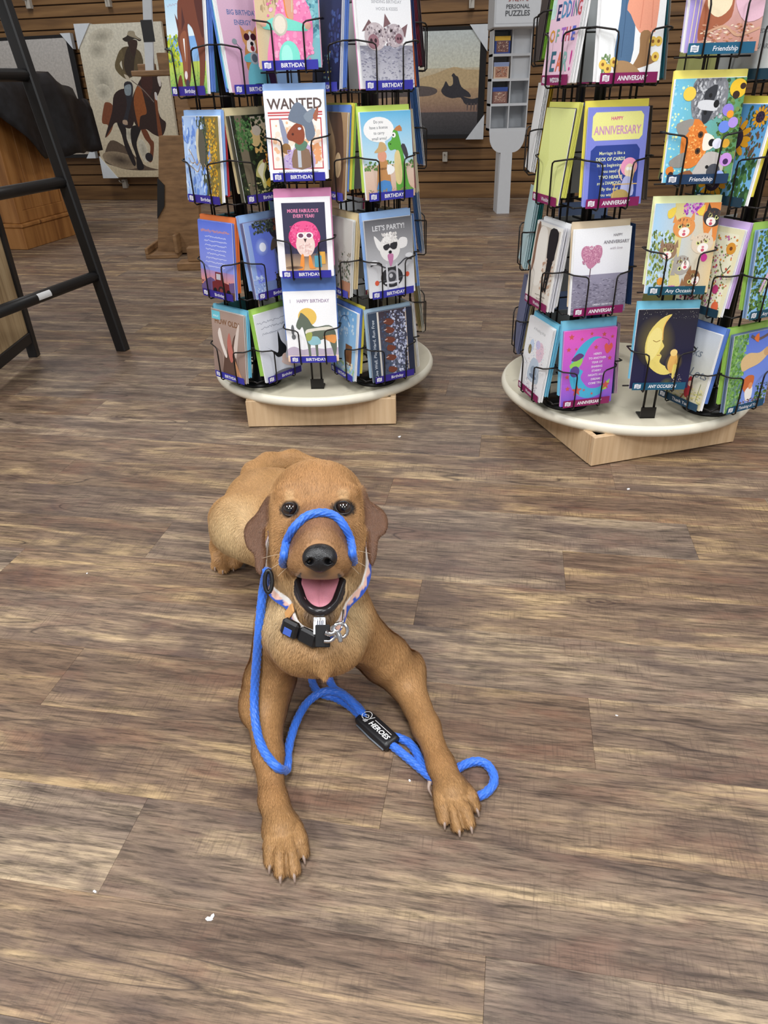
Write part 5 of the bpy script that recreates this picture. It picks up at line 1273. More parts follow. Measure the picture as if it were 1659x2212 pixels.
# key: (rack, tower/column, face angle, rows[(strip, art, description, envelopes, backs, back colour)])
aL, aR, aS, aT = 0.852, 0.526, 0.217, 0.438
H = math.pi / 2
ROWS = [
    (rackL, LCT, LT, aL - H, Z_T, [
        ('B', 'LA0', 'birthday card of a brown horse grazing in a meadow', [(BLUE, 4, 0.0, 'blue'), (TEA, 1, 0.004, 'teal')], 3, W_, 'grazing horse card'),
        ('B', 'LA1', 'birthday card with an elk scene printed sideways', [(PBL, 3, 0.010, 'pale blue'), (RED, 3, 0.008, 'red')], 2, W_, 'sideways elk card'),
        ('B', 'LA2', 'blue birthday card with verses above a maroon tractor', [(ORA, 5, 0.009, 'orange')], 2, (120, 140, 220), 'tractor verse card'),
        ('b', 'LA3', 'taupe HOW OLD? birthday card with raised hands', [(SKY, 5, 0.008, 'sky blue')], 2, (200, 196, 190), 'HOW OLD? card')]),
    (rackL, LCT, LT, aL, Z_T, [
        ('b', 'LB0', 'pink birthday card of a corgi on a turquoise scooter', [(CYA, 2, 0.004, 'turquoise'), (BLUE, 2, 0.0, 'blue')], 3, W_, 'corgi scooter card'),
        ('B', 'LB1', 'dark forest birthday card with a leaping bass', [((220, 204, 160), 4, 0.012, 'tan')], 3, (90, 86, 70), 'leaping bass card'),
        ('B', 'LB2', 'night birthday card of a full moon printed sideways', [(PBL, 4, 0.012, 'pale blue')], 3, (120, 120, 160), 'full moon card'),
        ('B', 'LB3', 'white birthday card with a leaping dancer in black', [(LIM, 4, 0.010, 'lime green')], 2, W_, 'leaping dancer card')]),
    (rackL, LCT, LT, aL - 2 * H, Z_T, [
        ('', '', '', [(TEA, 3, 0.0, 'teal')], 3, (150, 200, 210), 'left side of the birthday rack')] * 4),
    (rackL, LCT, LT, aL + H, Z_T, [('', '', '', [], 2, (214, 216, 214), 'inner side of the left birthday spinner')] * 4),
    (rackL, LCT, (-0.16, 1.6645), -0.03, Z_C, [
        ('b', 'LC0', 'birthday card of a woman in a pink coat on a mint scooter', [(PINK, 2, 0.0, 'pink')], 2, (236, 190, 210), 'pink coat scooter card'),
        ('b', 'LC1', 'WANTED poster birthday card with a cowboy animal in a blue hat', [(PBL, 3, 0.010, 'pale blue')], 3, W_, 'WANTED card'),
        ('b', 'LC2', 'MORE FABULOUS birthday card with a chick in a pink hat', [(PINK, 3, 0.014, 'pink')], 3, W_, 'pink hat chick card'),
        ('b', 'LC3', 'white HAPPY BIRTHDAY card with a horse before a yellow sun', [(BLUE, 2, 0.036, 'blue')], 1, W_, 'horse and sun card')]),
    (rackL, LCT, RT, aR - H, Z_T, [
        ('b', 'RA0', 'dark blue birthday card behind the pink coat scooter card', [(BLUE, 4, 0.0, 'blue')], 2, (210, 216, 230), 'dark blue birthday card'),
        ('b', 'RA1', 'tan birthday card with a brown horse beside the small arms card', [(BLUE, 2, 0.010, 'blue'), (YEL, 3, 0.014, 'yellow'), (LIM, 2, 0.014, 'lime green')], 1, TAN, 'tan horse card'),
        ('b', 'RA2', 'grey birthday card with leaves beside the pink hat chick card', [((226, 206, 160), 4, 0.012, 'cream')], 3, (226, 226, 222), 'grey leaf card'),
        ('b', 'RA3', 'blue cartoon birthday card with a brown door', [(BLUE, 3, 0.008, 'blue'), (YEL, 3, 0.012, 'yellow')], 2, W_, 'cartoon door card')]),
    (rackL, LCT, RT, aR, Z_T, [
        ('b', 'RB0', 'birthday card of two grey pigs leaning on a wall', [(PINK, 2, -0.003, 'pink')], 3, W_, 'two pigs card'),
        ('b', 'RB1', 'birthday card of a sheriff facing a green dinosaur', [((206, 234, 110), 3, 0.009, 'lime green')], 2, W_, 'sheriff dinosaur card'),
        ('b', 'RB2', "grey LET'S PARTY! birthday card with a white dog on a motorbike", [(PBL, 4, 0.012, 'pale blue')], 2, (200, 200, 204), 'motorbike dog card'),
        ('B', 'RB3', 'dark slate birthday card of galloping horses printed sideways', [((170, 196, 216), 4, 0.006, 'pale grey blue')], 2, (90, 100, 120), 'galloping horses card')]),
    (rackL, LCT, RT, aR + H, Z_T, [
        ('', '', '', [(ORA, 3, 0.0, 'orange'), (W_, 3, 0.0, 'white')], 3, NAV, 'edge on stack beside the two pigs card'),
        ('', '', '', [(MAG, 5, 0.006, 'magenta'), ((240, 214, 200), 3, 0.0, 'peach')], 4, CRM, 'edge on stack beside the dinosaur card'),
        ('', '', '', [(TAN, 4, 0.004, 'tan'), (PBL, 2, 0.0, 'pale blue')], 3, PBL, 'edge on stack beside the motorbike dog card'),
        ('', '', '', [(CRM, 4, 0.0, 'cream')], 3, W_, 'edge on stack beside the galloping horses card')]),
    (rackL, LCT, RT, aR + 2 * H, Z_T, [('', '', '', [], 2, (206, 208, 206), 'rear side of the right birthday spinner')] * 4),
    (rackL, LCT, (LCT[0] + 0.278, LCT[1] + 0.0), H, Z_C, [
        ('', '', '', [((130, 30, 52), 4, 0.0, 'dark red')], 3, (70, 50, 56), 'right edge of the birthday rack, top pocket'),
        ('', '', '', [((80, 130, 200), 5, 0.0, 'blue')], 2, W_, 'right edge of the birthday rack, second pocket'),
        ('', '', '', [((90, 140, 206), 3, 0.0, 'blue')], 3, (220, 226, 236), 'right edge of the birthday rack, third pocket'),
        ('', '', '', [((196, 176, 116), 4, 0.0, 'straw')], 3, (226, 222, 206), 'right edge of the birthday rack, bottom pocket')]),
    (rackL, LCT, mirror(LCT, LT), aR - H, Z_T, [('b', '', '', [(MAG, 2, 0.0, 'magenta')], 2, (200, 204, 206), 'rear right birthday spinner')] * 4),
    (rackL, LCT, mirror(LCT, RT), aL, Z_T, [('b', '', '', [(LIM, 2, 0.0, 'lime green')], 2, (120, 150, 190), 'rear left birthday spinner')] * 4),
    (rackR, RCT, SL_, aS - H, Z_T, [
        ('W', 'SA0', 'pink wedding card in big patchwork letters', [], 5, W_, 'patchwork letter wedding card'),
        ('w', 'SA1', 'plain pale yellow envelope facing out of the wedding pocket', [((236, 236, 120), 5, 0.008, 'yellow')], 1, (62, 56, 96), 'plain yellow envelope'),
        ('w', 'SA2', 'wedding card photograph of a couple walking away', [(W_, 3, 0.006, 'white')], 4, (226, 226, 230), 'walking couple card'),
        ('w', 'SA3', 'white wedding card with a painted car and balloons', [(SKY, 4, 0.008, 'sky blue')], 3, W_, 'painted car wedding card')]),
    (rackR, RCT, SL_, aS, Z_T, [
        ('a', 'SB0', 'anniversary card of jeans and a coral skirt with boots', [(CRM, 1, 0.0, 'cream')], 3, W_, 'boots and coral skirt card'),
        ('a', 'SB1', 'blue DECK OF CARDS anniversary card with a cartoon lady', [(YEL, 4, 0.010, 'yellow')], 2, (132, 140, 222), 'deck of cards joke card'),
        ('a', 'SB2', 'anniversary card of a pink heart shaped tree', [((226, 206, 176), 3, 0.010, 'beige')], 3, W_, 'heart tree card'),
        ('a', 'SB3', 'purple anniversary card with a blue crescent moon face', [(SKY, 3, 0.016, 'sky blue'), ], 2, (206, 130, 210), 'purple crescent moon card')]),
    (rackR, RCT, SL_, aS + H, Z_T, [
        ('', '', '', [((50, 120, 136), 6, 0.0, 'deep teal')], 2, GRY, 'edge on stack beside the coral skirt card'),
        ('', '', '', [((120, 108, 96), 5, 0.0, 'grey brown')], 3, (96, 88, 82), 'edge on stack beside the deck of cards card'),
        ('', '', '', [((40, 70, 120), 3, 0.0, 'navy')], 2, (52, 80, 124), 'edge on stack beside the heart tree card'),
        ('', '', '', [((58, 90, 140), 3, 0.0, 'steel blue')], 4, (226, 196, 214), 'edge on stack beside the purple crescent card')]),
    (rackR, RCT, SL_, aS + 2 * H, Z_T, [('', '', '', [], 2, (190, 194, 196), 'rear side of the anniversary spinner')] * 4),
    (rackR, RCT, (0.5955, 1.4235), -0.04, Z_C, [
        ('f', 'SC0', 'friendship card of a brown and cream horse running', [((214, 206, 240), 2, 0.0, 'lilac')], 3, W_, 'running horse friendship card'),
        ('F', 'SC1', 'friendship card of a fox and raccoon printed sideways', [((250, 236, 120), 3, 0.010, 'yellow')], 2, W_, 'fox and raccoon card'),
        ('O', 'SC2', 'any occasion card crowded with kittens and butterflies', [((240, 244, 190), 3, 0.010, 'pale lime')], 2, W_, 'kittens card'),
        ('o', 'SC3', 'dark card of a yellow crescent moon with a small fairy', [(SKY, 3, 0.012, 'sky blue')], 2, W_, 'yellow moon and fairy card')]),
    (rackR, RCT, TR_, aT - H, Z_T, [
        ('x', 'TA0', 'pale grey card lettered THINKS YOU ARE behind the friendship card', [((60, 90, 50), 2, 0.0, 'dark green')], 2, (206, 196, 204), 'pale grey lettered card'),
        ('x', 'TA1', 'sunflower card on blue beside the fox and raccoon card', [(YEL, 4, 0.010, 'yellow')], 2, W_, 'sunflower card'),
        ('x', 'TA2', 'cream floral thank you card beside the kittens card', [(LAV, 5, 0.010, 'lavender')], 2, W_, 'cream floral card'),
        ('k', 'TA3', 'pale thank you card with a red coated gnome', [(BLUE, 5, 0.010, 'blue')], 2, W_, 'red gnome card')]),
    (rackR, RCT, TR_, aT, Z_T, [
        ('x', '', '', [(PBL, 2, 0.0, 'pale blue')], 2, W_, 'right front face of the friendship spinner, top'),
        ('x', '', '', [(PINK, 3, 0.006, 'salmon pink')], 3, W_, 'right front face of the friendship spinner, second row'),
        ('O', 'TB2', 'any occasion card of a rainbow and ivy at the right edge', [(LIM, 4, 0.010, 'lime green')], 4, (150, 180, 214), 'rainbow and ivy card'),
        ('h', 'TB3', 'thinking of you card of a puppy and kitten printed sideways', [(LIM, 4, 0.010, 'lime green')], 4, (120, 140, 170), 'puppy and kitten card')]),
    (rackR, RCT, TR_, aT + 2 * H, Z_T, [('', '', '', [], 2, (180, 186, 186), 'rear side of the friendship spinner')] * 4),
    (rackR, RCT, (RCT[0] - 0.278, RCT[1] + 0.022), -H - 0.09, Z_C, [
        ('', '', '', [((140, 200, 60), 4, 0.0, 'bright green')], 2, (70, 62, 60), 'left edge of the anniversary rack, top pocket'),
        ('', '', '', [((220, 180, 50), 4, 0.006, 'golden')], 4, W_, 'left edge of the anniversary rack, second pocket'),
        ('', '', '', [((60, 150, 150), 5, 0.006, 'teal')], 4, (196, 222, 226), 'left edge of the anniversary rack, third pocket'),
        ('', '', '', [((206, 192, 150), 4, 0.004, 'straw')], 4, (110, 116, 150), 'left edge of the anniversary rack, bottom pocket')]),
    (rackR, RCT, mirror(RCT, SL_), aT - H, Z_T, [('x', '', '', [(YEL, 2, 0.0, 'yellow')], 2, (150, 150, 90), 'rear right friendship spinner')] * 4),
    (rackR, RCT, mirror(RCT, TR_), aS, Z_T, [('a', '', '', [(BLUE, 2, 0.0, 'blue')], 2, (100, 120, 160), 'rear left anniversary spinner')] * 4),
]
done = set()
for rk, ctr, (tx, ty), ang, zs_, rows in ROWS:
    is_col = zs_ is Z_C
    if (tx, ty) not in done:
        done.add((tx, ty))
        if is_col:
            column_frame(rk, ctr, tx, ty, ang)
        else:
            tower_frame(rk, ctr, tx, ty, ang)
    for i, (st, key, desc, env, nb, bc, wh) in enumerate(rows):
        Mf = face_M(tx, ty, ang, 0.0 if is_col else 0.0966, zs_[i])
        if rows[0] is rows[-1]:
            wh = wh + ', ' + ('top', 'second', 'third', 'bottom')[i] + ' row'
        fill_pocket(rk, Mf, st, key, desc, env, nb, (CW, CH), bc, wh)
# ------------------------------------------------------------------ the dog: one continuous surface grown from blended round limbs
def rpx(n, d):
    return n * d / F_PX


class SDF:
    def __init__(self, lo, hi, h):
        self.lo, self.h = np.array(lo, float), h
        self.n = np.ceil((np.array(hi) - lo) / h).astype(int) + 1
        self.D = np.full(self.n, 0.2, np.float32)

    def _sub(self, lo, hi):
        a = np.clip(np.floor((np.array(lo) - self.lo) / self.h).astype(int), 0, self.n)
        b = np.clip(np.ceil((np.array(hi) - self.lo) / self.h).astype(int) + 1, 0, self.n)
        ax = [(self.lo[i] + self.h * np.arange(a[i], b[i])).astype(np.float32) for i in range(3)]
        X = np.meshgrid(*ax, indexing='ij')
        return tuple(slice(a[i], b[i]) for i in range(3)), X

    def put(self, sl, d, k, op):
        c = self.D[sl]
        if op == 'u':
            if k > 0:
                hh = np.clip(0.5 + 0.5 * (c - d) / k, 0, 1)
                r = c + (d - c) * hh - k * hh * (1 - hh)
            else:
                r = np.minimum(c, d)
        else:
            d = -d
            if k > 0:
                hh = np.clip(0.5 - 0.5 * (c - d) / k, 0, 1)
                r = c + (d - c) * hh + k * hh * (1 - hh)
            else:
                r = np.maximum(c, d)
        self.D[sl] = r

    def cone(self, a, b, ra, rb, k=0.02, op='u', flat=None):
        """round cone; flat=(axis, factor) squashes along a direction"""
        a, b = np.array(a, float), np.array(b, float)
        m = max(ra, rb) * (1 if flat is None else max(1.0, 1.0)) + k + 3 * self.h
        sl, (X, Y, Z) = self._sub(np.minimum(a, b) - m, np.maximum(a, b) + m)
        ba = b - a
        L2 = ba @ ba + 1e-12
        px, py, pz_ = X - a[0], Y - a[1], Z - a[2]
        t = np.clip((px * ba[0] + py * ba[1] + pz_ * ba[2]) / L2, 0, 1)
        qx, qy, qz = px - t * ba[0], py - t * ba[1], pz_ - t * ba[2]
        if flat is not None:
            ax, f = np.array(flat[0], float), flat[1]
            ax = ax / np.linalg.norm(ax)
            s = qx * ax[0] + qy * ax[1] + qz * ax[2]
            g_ = s * (1 / f - 1)
            qx, qy, qz = qx + g_ * ax[0], qy + g_ * ax[1], qz + g_ * ax[2]
        d = np.sqrt(qx * qx + qy * qy + qz * qz) - (ra + (rb - ra) * t)
        if flat is not None:
            d = d * min(1.0, flat[1] * 1.3)
        self.put(sl, d, k, op)

    def ell(self, c, R, axes=None, k=0.02, op='u'):
        c, R = np.array(c, float), np.array(R, float)
        A = np.eye(3) if axes is None else np.array(axes, float)
        m = R.max() + k + 3 * self.h
        sl, (X, Y, Z) = self._sub(c - m, c + m)
        P = [(X - c[0]) * A[i, 0] + (Y - c[1]) * A[i, 1] + (Z - c[2]) * A[i, 2] for i in range(3)]
        k0 = np.sqrt(sum((P[i] / R[i]) ** 2 for i in range(3)))
        k1 = np.sqrt(sum((P[i] / R[i] ** 2) ** 2 for i in range(3))) + 1e-9
        self.put(sl, k0 * (k0 - 1.0) / k1, k, op)

    def slab(self, poly, org, ax, ay, az, depth, th, k=0.01):
        """flat flap: 2-D outline (metres in ax, ay) thickened by th about depth(u, v) along az"""
        poly = np.array(poly)
        W = np.array([org + p[0] * ax + p[1] * ay + az * depth(p[0], p[1]) for p in poly])
        m = th + k + 4 * self.h + 0.01
        sl, (X, Y, Z) = self._sub(W.min(0) - m, W.max(0) + m)
        px, py, pz_ = X - org[0], Y - org[1], Z - org[2]
        u = px * ax[0] + py * ax[1] + pz_ * ax[2]
        v = px * ay[0] + py * ay[1] + pz_ * ay[2]
        w_ = px * az[0] + py * az[1] + pz_ * az[2] - depth(u, v)
        d2 = np.full(u.shape, 1e9, np.float32)
        ins = np.zeros(u.shape, bool)
        for i in range(len(poly)):
            a, b = poly[i], poly[(i + 1) % len(poly)]
            e = b - a
            t = np.clip(((u - a[0]) * e[0] + (v - a[1]) * e[1]) / (e @ e + 1e-12), 0, 1)
            d2 = np.minimum(d2, (u - a[0] - t * e[0]) ** 2 + (v - a[1] - t * e[1]) ** 2)
            c = ((a[1] > v) != (b[1] > v)) & (u < (b[0] - a[0]) * (v - a[1]) / (b[1] - a[1] + 1e-12) + a[0])
            ins ^= c
        d2 = np.sqrt(d2)
        d2 = np.where(ins, -d2, d2)
        q1, q2 = d2 + th, np.abs(w_)
        d = np.minimum(np.maximum(q1, q2), 0) + np.sqrt(np.maximum(q1, 0) ** 2 + np.maximum(q2, 0) ** 2) - th
        d = np.where(q1 < 0, q2 - th, d)
        self.put(sl, d.astype(np.float32), k, 'u')

    def surface(self):
        """naive surface nets"""
        D = self.D
        s = D < 0
        cnt = np.zeros(np.array(D.shape) - 1, np.int8)
        for dx in (0, 1):
            for dy in (0, 1):
                for dz in (0, 1):
                    cnt += s[dx:D.shape[0] - 1 + dx, dy:D.shape[1] - 1 + dy, dz:D.shape[2] - 1 + dz]
        act = np.argwhere((cnt > 0) & (cnt < 8))
        idx = np.full(cnt.shape, -1, np.int32)
        idx[tuple(act.T)] = np.arange(len(act))
        acc = np.zeros((len(act), 3))
        num = np.zeros(len(act))
        cor = [(i, j, k) for i in (0, 1) for j in (0, 1) for k in (0, 1)]
        vals = {c: D[act[:, 0] + c[0], act[:, 1] + c[1], act[:, 2] + c[2]].astype(float) for c in cor}
        for c in cor:
            for ax in range(3):
                if c[ax] == 0:
                    e = list(c)
                    e[ax] = 1
                    a, b = vals[c], vals[tuple(e)]
                    m = (a < 0) != (b < 0)
                    t = np.where(m, a / (a - b + 1e-20), 0)
                    p = np.array(c, float)[None, :].repeat(len(act), 0)
                    p[:, ax] += t
                    acc += p * m[:, None]
                    num += m
        V = self.lo + (act + acc / num[:, None]) * self.h
        Q = []
        for ax in range(3):
            o = [a for a in range(3) if a != ax]
            sl0 = [slice(None)] * 3
            sl1 = [slice(None)] * 3
            sl0[ax], sl1[ax] = slice(0, -1), slice(1, None)
            ch = np.argwhere(s[tuple(sl0)] != s[tuple(sl1)])
            ch = ch[(ch[:, o[0]] > 0) & (ch[:, o[1]] > 0) & (ch[:, o[0]] < D.shape[o[0]] - 1) & (ch[:, o[1]] < D.shape[o[1]] - 1)]
            ins = s[tuple(ch.T)]
            def at(d0, d1):
                q = ch.copy()
                q[:, o[0]] -= d0
                q[:, o[1]] -= d1
                return idx[tuple(q.T)]
            q = np.stack([at(0, 0), at(1, 0), at(1, 1), at(0, 1)], 1)
            flip = ins if ax != 1 else ~ins
            q[flip] = q[flip][:, ::-1]
            Q.append(q)
        Q = np.concatenate(Q)[:, ::-1]
        return V, Q[(Q >= 0).all(1)]

    def value(self, P):
        g = (np.array(P) - self.lo) / self.h
        i = np.clip(g.astype(int), 0, self.n - 2)
        f = g - i
        r = 0
        for a in (0, 1):
            for b in (0, 1):
                for c in (0, 1):
                    r = r + self.D[i[:, 0] + a, i[:, 1] + b, i[:, 2] + c] * np.abs(1 - a - f[:, 0]) * np.abs(1 - b - f[:, 1]) * np.abs(1 - c - f[:, 2])
        return r


def P3(x, y, d):
    return at_d(x, y, d)


def G3(x, y, z):
    """point seen at pixel (x, y) that is z above the floor"""
    return at_z(x, y, z)


dog = thing('dog', 'tan red Labrador puppy lying down facing the camera with its mouth open', 'dog', (-0.09, 0.86, 0))
DO = np.array([-0.09, 0.86, 0])
S = SDF((-0.36, 0.40, -0.004), (0.16, 1.36, 0.43), 0.0022)
U_, R_I, V_I = -DV, RV, -WV                    # image up, image right, towards the viewer

# torso
S.cone((-0.110, 0.89, 0.142), (-0.158, 1.02, 0.100), 0.075, 0.076, 0)
S.cone((-0.158, 1.02, 0.100), (-0.198, 1.11, 0.088), 0.076, 0.070, 0.03)
S.cone((-0.198, 1.11, 0.088), (-0.225, 1.14, 0.078), 0.070, 0.062, 0.03)
# chest front and shoulders
S.cone(P3(686, 1374, 0.880), P3(684, 1330, 0.92), 0.045, 0.056, 0.03)
S.cone(P3(642, 1398, 0.870), P3(733, 1394, 0.872), 0.027, 0.027, 0.03)
S.cone(P3(692, 1418, 0.842), P3(701, 1458, 0.836), 0.015, 0.003, 0.018)
# neck
S.cone((-0.104, 0.88, 0.180), P3(682, 1230, 0.930), 0.068, 0.058, 0.03)
S.cone(P3(682, 1230, 0.930), P3(684, 1120, 0.935), 0.058, 0.050, 0.03)
# shoulders, upper arms
S.cone(P3(614, 1352, 0.92), G3(584, 1470, 0.060), 0.037, 0.029, 0.035)
S.cone(G3(580, 1475, 0.060), G3(572, 1522, 0.036), 0.030, 0.0255, 0.02)
S.cone(P3(752, 1352, 0.93), G3(834, 1425, 0.066), 0.037, 0.030, 0.035)
S.cone(G3(836, 1425, 0.066), G3(868, 1456, 0.042), 0.030, 0.0245, 0.02)
# forearms
EL_R, EL_L = G3(572, 1518, 0.032), G3(870, 1456, 0.036)
ML_R, ML_L = G3(579, 1630, 0.022), G3(920, 1570, 0.022)
WR_R, WR_L = G3(590, 1728, 0.020), G3(952, 1652, 0.020)
S.cone(EL_R, ML_R, 0.0255, 0.0180, 0.022)
S.cone(ML_R, WR_R, 0.0180, 0.0142, 0.012)
S.cone(EL_L, ML_L, 0.0245, 0.0168, 0.022)
S.cone(ML_L, WR_L, 0.0168, 0.0145, 0.012)
S.ell(G3(545, 1524, 0.028), (0.013, 0.024, 0.020), k=0.018)
S.ell(G3(893, 1442, 0.036), (0.012, 0.020, 0.020), k=0.018)


def paw(S, W, base, roots, toes):
    """W wrist, base = paw body centre, roots and tips of the four toes in pixels with heights"""
    S.cone(W, base, 0.0148, 0.0190, 0.014)
    S.ell(base + np.array([0, -0.002, -0.004]), (0.0225, 0.020, 0.0135), k=0.010)
    for (rx, ry), (tx, ty, tz, r) in zip(roots, toes):
        tip, rt = G3(tx, ty, tz), G3(rx, ry, 0.021)
        mid = rt * 0.40 + tip * 0.60
        mid[2] = tz + 0.0085
        S.cone(rt, mid, r * 0.98, r * 1.05, 0.0010)
        S.cone(mid, tip, r * 1.05, r * 0.84, 0.0006)
    for i in range(3):
        ra_, rb_ = np.array(roots[i]), np.array(roots[i + 1])
        ta_, tb_ = np.array(toes[i][:2]), np.array(toes[i + 1][:2])
        m0, m1 = (ra_ + rb_) / 2 * 0.75 + (ta_ + tb_) / 2 * 0.25, (ta_ + tb_) / 2
        S.cone(G3(m0[0], m0[1], 0.0285), G3(*(m0 * 0.5 + m1 * 0.5), 0.0225), 0.0008, 0.0018, 0.003, 's')
        S.cone(G3(*(m0 * 0.5 + m1 * 0.5), 0.0225), G3(m1[0], m1[1] + 4, 0.012), 0.0018, 0.0026, 0.003, 's')


B_R, B_L = G3(609, 1785, 0.020), G3(976, 1706, 0.020)
T_R = [(584, 1860, 0.0096, 0.0086), (606, 1880, 0.0100, 0.0096), (635, 1877, 0.0100, 0.0096), (655, 1840, 0.0096, 0.0086)]
T_L = [(957, 1767, 0.0096, 0.0086), (987, 1782, 0.0100, 0.0096), (1012, 1775, 0.0100, 0.0096), (1025, 1740, 0.0096, 0.0086)]
paw(S, WR_R, B_R, [(589, 1790), (604, 1800), (623, 1800), (639, 1787)], T_R)
paw(S, WR_L, B_L, [(950, 1712), (966, 1722), (986, 1716), (1000, 1700)], T_L)
# hind quarter: thigh, knee, shank, foot
S.cone((-0.228, 1.13, 0.085), P3(523, 1138, 1.20), 0.064, 0.047, 0.03)
S.cone(P3(523, 1138, 1.20), P3(534, 1165, 1.165), 0.047, 0.032, 0.03)
S.cone(P3(495, 1120, 1.235), G3(477, 1180, 0.036), 0.034, 0.0165, 0.02)
S.cone(G3(477, 1180, 0.036), G3(480, 1208, 0.024), 0.0165, 0.0165, 0.012)
S.cone(G3(505, 1196, 0.026), G3(509, 1212, 0.02), 0.014, 0.012, 0.01)
HT = [(467, 1221, 0.0095, 0.0080), (483, 1227, 0.0100, 0.0092), (505, 1221, 0.0095, 0.0080)]
for tx, ty, tz, r in HT:
    S.cone(G3(tx + 3, ty - 18, 0.024), G3(tx, ty, tz), 0.0095, r, 0.0035)
# tail curling behind the back
TL_ = [(-0.232, 1.175, 0.098), (-0.246, 1.215, 0.108), (-0.225, 1.250, 0.112), (-0.180, 1.268, 0.112), (-0.130, 1.262, 0.102)]
for i in range(4):
    S.cone(TL_[i], TL_[i + 1], 0.028 - 0.004 * i, 0.024 - 0.004 * i, 0.02)

# head
HC = P3(686, 1084, 0.905)
S.ell(HC, (0.057, 0.046, 0.060), [R_I, U_, V_I], 0.03)
S.ell(P3(686, 1060, 0.918), (0.050, 0.036, 0.05), [R_I, U_, V_I], 0.02)
for sx in (-1, 1):
    S.ell(P3(686 + sx * 57, 1128, 0.888), (0.0235, 0.040, 0.036), [R_I, U_, V_I], 0.022)          # cheeks
    S.ell(P3(686 + sx * 50, 1066, 0.866), (0.021, 0.0105, 0.014), [R_I, U_, V_I], 0.014)          # brows
    S.ell(P3(688 + sx * 62, 1205, 0.888), (0.0195, 0.045, 0.032), [R_I, U_, V_I], 0.022)          # jowl line to the jaw
# stop, muzzle bridge and the two lip pads
S.cone(P3(687, 1118, 0.864), P3(690, 1180, 0.800), 0.034, 0.0235, 0.016)
S.cone(P3(688, 1160, 0.855), P3(690, 1198, 0.800), 0.0385, 0.028, 0.014)
for sx in (-1, 1):
    S.ell(P3(690 + sx * 27, 1209, 0.806), (0.0200, 0.0195, 0.025), [R_I, U_, V_I], 0.010)
    S.cone(P3(690 + sx * 34, 1213, 0.816), P3(690 + sx * 51, 1224, 0.866), 0.0165, 0.0150, 0.012)
# lower jaw, hanging open
S.cone(P3(690, 1318, 0.832), P3(690, 1245, 0.90), 0.0195, 0.036, 0.016)
for sx in (-1, 1):
    S.cone(P3(690 + sx * 18, 1316, 0.834), P3(690 + sx * 50, 1250, 0.872), 0.0125, 0.0150, 0.010)
# the open mouth
S.cone(P3(690, 1282, 0.822), P3(690, 1240, 0.872), 0.0225, 0.0235, 0.004, 's')
S.ell(P3(690, 1262, 0.828), (0.029, 0.026, 0.022), [R_I, U_, V_I], 0.005, 's')
S.cone(P3(650, 1246, 0.842), P3(665, 1292, 0.83), 0.0085, 0.0065, 0.004, 's')
S.cone(P3(731, 1246, 0.842), P3(716, 1292, 0.83), 0.0085, 0.0065, 0.004, 's')
# eye sockets
EYES = [P3(628, 1100, 0.850), P3(743, 1097, 0.850)]
for e in EYES:
    S.ell(e + V_I * 0.004, (0.0100, 0.0082, 0.014), [R_I, U_, V_I], 0.003, 's')
# nose socket filler keeps the nose leather seated
# ears
eo = P3(686, 1100, 0.895)


EARS = []


def ear(pts, k0, dep):
    poly = [((x - 686) * 0.895 / F_PX, -(y - 1100) * 0.895 / F_PX) for x, y in pts]
    poly = [tuple(q) for q in spline([(p[0], p[1]) for p in poly], 4, True)]
    EARS.append((np.array(poly), dep))
    S.slab(poly, eo, R_I, U_, V_I, dep, 0.0042, k0)


ear([(596, 1068), (575, 1078), (556, 1108), (536, 1130), (531, 1152), (540, 1180), (556, 1196), (561, 1224), (570, 1236), (579, 1226), (582, 1200), (577, 1165), (577, 1140), (588, 1118), (600, 1092)], 0.008,
    lambda u, v: 0.004 + 0.10 * (u + 0.085) + 0.34 * np.clip(-v - 0.005, 0, 1))
ear([(776, 1058), (790, 1062), (800, 1082), (828, 1102), (838, 1125), (834, 1148), (818, 1164), (814, 1196), (806, 1218), (797, 1208), (794, 1180), (796, 1150), (790, 1130), (776, 1112)], 0.008,
    lambda u, v: 0.004 - 0.10 * (u - 0.085) + 0.30 * np.clip(-v - 0.005, 0, 1))
S.D[:, :, 0:2] = np.maximum(S.D[:, :, 0:2], 0.001)
DV_, DQ = S.surface()
# pull the vertices onto the exact surface and relax once
gr = np.stack([S.value(DV_ + np.eye(3)[i] * 0.0015) - S.value(DV_ - np.eye(3)[i] * 0.0015) for i in range(3)], 1)
DN = gr / (np.linalg.norm(gr, axis=1)[:, None] + 1e-9)
DV_ = DV_ - DN * np.clip(S.value(DV_), -0.001, 0.001)[:, None]
DV_[:, 2] = np.maximum(DV_[:, 2], 0.0005)


def to_px(P):
    q = P - C0
    d = q @ WV
    return (q @ RV) / d * F_PX + CX, (q @ DV) / d * F_PX + CY, d


def blend(c, m, col):
    g_ = 0.3 * col[0] + 0.6 * col[1] + 0.1 * col[2]
    col = [v * 0.80 + g_ * 0.20 + 4 for v in col]
    return c * (1 - m[:, None]) + np.array(lin(col))[None, :] * m[:, None]


def sstep(x, a, b):
    t_ = np.clip((x - a) / (b - a), 0, 1)
    return t_ * t_ * (3 - 2 * t_)


def ball(P, c, r0, r1):
    return 1 - sstep(np.linalg.norm(P - np.array(c)[None, :], axis=1), r0, r1)


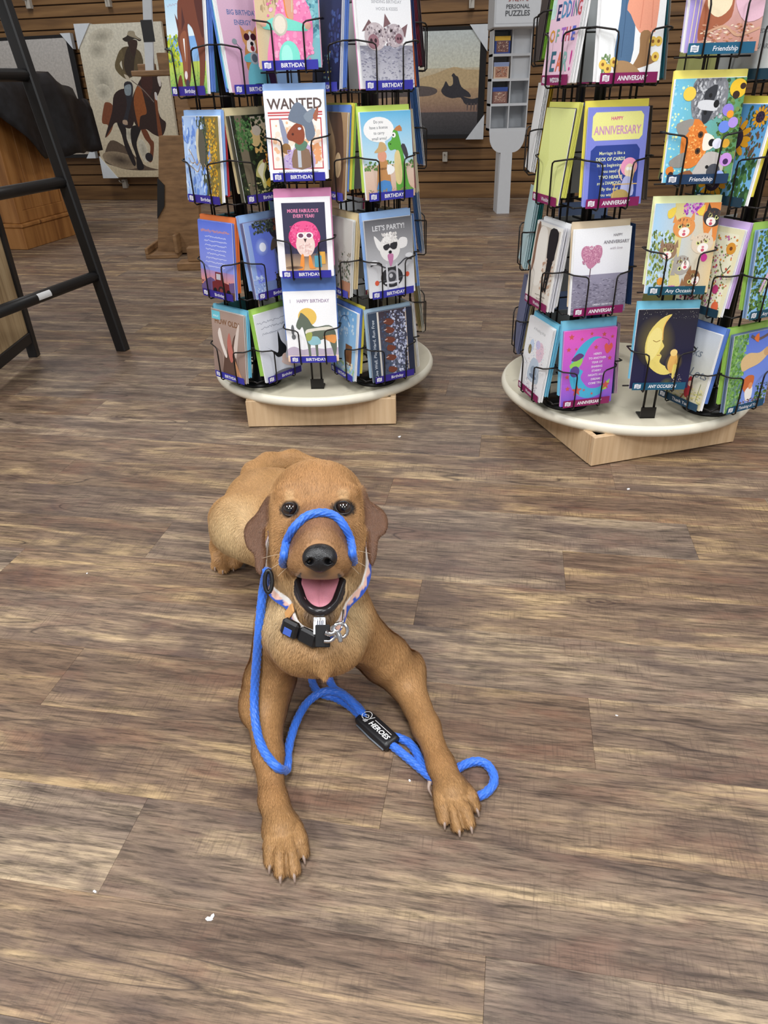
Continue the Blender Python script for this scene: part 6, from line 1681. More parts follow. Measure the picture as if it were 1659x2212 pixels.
def coat(P, N):
    """pigment of the coat by place on the body; blended darker close to the floor"""
    c = np.tile(np.array(lin((180, 136, 92)))[None, :], (len(P), 1))
    c = blend(c, ball(P, (-0.16, 1.05, 0.22), 0.05, 0.22) * 0.7, (180, 128, 74))
    c = blend(c, ball(P, P3(512, 1165, 1.17), 0.02, 0.09) * 0.75, (214, 180, 128))                # pale thigh
    c = blend(c, ball(P, P3(690, 1390, 0.80), 0.03, 0.12) * 0.55, (192, 148, 94))                # chest
    c = blend(c, np.maximum(ball(P, P3(775, 1310, 0.86), 0.01, 0.07), ball(P, P3(585, 1330, 0.86), 0.01, 0.07)) * 0.9, (216, 182, 132))
    c = blend(c, sstep(-P[:, 1], -0.74, -0.58) * 0.6, (160, 106, 56))                            # forearms
    c = blend(c, np.maximum(ball(P, B_R - [0, 0.03, 0], 0.02, 0.07), ball(P, B_L - [0, 0.03, 0], 0.02, 0.07)) * 0.55, (174, 126, 74))
    c = blend(c, ball(P, P3(686, 1070, 0.86), 0.03, 0.08) * 0.6, (166, 108, 58))                  # crown
    hx, hy, hd = to_px(P)
    face = ball(P, P3(688, 1172, 0.815), 0.022, 0.060)
    c = blend(c, face * 0.95, (130, 82, 56))                                                     # darker muzzle
    c = blend(c, ball(P, P3(690, 1130, 0.83), 0.005, 0.04) * 0.5, (138, 88, 60))
    for sx in (-1, 1):
        c = blend(c, ball(P, P3(690 + sx * 62, 1160, 0.85), 0.008, 0.032) * 0.5, (172, 118, 68))
    for poly, dep in EARS:
        u, v = (P - eo) @ R_I, (P - eo) @ U_
        w_ = (P - eo) @ V_I - dep(u, v)
        d2 = np.full(len(P), 1e9)
        ins = np.zeros(len(P), bool)
        for i in range(len(poly)):
            a, b = poly[i], poly[(i + 1) % len(poly)]
            ed = b - a
            t_ = np.clip(((u - a[0]) * ed[0] + (v - a[1]) * ed[1]) / (ed @ ed + 1e-12), 0, 1)
            d2 = np.minimum(d2, (u - a[0] - t_ * ed[0]) ** 2 + (v - a[1] - t_ * ed[1]) ** 2)
            ins ^= ((a[1] > v) != (b[1] > v)) & (u < (b[0] - a[0]) * (v - a[1]) / (b[1] - a[1] + 1e-12) + a[0])
        sd = np.where(ins, -np.sqrt(d2), np.sqrt(d2))
        side = sstep(np.abs(u), 0.050, 0.062)
        m = (1 - sstep(sd, -0.001, 0.003)) * (1 - sstep(np.abs(w_), 0.007, 0.011)) * side
        c = blend(c, m, (108, 68, 46))
    for e in EYES:
        r = np.hypot((P - e) @ R_I / 1.25, (P - e) @ U_)
        near = np.linalg.norm(P - e, axis=1) < 0.03
        c = blend(c, (1 - sstep(r, 0.0085, 0.0125)) * near, (30, 24, 24))
        c = blend(c, (1 - sstep(np.linalg.norm(P - e - U_ * 0.016, axis=1), 0.004, 0.010)) * 0.5, (206, 160, 108))
    # lips, mouth lining
    m_in = ball(P, P3(690, 1266, 0.84), 0.030, 0.036) * sstep(hy, 1226, 1240)
    lip = (np.hypot((hx - 690) / 56, (hy - 1272) / 52) < 1.0) & (hy > 1238) & (hd < 0.875) & ~((hy < 1254) & (np.abs(hx - 690) < 40) & (hd < 0.832))
    c[lip] = np.array(lin((40, 34, 36)))
    chin = ball(P, P3(690, 1322, 0.815), 0.012, 0.026)
    c = blend(c, chin * 0.75, (66, 52, 48))
    c = blend(c, ball(P, P3(690, 1238, 0.780), 0.006, 0.016) * 0.7, (78, 62, 54))
    c = blend(c, (1 - sstep(P[:, 2], 0.002, 0.012)) * 0.35, (120, 88, 60))  # slightly darker just above the floor
    return c


t = NT('dog_coat')
at_ = t.n('Attribute', attribute_name='coat').outputs['Color']
tc = t.n('TexCoord').outputs['Object']
nz = t.n('TexNoise', {'Vector': tc, 'Scale': 55.0, 'Detail': 4.0}).outputs[0]
nf = t.n('TexNoise', {'Vector': tc, 'Scale': 420.0, 'Detail': 3.0}).outputs[0]
c = t.mix(1.0, at_, t.ramp(nz, [(0.3, 0.84), (0.7, 1.12)]), 'MULTIPLY')
t.out(c, 0.62)
t.b.inputs['Specular IOR Level'].default_value = 0.25
t.b.inputs['Sheen Weight'].default_value = 0.15
t.bump(nf, 0.25, 0.001)
coat_m = t.m
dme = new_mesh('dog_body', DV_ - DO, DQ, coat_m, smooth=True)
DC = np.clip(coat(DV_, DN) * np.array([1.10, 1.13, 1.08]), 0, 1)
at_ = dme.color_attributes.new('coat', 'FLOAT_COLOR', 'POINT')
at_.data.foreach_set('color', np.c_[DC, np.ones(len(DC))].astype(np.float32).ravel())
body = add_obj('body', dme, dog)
# ------------------------------------------------------------------ dog: eyes, nose, tongue, claws
def sdf_part(name, lo, hi, h, fn, m, parent=dog, org=DO, label=None):
    q = SDF(lo, hi, h)
    fn(q)
    V_, Q_ = q.surface()
    o = add_obj(name, new_mesh(name, V_ - org, Q_, m, smooth=True), parent)
    if label:
        o['label'] = label
    return o


t = NT('dog_eye')
pos = t.n('TexCoord').outputs['Object']
d_ = t.n('VectorMath', {0: pos, 1: tuple(V_I)}, operation='DOT_PRODUCT').outputs['Value']
c = t.ramp(d_, [(0.0, lin((50, 36, 30))), (0.0072, lin((36, 26, 24))), (0.00735, lin((44, 30, 24))), (0.0080, lin((12, 9, 9)))])
cr = [n_ for n_ in t.t.nodes if n_.type == 'VALTORGB'][-1]
mr = t.n('MapRange', {'Value': d_, 'From Min': 0.0, 'From Max': 0.0095})
t.t.links.new(mr.outputs[0], cr.inputs[0])
for el, p_ in zip(cr.color_ramp.elements, (0.0, 0.60, 0.86, 0.93)):
    el.position = p_
eye_m = t.out(c, 0.06)
t.b.inputs['Coat Weight'].default_value = 1.0
for e in EYES:
    m = MB().lathe([(0.0095 * math.sin(math.pi * (0.02 + 0.96 * i / 18)), -0.0095 * math.cos(math.pi * (0.02 + 0.96 * i / 18))) for i in range(19)], 28)
    m.build('eye', eye_m, dog, loc=e + V_I * 0.0040 - DO)
    # dark lid rim
    P = []
    for k in range(40):
        a = 2 * math.pi * k / 40
        x, y = 0.0102 * math.cos(a), 0.0076 * math.sin(a) - 0.0008 * math.cos(a) ** 2
        z = math.sqrt(max(0.0, 0.0098 ** 2 - min(x * x + y * y, 0.0096 ** 2))) + 0.0012
        P.append(e + R_I * x * 0.88 + U_ * y * 0.98 + V_I * (z + 0.0030) - DO)
    MB().tube(P, 0.00125, 8, closed=True).build('eyelid', mat('dark_eyelid_skin', (34, 27, 26), 0.4), dog)

t = NT('black_nose_leather')
vz = t.n('TexVoronoi', {'Vector': t.n('TexCoord').outputs['Object'], 'Scale': 900.0}).outputs['Distance']
t.out(lin((26, 25, 27)), 0.34)
t.bump(vz, 0.35, 0.0006)
nose_m = t.m
NC = P3(691, 1204, 0.7745)


def nose(q):
    q.ell(NC + U_ * 0.003, (0.0178, 0.0125, 0.013), [R_I, U_, V_I], 0)
    q.ell(NC - U_ * 0.006, (0.0115, 0.0105, 0.0115), [R_I, U_, V_I], 0.008)
    for sx in (-1, 1):
        q.ell(NC + R_I * sx * 0.0105 - U_ * 0.002 + V_I * 0.002, (0.0082, 0.0085, 0.0105), [R_I, U_, V_I], 0.005)
        q.cone(NC + R_I * sx * 0.0085 - U_ * 0.0035 + V_I * 0.014, NC + R_I * sx * 0.0115 - U_ * 0.0045 + V_I * 0.004, 0.0036, 0.0028, 0.002, 's')
        q.cone(NC + R_I * sx * 0.0115 - U_ * 0.0045 + V_I * 0.013, NC + R_I * sx * 0.0175 - U_ * 0.0065 + V_I * 0.006, 0.0017, 0.0012, 0.001, 's')
    q.cone(NC - U_ * 0.004 + V_I * 0.0135, NC - U_ * 0.018 + V_I * 0.008, 0.0006, 0.0008, 0.001, 's')


sdf_part('nose', NC - 0.026, NC + 0.026, 0.0008, nose, nose_m, label='black leathery nose')

t = NT('pink_tongue')
nz = t.n('TexNoise', {'Vector': t.n('TexCoord').outputs['Object'], 'Scale': 900.0, 'Detail': 2.0}).outputs[0]
t.out(t.mix(nz, lin((206, 130, 148)), lin((232, 160, 172))), 0.33)
t.b.inputs['Subsurface Weight'].default_value = 0.1
t.b.inputs['Subsurface Radius'].default_value = (0.004, 0.002, 0.001)
t.bump(nz, 0.2, 0.0005)
tongue_m = t.m
TV, TF = [], []
nu, nv = 26, 22
for i in range(nu + 1):
    s_ = i / nu
    y = 1228 + (1309 - 1228) * s_
    d = 0.868 - 0.052 * s_ ** 1.1
    hw = np.interp(s_, [0, 0.3, 0.62, 0.78, 0.9, 0.97, 1], [38, 40, 41, 36, 30, 20, 7])
    for j in range(nv + 1):
        u = -1 + 2 * j / nv
        b_ = P3(692 + hw * u, y + 5 * (1 - u * u) * s_, d)
        lift = 0.0035 * abs(u) ** 2.5 * (1 - 0.4 * s_) - 0.0022 * math.exp(-(u / 0.09) ** 2) - 0.010 * max(0, s_ - 0.88) / 0.12 * 0.5
        TV.append(b_ + V_I * lift * 0.4 + U_ * lift * 0.9)
TV = np.array(TV)
nT = len(TV)
under = TV - U_ * 0.004 - V_I * 0.002
TF = [(i * (nv + 1) + j, i * (nv + 1) + j + 1, (i + 1) * (nv + 1) + j + 1, (i + 1) * (nv + 1) + j) for i in range(nu) for j in range(nv)]
TF = [f[::-1] for f in TF] + [tuple(q + nT for q in f) for f in TF]
rim = [j for j in range(nv + 1)] + [(i + 1) * (nv + 1) + nv for i in range(nu)] + [nu * (nv + 1) + j for j in range(nv - 1, -1, -1)] + [i * (nv + 1) for i in range(nu - 1, 0, -1)]
TF += [(rim[k], rim[(k + 1) % len(rim)], rim[(k + 1) % len(rim)] + nT, rim[k] + nT) for k in range(len(rim))]
tg = add_obj('tongue', new_mesh('tongue', np.vstack([TV, under]) - DO, TF, tongue_m, smooth=True), dog)
tg['label'] = 'pink tongue with a centre groove'

# lower lip rim and corner folds
lip_m = mat('black_wet_lip', (34, 29, 31), 0.25, bump=0.2)
LP = [P3(x, y, d) - DO for x, y, d in ((636, 1220, 0.872), (639, 1240, 0.860), (644, 1262, 0.848), (652, 1286, 0.835), (660, 1304, 0.824), (673, 1316, 0.815), (691, 1321, 0.812), (709, 1316, 0.815), (722, 1304, 0.824), (730, 1286, 0.835), (738, 1262, 0.848), (743, 1240, 0.860), (746, 1220, 0.872))]
Q = spline(LP, 6)
MB().tube(Q, 0.0042 + 0.0012 * np.sin(np.linspace(0, math.pi, len(Q))), 12).build('lower_lip', lip_m, dog)

claw_m = mat('horn_claw', (158, 138, 126), 0.35, 0.15, 300)
for T_, dr in ((T_R, (0.10, -1)), (T_L, (0.22, -1)), (HT, (0.05, -1))):
    for k, (tx, ty, tz, r) in enumerate(T_):
        a = G3(tx, ty, tz)
        dr_ = np.array([dr[0], dr[1], 0.0]) / math.hypot(*dr)
        sd = np.array([(k - 1.5) * 0.12, 0, 0])
        p0 = a + dr_ * r * 0.55 + [0, 0, 0.0015]
        Pp = spline([p0, p0 + (dr_ + sd) * 0.0045 + [0, 0, -0.0015], p0 + (dr_ + sd) * 0.0072 + [0, 0, -0.0065]], 5) - DO
        MB().tube(Pp, np.linspace(0.0027, 0.0009, len(Pp)), 8).build('claw', claw_m, dog)
# dew claw on the inner side of the left foreleg
p0 = G3(929, 1688, 0.02)
Pp = spline([p0, p0 + np.array([-0.002, -0.007, -0.004]), p0 + np.array([0.002, -0.014, -0.010])], 5) - DO
MB().tube(Pp, np.linspace(0.0032, 0.0008, len(Pp)), 8).build('claw', claw_m, dog)

# whiskers
wm = mat('pale_whisker', (210, 190, 160), 0.4)
for x0, y0, x1, y1, d1 in ((640, 1205, 566, 1206, .83), (642, 1212, 586, 1228, .82), (645, 1220, 600, 1245, .82), (742, 1200, 800, 1196, .83), (740, 1212, 790, 1224, .82), (738, 1220, 776, 1240, .82)):
    a, b = P3(x0, y0, 0.812), P3(x1, y1, d1)
    MB().tube(spline([a, (a + b) / 2 + U_ * 0.004, b], 6) - DO, 0.00022, 4).build('whisker', wm, dog)

# ------------------------------------------------------------------ blue slip lead, collar and clip
def snap(x, y, off=0.005, floor_z=True):
    """first point along the sight line that is 'off' above the dog or the floor"""
    ds = np.arange(0.66, 1.25, 0.0008)
    P = C0[None, :] + ray(x, y)[None, :] * ds[:, None]
    inb = (P > S.lo).all(1) & (P < S.lo + (S.n - 1) * S.h).all(1)
    v = np.full(len(ds), 0.2)
    v[inb] = S.value(P[inb])
    if floor_z:
        v = np.minimum(v, P[:, 2])
    i = np.argmax(v < off)
    return P[i]


def sgrad(p):
    p = np.array(p)[None, :]
    g_ = np.array([(S.value(p + np.eye(3)[i] * 0.003) - S.value(p - np.eye(3)[i] * 0.003))[0] for i in range(3)])
    return g_ / (np.linalg.norm(g_) + 1e-9)


t = NT('blue_braided_nylon')
nz = t.n('TexNoise', {'Vector': t.n('TexCoord').outputs['Object'], 'Scale': 1500.0, 'Detail': 2.0}).outputs[0]
t.out(t.mix(nz, lin((34, 88, 196)), lin((64, 128, 232))), 0.42)
t.b.inputs['Sheen Weight'].default_value = 0.2
rope_m = t.m


def rope(name, P, r, parent, org, step=0.0010, n=28):
    Q = spline(P, 24)
    L = np.r_[0, np.cumsum(np.linalg.norm(np.diff(Q, axis=0), axis=1))]
    m = max(4, int(L[-1] / step))
    s = np.linspace(0, L[-1], m)
    Q = np.stack([np.interp(s, L, Q[:, i]) for i in range(3)], 1)
    T = np.gradient(Q, axis=0)
    T /= np.linalg.norm(T, axis=1)[:, None]
    u = np.cross(T[0], [0.3, 0.2, 1.0])
    u /= np.linalg.norm(u)
    th_ = 2 * math.pi * np.arange(n) / n
    V_ = np.zeros((m, n, 3))
    for i in range(m):
        u = u - T[i] * (u @ T[i])
        u /= np.linalg.norm(u)
        v = np.cross(T[i], u)
        a1 = 4 * th_ + s[i] * 330
        a2 = 3 * th_ - s[i] * 150
        rr = r * (0.76 + 0.30 * np.abs(np.cos(a1)) ** 0.9 + 0.05 * np.cos(2 * a2))
        V_[i] = Q[i] + rr[:, None] * (np.cos(th_)[:, None] * u + np.sin(th_)[:, None] * v)
    I = np.arange(m * n).reshape(m, n)
    Fc = np.stack([I[:-1], np.roll(I, -1, 1)[:-1], np.roll(I, -1, 1)[1:], I[1:]], -1).reshape(-1, 4)
    Fc = [tuple(f) for f in Fc] + [tuple(I[0][::-1]), tuple(I[-1])]
    return add_obj(name, new_mesh(name, V_.reshape(-1, 3) - org, Fc, rope_m, smooth=True), parent)


lead = thing('slip_lead', 'blue braided rope slip lead looped over the dog muzzle and across the floor', 'leash', (0.0, 0.62, 0))
LO = np.array([0.0, 0.62, 0])
RR = 0.0056
# loop over the muzzle
mz = [snap(x, y, 0.0042) for x, y in ((612, 1218), (614, 1200), (619, 1172), (634, 1142), (660, 1117), (690, 1108), (722, 1114), (744, 1138), (757, 1168), (761, 1196))]
mz = [mz[0] - V_I * 0.03 + R_I * 0.004] + mz + [mz[-1] - U_ * 0.012 - V_I * 0.035]
rope('muzzle_loop', mz, 0.0050, lead, LO)
nk = [P3(x, y, d) for x, y, d in ((586, 1128, 0.915), (588, 1160, 0.905), (593, 1190, 0.897), (610, 1218, 0.885), (634, 1244, 0.874), (656, 1262, 0.872))]
rope('neck_loop', nk, 0.0048, lead, LO)
# the long strand hanging down, over the foreleg and back across the floor
st = [snap(x, y, 0.006) for x, y in ((577, 1232), (569, 1265), (564, 1310), (559, 1370), (554, 1430), (550, 1485), (548, 1525), (552, 1570), (561, 1608), (578, 1640), (600, 1658))]
st = [st[0]] + [st[i] * 0.5 + (st[i - 1] + st[i + 1]) * 0.25 for i in range(1, len(st) - 1)] + [st[-1]]
fl = [at_z(617, 1664, 0.014), at_z(621, 1650, 0.014), at_z(622, 1625, 0.012), at_z(630, 1588, 0.010), at_z(643, 1552, 0.010), at_z(661, 1521, 0.010), at_z(686, 1500, 0.014), at_z(712, 1493, 0.017), at_z(742, 1502, 0.017), at_z(772, 1531, 0.013), at_z(802, 1566, 0.008), at_z(832, 1588, 0.006), at_z(862, 1594, 0.006), at_z(886, 1607, 0.006), at_z(903, 1632, 0.006), at_z(914, 1658, 0.006), at_z(938, 1678, 0.006), at_z(968, 1676, 0.006), at_z(992, 1658, 0.006), at_z(1020, 1646, 0.006), at_z(1046, 1648, 0.006), at_z(1064, 1668, 0.006), at_z(1066, 1692, 0.006), at_z(1050, 1712, 0.006), at_z(1028, 1722, 0.006), at_z(1000, 1728, 0.006), at_z(965, 1708, 0.006), at_z(928, 1677, 0.006), at_z(890, 1645, 0.006), at_z(852, 1614, 0.006), at_z(818, 1588, 0.006)]
rope('lead_rope', st + fl, RR, lead, LO)
rope('handle_rope', [at_z(x, y, z) for x, y, z in ((818, 1590, 0.007), (786, 1556, 0.006), (757, 1527, 0.006), (725, 1508, 0.006), (697, 1500, 0.007), (681, 1488, 0.008), (673, 1464, 0.008), (671, 1436, 0.008), (680, 1418, 0.008), (698, 1420, 0.008), (707, 1440, 0.008), (711, 1466, 0.007), (722, 1487, 0.006), (745, 1502, 0.006), (772, 1526, 0.006), (796, 1556, 0.007), (822, 1586, 0.008))], RR * 0.98, lead, LO)
# black sleeve with the printed name
t0, t1 = at_z(783, 1556, 0.0), at_z(849, 1617, 0.0)
ax_ = t1 - t0
Lt = np.linalg.norm(ax_)
ax_ /= Lt
ay_ = np.array([-ax_[1], ax_[0], 0])
sl_m = mat('black_leatherette', (26, 26, 29), 0.38, bump=0.15)
pr = []
for k in range(20):
    a = 2 * math.pi * k / 20
    x, y = math.cos(a), math.sin(a)
    pr.append((0.0135 * np.sign(x) * abs(x) ** 0.75, 0.0075 + 0.0072 * np.sign(y) * abs(y) ** 0.6))
SV, SF = [], []
for i in range(13):
    s_ = i / 12
    for (a, b) in pr:
        sc_ = 1 - 0.06 * (2 * s_ - 1) ** 4
        SV.append((Lt * s_, a * sc_, b * sc_ + 0.0008))
for i in range(12):
    for k in range(20):
        SF.append((i * 20 + k, i * 20 + (k + 1) % 20, (i + 1) * 20 + (k + 1) % 20, (i + 1) * 20 + k))
SF = [f[::-1] for f in SF]
SF += [tuple(range(20)), tuple(240 + k for k in range(20))[::-1]]
sleeve = add_obj('sleeve', new_mesh('sleeve', SV, SF, sl_m, smooth=True), lead, mw=frame(t0 - LO, ax_, ay_, (0, 0, 1)))
A = Art(Lt, 0.024)
A.l([(14 + 10 * math.cos(k * 0.55), 55 + 30 * math.sin(k * 0.55)) for k in range(10)], 1.3, W_)
A.l([(10, 48), (16, 62), (20, 50), (15, 40)], 1.2, W_)
A.l([(22, 30), (30, 78)], 1.3, W_, 0)
for k in range(3):
    A.l([(18 + k * 3, 14), (20 + k * 3, 34)], 1.2, W_, 0)
A.t('HEROES', 62, 22, 16, W_, 58, 0.15)
A.l([(36, 66), (88, 66)], 1.0, W_, 0)
lt = add_obj('sleeve_lettering', A.mesh('sleeve_lettering'), sleeve)
lt.matrix_basis = frame((Lt / 2, -0.0115, 0.01575), (1, 0, 0), (0, 0, -1), (0, 1, 0))
MB().tube([(0.004, -0.0133, 0.004), (Lt / 2, -0.0142, 0.004), (Lt - 0.004, -0.0133, 0.004)], 0.0012, 6).build('edge_piping', mat('grey_piping', (110, 116, 124), 0.4), sleeve)

# collar
pl = [snap(584, 1266, 0.0015, False), P3(690, 1350, 0.842), snap(764, 1286, 0.0015, False)]
pn = np.cross(pl[1] - pl[0], pl[2] - pl[0])
pn /= np.linalg.norm(pn)
pn = pn if pn @ U_ > 0 else -pn
ax0, ax1 = np.array((-0.104, 0.88, 0.180)), P3(682, 1230, 0.930)
tt = ((pl[0] - ax0) @ pn) / ((ax1 - ax0) @ pn)
cc0 = ax0 + (ax1 - ax0) * tt
e_r = R_I - pn * (R_I @ pn)
e_r /= np.linalg.norm(e_r)
e_f = np.cross(pn, e_r)
NS = 120
ring, rn = [], []
for k in range(NS):
    a = 2 * math.pi * k / NS
    d = e_r * math.cos(a) + e_f * math.sin(a)
    rs = np.arange(0.03, 0.13, 0.0006)
    P = cc0[None, :] + d[None, :] * rs[:, None]
    v = S.value(P)
    j = np.argmax(v > 0.001)
    ring.append(rs[j])
ring = np.array(ring)
for _ in range(6):
    ring = np.maximum(ring, (np.roll(ring, 1) + np.roll(ring, -1) + ring) / 3 * 0.999)
ring = (np.roll(ring, 2) + np.roll(ring, 1) + ring + np.roll(ring, -1) + np.roll(ring, -2)) / 5
CP = np.array([cc0 + (e_r * math.cos(2 * math.pi * k / NS) + e_f * math.sin(2 * math.pi * k / NS)) * ring[k] for k in range(NS)])
collar = thing('dog_collar', 'white pink and blue patterned dog collar with black buckle', 'collar', cc0)
NWD = 9
BV, BC, BF = [], [], []
rgc = random.Random(5)
jag = [rgc.random() for _ in range(NS)]
for k in range(NS):
    T = CP[(k + 1) % NS] - CP[k - 1]
    T /= np.linalg.norm(T)
    d = e_r * math.cos(2 * math.pi * k / NS) + e_f * math.sin(2 * math.pi * k / NS)
    wv_ = pn * 0.85 - d * 0.52                      # the band lies on the slope of the neck
    wv_ /= np.linalg.norm(wv_)
    nv_ = np.cross(T, wv_)
    nv_ = nv_ if nv_ @ d > 0 else -nv_
    for side_ in (0, 1):
        for j in range(NWD):
            f = j / (NWD - 1) - 0.5
            BV.append(CP[k] + wv_ * f * 0.0145 + nv_ * (0.0035 if side_ == 0 else 0.0003) - cc0)
            g1 = 0.02 + 0.30 * abs(math.sin(k * 0.55)) * (0.4 + jag[k])
            col = (236, 232, 228) if f > 0.16 + 0.15 * math.sin(k * 0.4) else ((238, 196, 180) if f > -0.38 + g1 else (58, 92, 190))
            BC.append(lin(col))
for k in range(NS):
    a, b = k * 2 * NWD, ((k + 1) % NS) * 2 * NWD
    for j in range(NWD - 1):
        BF.append((a + j, b + j, b + j + 1, a + j + 1))
        BF.append((a + NWD + j, a + NWD + j + 1, b + NWD + j + 1, b + NWD + j))
    BF.append((a, a + NWD, b + NWD, b))
    BF.append((a + NWD - 1, b + NWD - 1, b + 2 * NWD - 1, a + 2 * NWD - 1))
bme = new_mesh('band', BV, BF, INK, smooth=False)
at_ = bme.color_attributes.new('ink', 'FLOAT_COLOR', 'POINT')
at_.data.foreach_set('color', np.c_[np.array(BC), np.ones(len(BC))].astype(np.float32).ravel())
add_obj('band', bme, collar)


def on_collar(x, y):
    """nearest ring station to a pixel -> frame (x along the band, y out, z up the band)"""
    qx, qy, qd = to_px(CP)
    fr = qd < qd.mean() + 0.03
    k = int(np.argmin(np.hypot(qx - x, qy - y) + np.where(fr, 0, 1e4)))
    T = CP[(k + 2) % NS] - CP[k - 2]
    T /= np.linalg.norm(T)
    if T @ R_I < 0:
        T = -T
    d = CP[k] - cc0
    d -= T * (d @ T)
    d /= np.linalg.norm(d)
    wv_ = pn * 0.85 - d * 0.52
    wv_ -= T * (wv_ @ T)
    wv_ /= np.linalg.norm(wv_)
    nv_ = np.cross(T, wv_)
    nv_ = nv_ if nv_ @ d > 0 else -nv_
    return frame(CP[k] + nv_ * 0.0035 - cc0, T, -nv_, wv_ if np.cross(T, -nv_) @ wv_ > 0 else -wv_)


plast = mat('black_moulded_plastic', (24, 24, 26), 0.35)
Mb = on_collar(672, 1342)
MB().box((-0.027, -0.010, -0.0105), (-0.004, 0.0, 0.0105), 0.003, M=Mb).build('buckle_female', plast, collar)
MB().box((-0.003, -0.009, -0.0098), (0.022, 0.0, 0.0098), 0.003, M=Mb).build('buckle_male', plast, collar)
MB().box((-0.021, -0.0108, -0.0075), (-0.010, -0.0101, 0.0015), 0.0003, M=Mb).build('strap_window', mat('blue_webbing', (60, 92, 180), 0.7), collar)
Mk = on_collar(629, 1322)
MB().box((-0.007, -0.0035, -0.0100), (0.007, 0.0, 0.0100), 0.0015, M=Mk).build('leather_keeper', mat('tan_leather', (206, 152, 92), 0.55), collar)
pt = P3(690, 1352, 0.812) - cc0
Mt = frame(pt, R_I, -V_I, U_)
MB().box((-0.007, 0, -0.010), (0.007, 0.0012, 0.010), 0.0004, M=Mt).build('care_label', mat('white_label', (226, 228, 232), 0.6), collar)
A = Art(0.013, 0.019)
for q in (28, 45, 60, 74):
    A.l([(q, 22), (q + 8, 82)], 6, (70, 76, 96), 0)
lo_ = add_obj('label_print', A.mesh('label_print'), collar)
lo_.matrix_basis = Mt @ Matrix.Translation((0, -0.0002, -0.0095))
pt2 = P3(697, 1374, 0.812) - cc0
MB().box((-0.0085, -0.001, -0.013), (0.0085, 0.003, 0.013), 0.001, M=frame(pt2, R_I, -V_I, U_)).build('webbing_tab', mat('black_webbing', (20, 20, 22), 0.8), collar)
steel = mat('nickel_steel', (206, 206, 210), 0.16, 0.03, metal=1.0)


def cpx(x, y, d=0.806):
    return P3(x, y, d) - cc0


clip = MB()
clip.tube([cpx(735, 1362) + R_I * 0.0085 * math.cos(k * 0.449) + U_ * 0.0085 * math.sin(k * 0.449) for k in range(14)], 0.0021, 8, closed=True)
co_ = clip.build('swivel_ring', steel, collar)
MB().tube(spline([cpx(703, 1366), cpx(712, 1369), cpx(722, 1366), cpx(728, 1362)], 5), 0.0035, 10).build('swivel_barrel', steel, collar)
MB().tube(spline([cpx(700, 1385), cpx(712, 1385), cpx(722, 1378), cpx(730, 1366)], 5), 0.0021, 8).build('snap_hook', steel, collar)
MB().tube(spline([cpx(728, 1362, .803), cpx(733, 1374, .802), cpx(736, 1387, .802)], 5), [0.0038, 0.0034, 0.0032, 0.003, 0.003, 0.003, 0.003, 0.003, 0.003, 0.003, 0.0026], 10).build('snap_trigger', steel, collar)
MB().tube(spline([cpx(742, 1318, .822), cpx(741, 1338, .812), cpx(738, 1358, .806)], 5), 0.0013, 8).build('tag_ring', steel, collar)
MB().tube([cpx(580, 1256, 0.853) + R_I * 0.0045 * math.cos(k * 0.3927) + U_ * 0.0135 * math.sin(k * 0.3927) for k in range(16)], 0.0026, 8, closed=True).build('lead_ring', plast, collar)

# ------------------------------------------------------------------ crumbs on the floor
crumb = mat('white_paper_crumb', (232, 232, 234), 0.8)
for i, (x, y, sz, lb) in enumerate(((452, 1986, 0.0035, 'white crumb of paper on the floor left of the foreground paw'), (459, 1981, 0.003, 'smaller white paper crumb touching the crumb left of the foreground paw'), (205, 1926, 0.0022, 'tiny white speck near the plank joint at the left'), (863, 944, 0.0045, 'pale scrap on the floor in front of the left card rack'), (885, 1687, 0.002, 'tiny pale speck on the floor beside the rope lead'), (1357, 1057, 0.004, 'pale scrap on the floor below the right card rack'), (188, 1239, 0.002, 'tiny white speck on the floor left of the dog'), (1332, 1546, 0.002, 'tiny white speck on the floor right of the foreleg'))):
    c_ = at_z(x, y)
    rg = random.Random(i)
    V_ = [(sz * (0.7 + 0.6 * rg.random()) * math.cos(a) , sz * 0.6 * (0.7 + 0.6 * rg.random()) * math.sin(a), z) for z in (0.0, sz * 0.4) for a in [k * math.pi / 3 for k in range(6)]]
    F_ = [(5, 4, 3, 2, 1, 0), (6, 7, 8, 9, 10, 11)] + [(k, (k + 1) % 6, (k + 1) % 6 + 6, k + 6) for k in range(6)]
    o = add_obj('paper_crumb', new_mesh('paper_crumb', V_, F_, crumb), loc=c_, rot=(0, 0, i * 1.3))
    tag(o, lb, 'crumb', 'pale crumbs on the floor')
# ------------------------------------------------------------------ short fur as fine blades lying along the coat
tri_c = DV_[DQ].mean(1)
qa = DV_[DQ]
area = np.linalg.norm(np.cross(qa[:, 1] - qa[:, 0], qa[:, 3] - qa[:, 0]), axis=1)
fx, fy, fd = to_px(tri_c)
fN = DN[DQ].mean(1)
fN /= np.linalg.norm(fN, axis=1)[:, None] + 1e-9
vis = (fN @ V_I > -0.35) & (tri_c[:, 2] > 0.004)
bare = (np.hypot((fx - 691) / 60, (fy - 1270) / 56) < 1.0) & (fd < 0.875) & (fy > 1226)
for e in EYES:
    bare |= np.linalg.norm(tri_c - e - V_I * 0.006, axis=1) < 0.0145
bare |= np.linalg.norm(tri_c - NC, axis=1) < 0.019
kd_ = np.full(len(tri_c), 1.0)
for q_ in CP[::3]:
    kd_ = np.minimum(kd_, np.linalg.norm(tri_c - q_, axis=1))
bare |= kd_ < 0.0095
for q_ in (P3(697, 1374, 0.815), P3(735, 1365, 0.812), P3(715, 1372, 0.812)):
    bare |= np.linalg.norm(tri_c - q_, axis=1) < 0.016
wgt = area * vis * ~bare
NF = 420000
pick = RNG.choice(len(wgt), NF, p=wgt / wgt.sum())
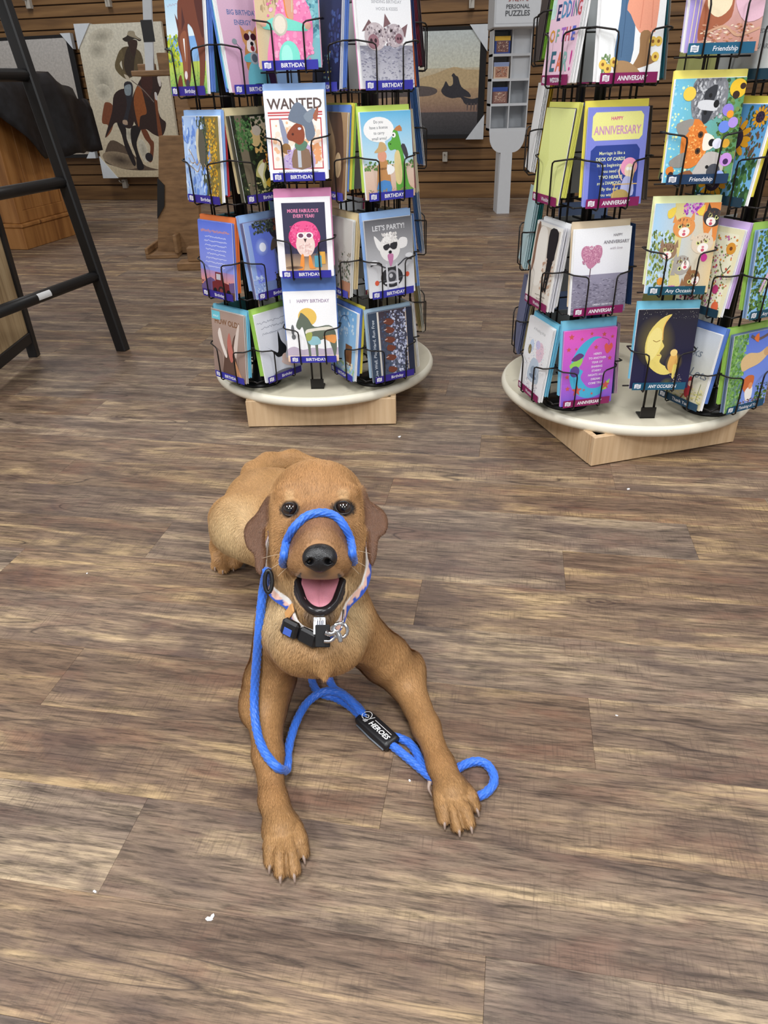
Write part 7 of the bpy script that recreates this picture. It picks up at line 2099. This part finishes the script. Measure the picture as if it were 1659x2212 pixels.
uv = RNG.random((NF, 2))
q4 = qa[pick]
B0 = (q4[:, 0] * ((1 - uv[:, :1]) * (1 - uv[:, 1:])) + q4[:, 1] * (uv[:, :1] * (1 - uv[:, 1:])) + q4[:, 2] * (uv[:, :1] * uv[:, 1:]) + q4[:, 3] * ((1 - uv[:, :1]) * uv[:, 1:]))
Nn = fN[pick]
# combing direction: weighted control arrows
CTRL = [(P3(690, 1160, 0.82), U_ * 1.0, 0.05), (P3(686, 1060, 0.87), U_ * 1.0 - V_I * 0.3, 0.05), (P3(620, 1170, 0.87), -R_I - U_ * 0.5, 0.04), (P3(755, 1170, 0.87), R_I - U_ * 0.5, 0.04), (P3(650, 1215, 0.81), -R_I - U_ * 0.3, 0.025), (P3(731, 1215, 0.81), R_I - U_ * 0.3, 0.025),
        (P3(600, 1300, 0.87), -U_ + R_I * 0.25, 0.06), (P3(775, 1300, 0.87), -U_ - R_I * 0.1, 0.06), (P3(690, 1400, 0.82), -U_, 0.05), (P3(640, 1420, 0.83), -U_ - R_I * 0.5, 0.04), (P3(750, 1420, 0.83), -U_ + R_I * 0.6, 0.04),
        (G3(575, 1560, 0.03), (0.05, -1, -0.3), 0.08), (G3(600, 1780, 0.03), (0.1, -1, -0.2), 0.06), (G3(890, 1500, 0.03), (0.4, -1, -0.3), 0.08), (G3(975, 1700, 0.03), (0.3, -1, -0.2), 0.06), ((-0.16, 1.05, 0.18), (-0.35, 1, 0.0), 0.10), ((-0.22, 1.15, 0.15), (-0.5, 0.6, -0.6), 0.07), (P3(500, 1150, 1.18), (0.2, -0.3, -1), 0.05), (P3(545, 1150, 0.90), -U_, 0.04), (P3(815, 1150, 0.90), -U_, 0.04), (P3(690, 1320, 0.82), -U_, 0.02)]
dirs = np.zeros((NF, 3))
for p, d, r in CTRL:
    d = np.array(d, float)
    d /= np.linalg.norm(d)
    w_ = 1.0 / ((np.linalg.norm(B0 - np.array(p), axis=1) / r) ** 3 + 0.02)
    dirs += w_[:, None] * d
dirs += 0.0
dirs /= np.linalg.norm(dirs, axis=1)[:, None] + 1e-9
wv = 0.5 * np.sin(B0[:, 0] * 160 + 3 * np.sin(B0[:, 2] * 90)) * (B0[:, 1] > 0.93)
dirs = dirs - Nn * (dirs * Nn).sum(1)[:, None]
dirs /= np.linalg.norm(dirs, axis=1)[:, None] + 1e-9
side = np.cross(Nn, dirs)
jit = RNG.normal(0, 0.16, NF) + 0.35 * wv
dirs = dirs + side * jit[:, None]
dirs /= np.linalg.norm(dirs, axis=1)[:, None]
side = np.cross(Nn, dirs)
bx_, by_, bd_ = to_px(B0)
ln = np.where(bd_ < 0.84, 0.0038, 0.0066) * (0.7 + 0.6 * RNG.random(NF))
ln = np.where((by_ > 1230) & (by_ < 1470), np.maximum(ln, 0.0074 * (0.7 + 0.6 * RNG.random(NF))), ln)
ln = np.where(np.linalg.norm(B0 - P3(690, 1200, 0.82), axis=1) < 0.055, 0.0035, ln)
ln = np.where(by_ > 1480, 0.0048 * (0.7 + 0.6 * RNG.random(NF)), ln)
ln = np.where((np.abs(bx_ - 686) > 92) & (by_ > 1060) & (by_ < 1240) & (bd_ < 0.93), 0.0028, ln)
for e in EYES:
    ln = np.where(np.linalg.norm(B0 - e, axis=1) < 0.024, 0.0026, ln)
wd = 0.00025 * (0.7 + 0.6 * RNG.random(NF))
lift = 0.12 + 0.12 * RNG.random(NF)
mid = B0 + dirs * (ln * 0.55)[:, None] + Nn * (ln * lift * 0.9)[:, None]
tip = B0 + dirs * ln[:, None] + Nn * (ln * lift)[:, None]
ok = tip[:, 2] > 0.001
B0, mid, tip, side, wd, pick = B0[ok], mid[ok], tip[ok], side[ok], wd[ok], pick[ok]
n_ = len(B0)
FV = np.stack([B0 - side * wd[:, None], B0 + side * wd[:, None], mid + side * (wd * 0.8)[:, None], mid - side * (wd * 0.8)[:, None], tip], 1).reshape(-1, 3) - DO
fme = bpy.data.meshes.new('fur')
fme.vertices.add(len(FV))
fme.vertices.foreach_set('co', FV.astype(np.float32).ravel())
k5 = np.arange(n_) * 5
loops = np.stack([k5, k5 + 1, k5 + 2, k5 + 3, k5 + 3, k5 + 2, k5 + 4], 1).ravel()
fme.loops.add(len(loops))
fme.loops.foreach_set('vertex_index', loops.astype(np.int32))
fme.polygons.add(2 * n_)
st_ = np.stack([np.arange(n_) * 7, np.arange(n_) * 7 + 4], 1).ravel()
fme.polygons.foreach_set('loop_start', st_.astype(np.int32))
fme.update(calc_edges=True)
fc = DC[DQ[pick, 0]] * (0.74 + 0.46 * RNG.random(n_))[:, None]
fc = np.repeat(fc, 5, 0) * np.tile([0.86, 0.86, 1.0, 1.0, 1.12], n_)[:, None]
at_ = fme.color_attributes.new('coat', 'FLOAT_COLOR', 'POINT')
at_.data.foreach_set('color', np.c_[np.clip(fc, 0, 1), np.ones(len(fc))].astype(np.float32).ravel())
t = NT('dog_fur')
t.out(t.n('Attribute', attribute_name='coat').outputs['Color'], 0.5)
t.b.inputs['Specular IOR Level'].default_value = 0.3
fme.materials.append(t.m)
fme.validate()
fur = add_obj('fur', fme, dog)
fur['kind'] = 'stuff'
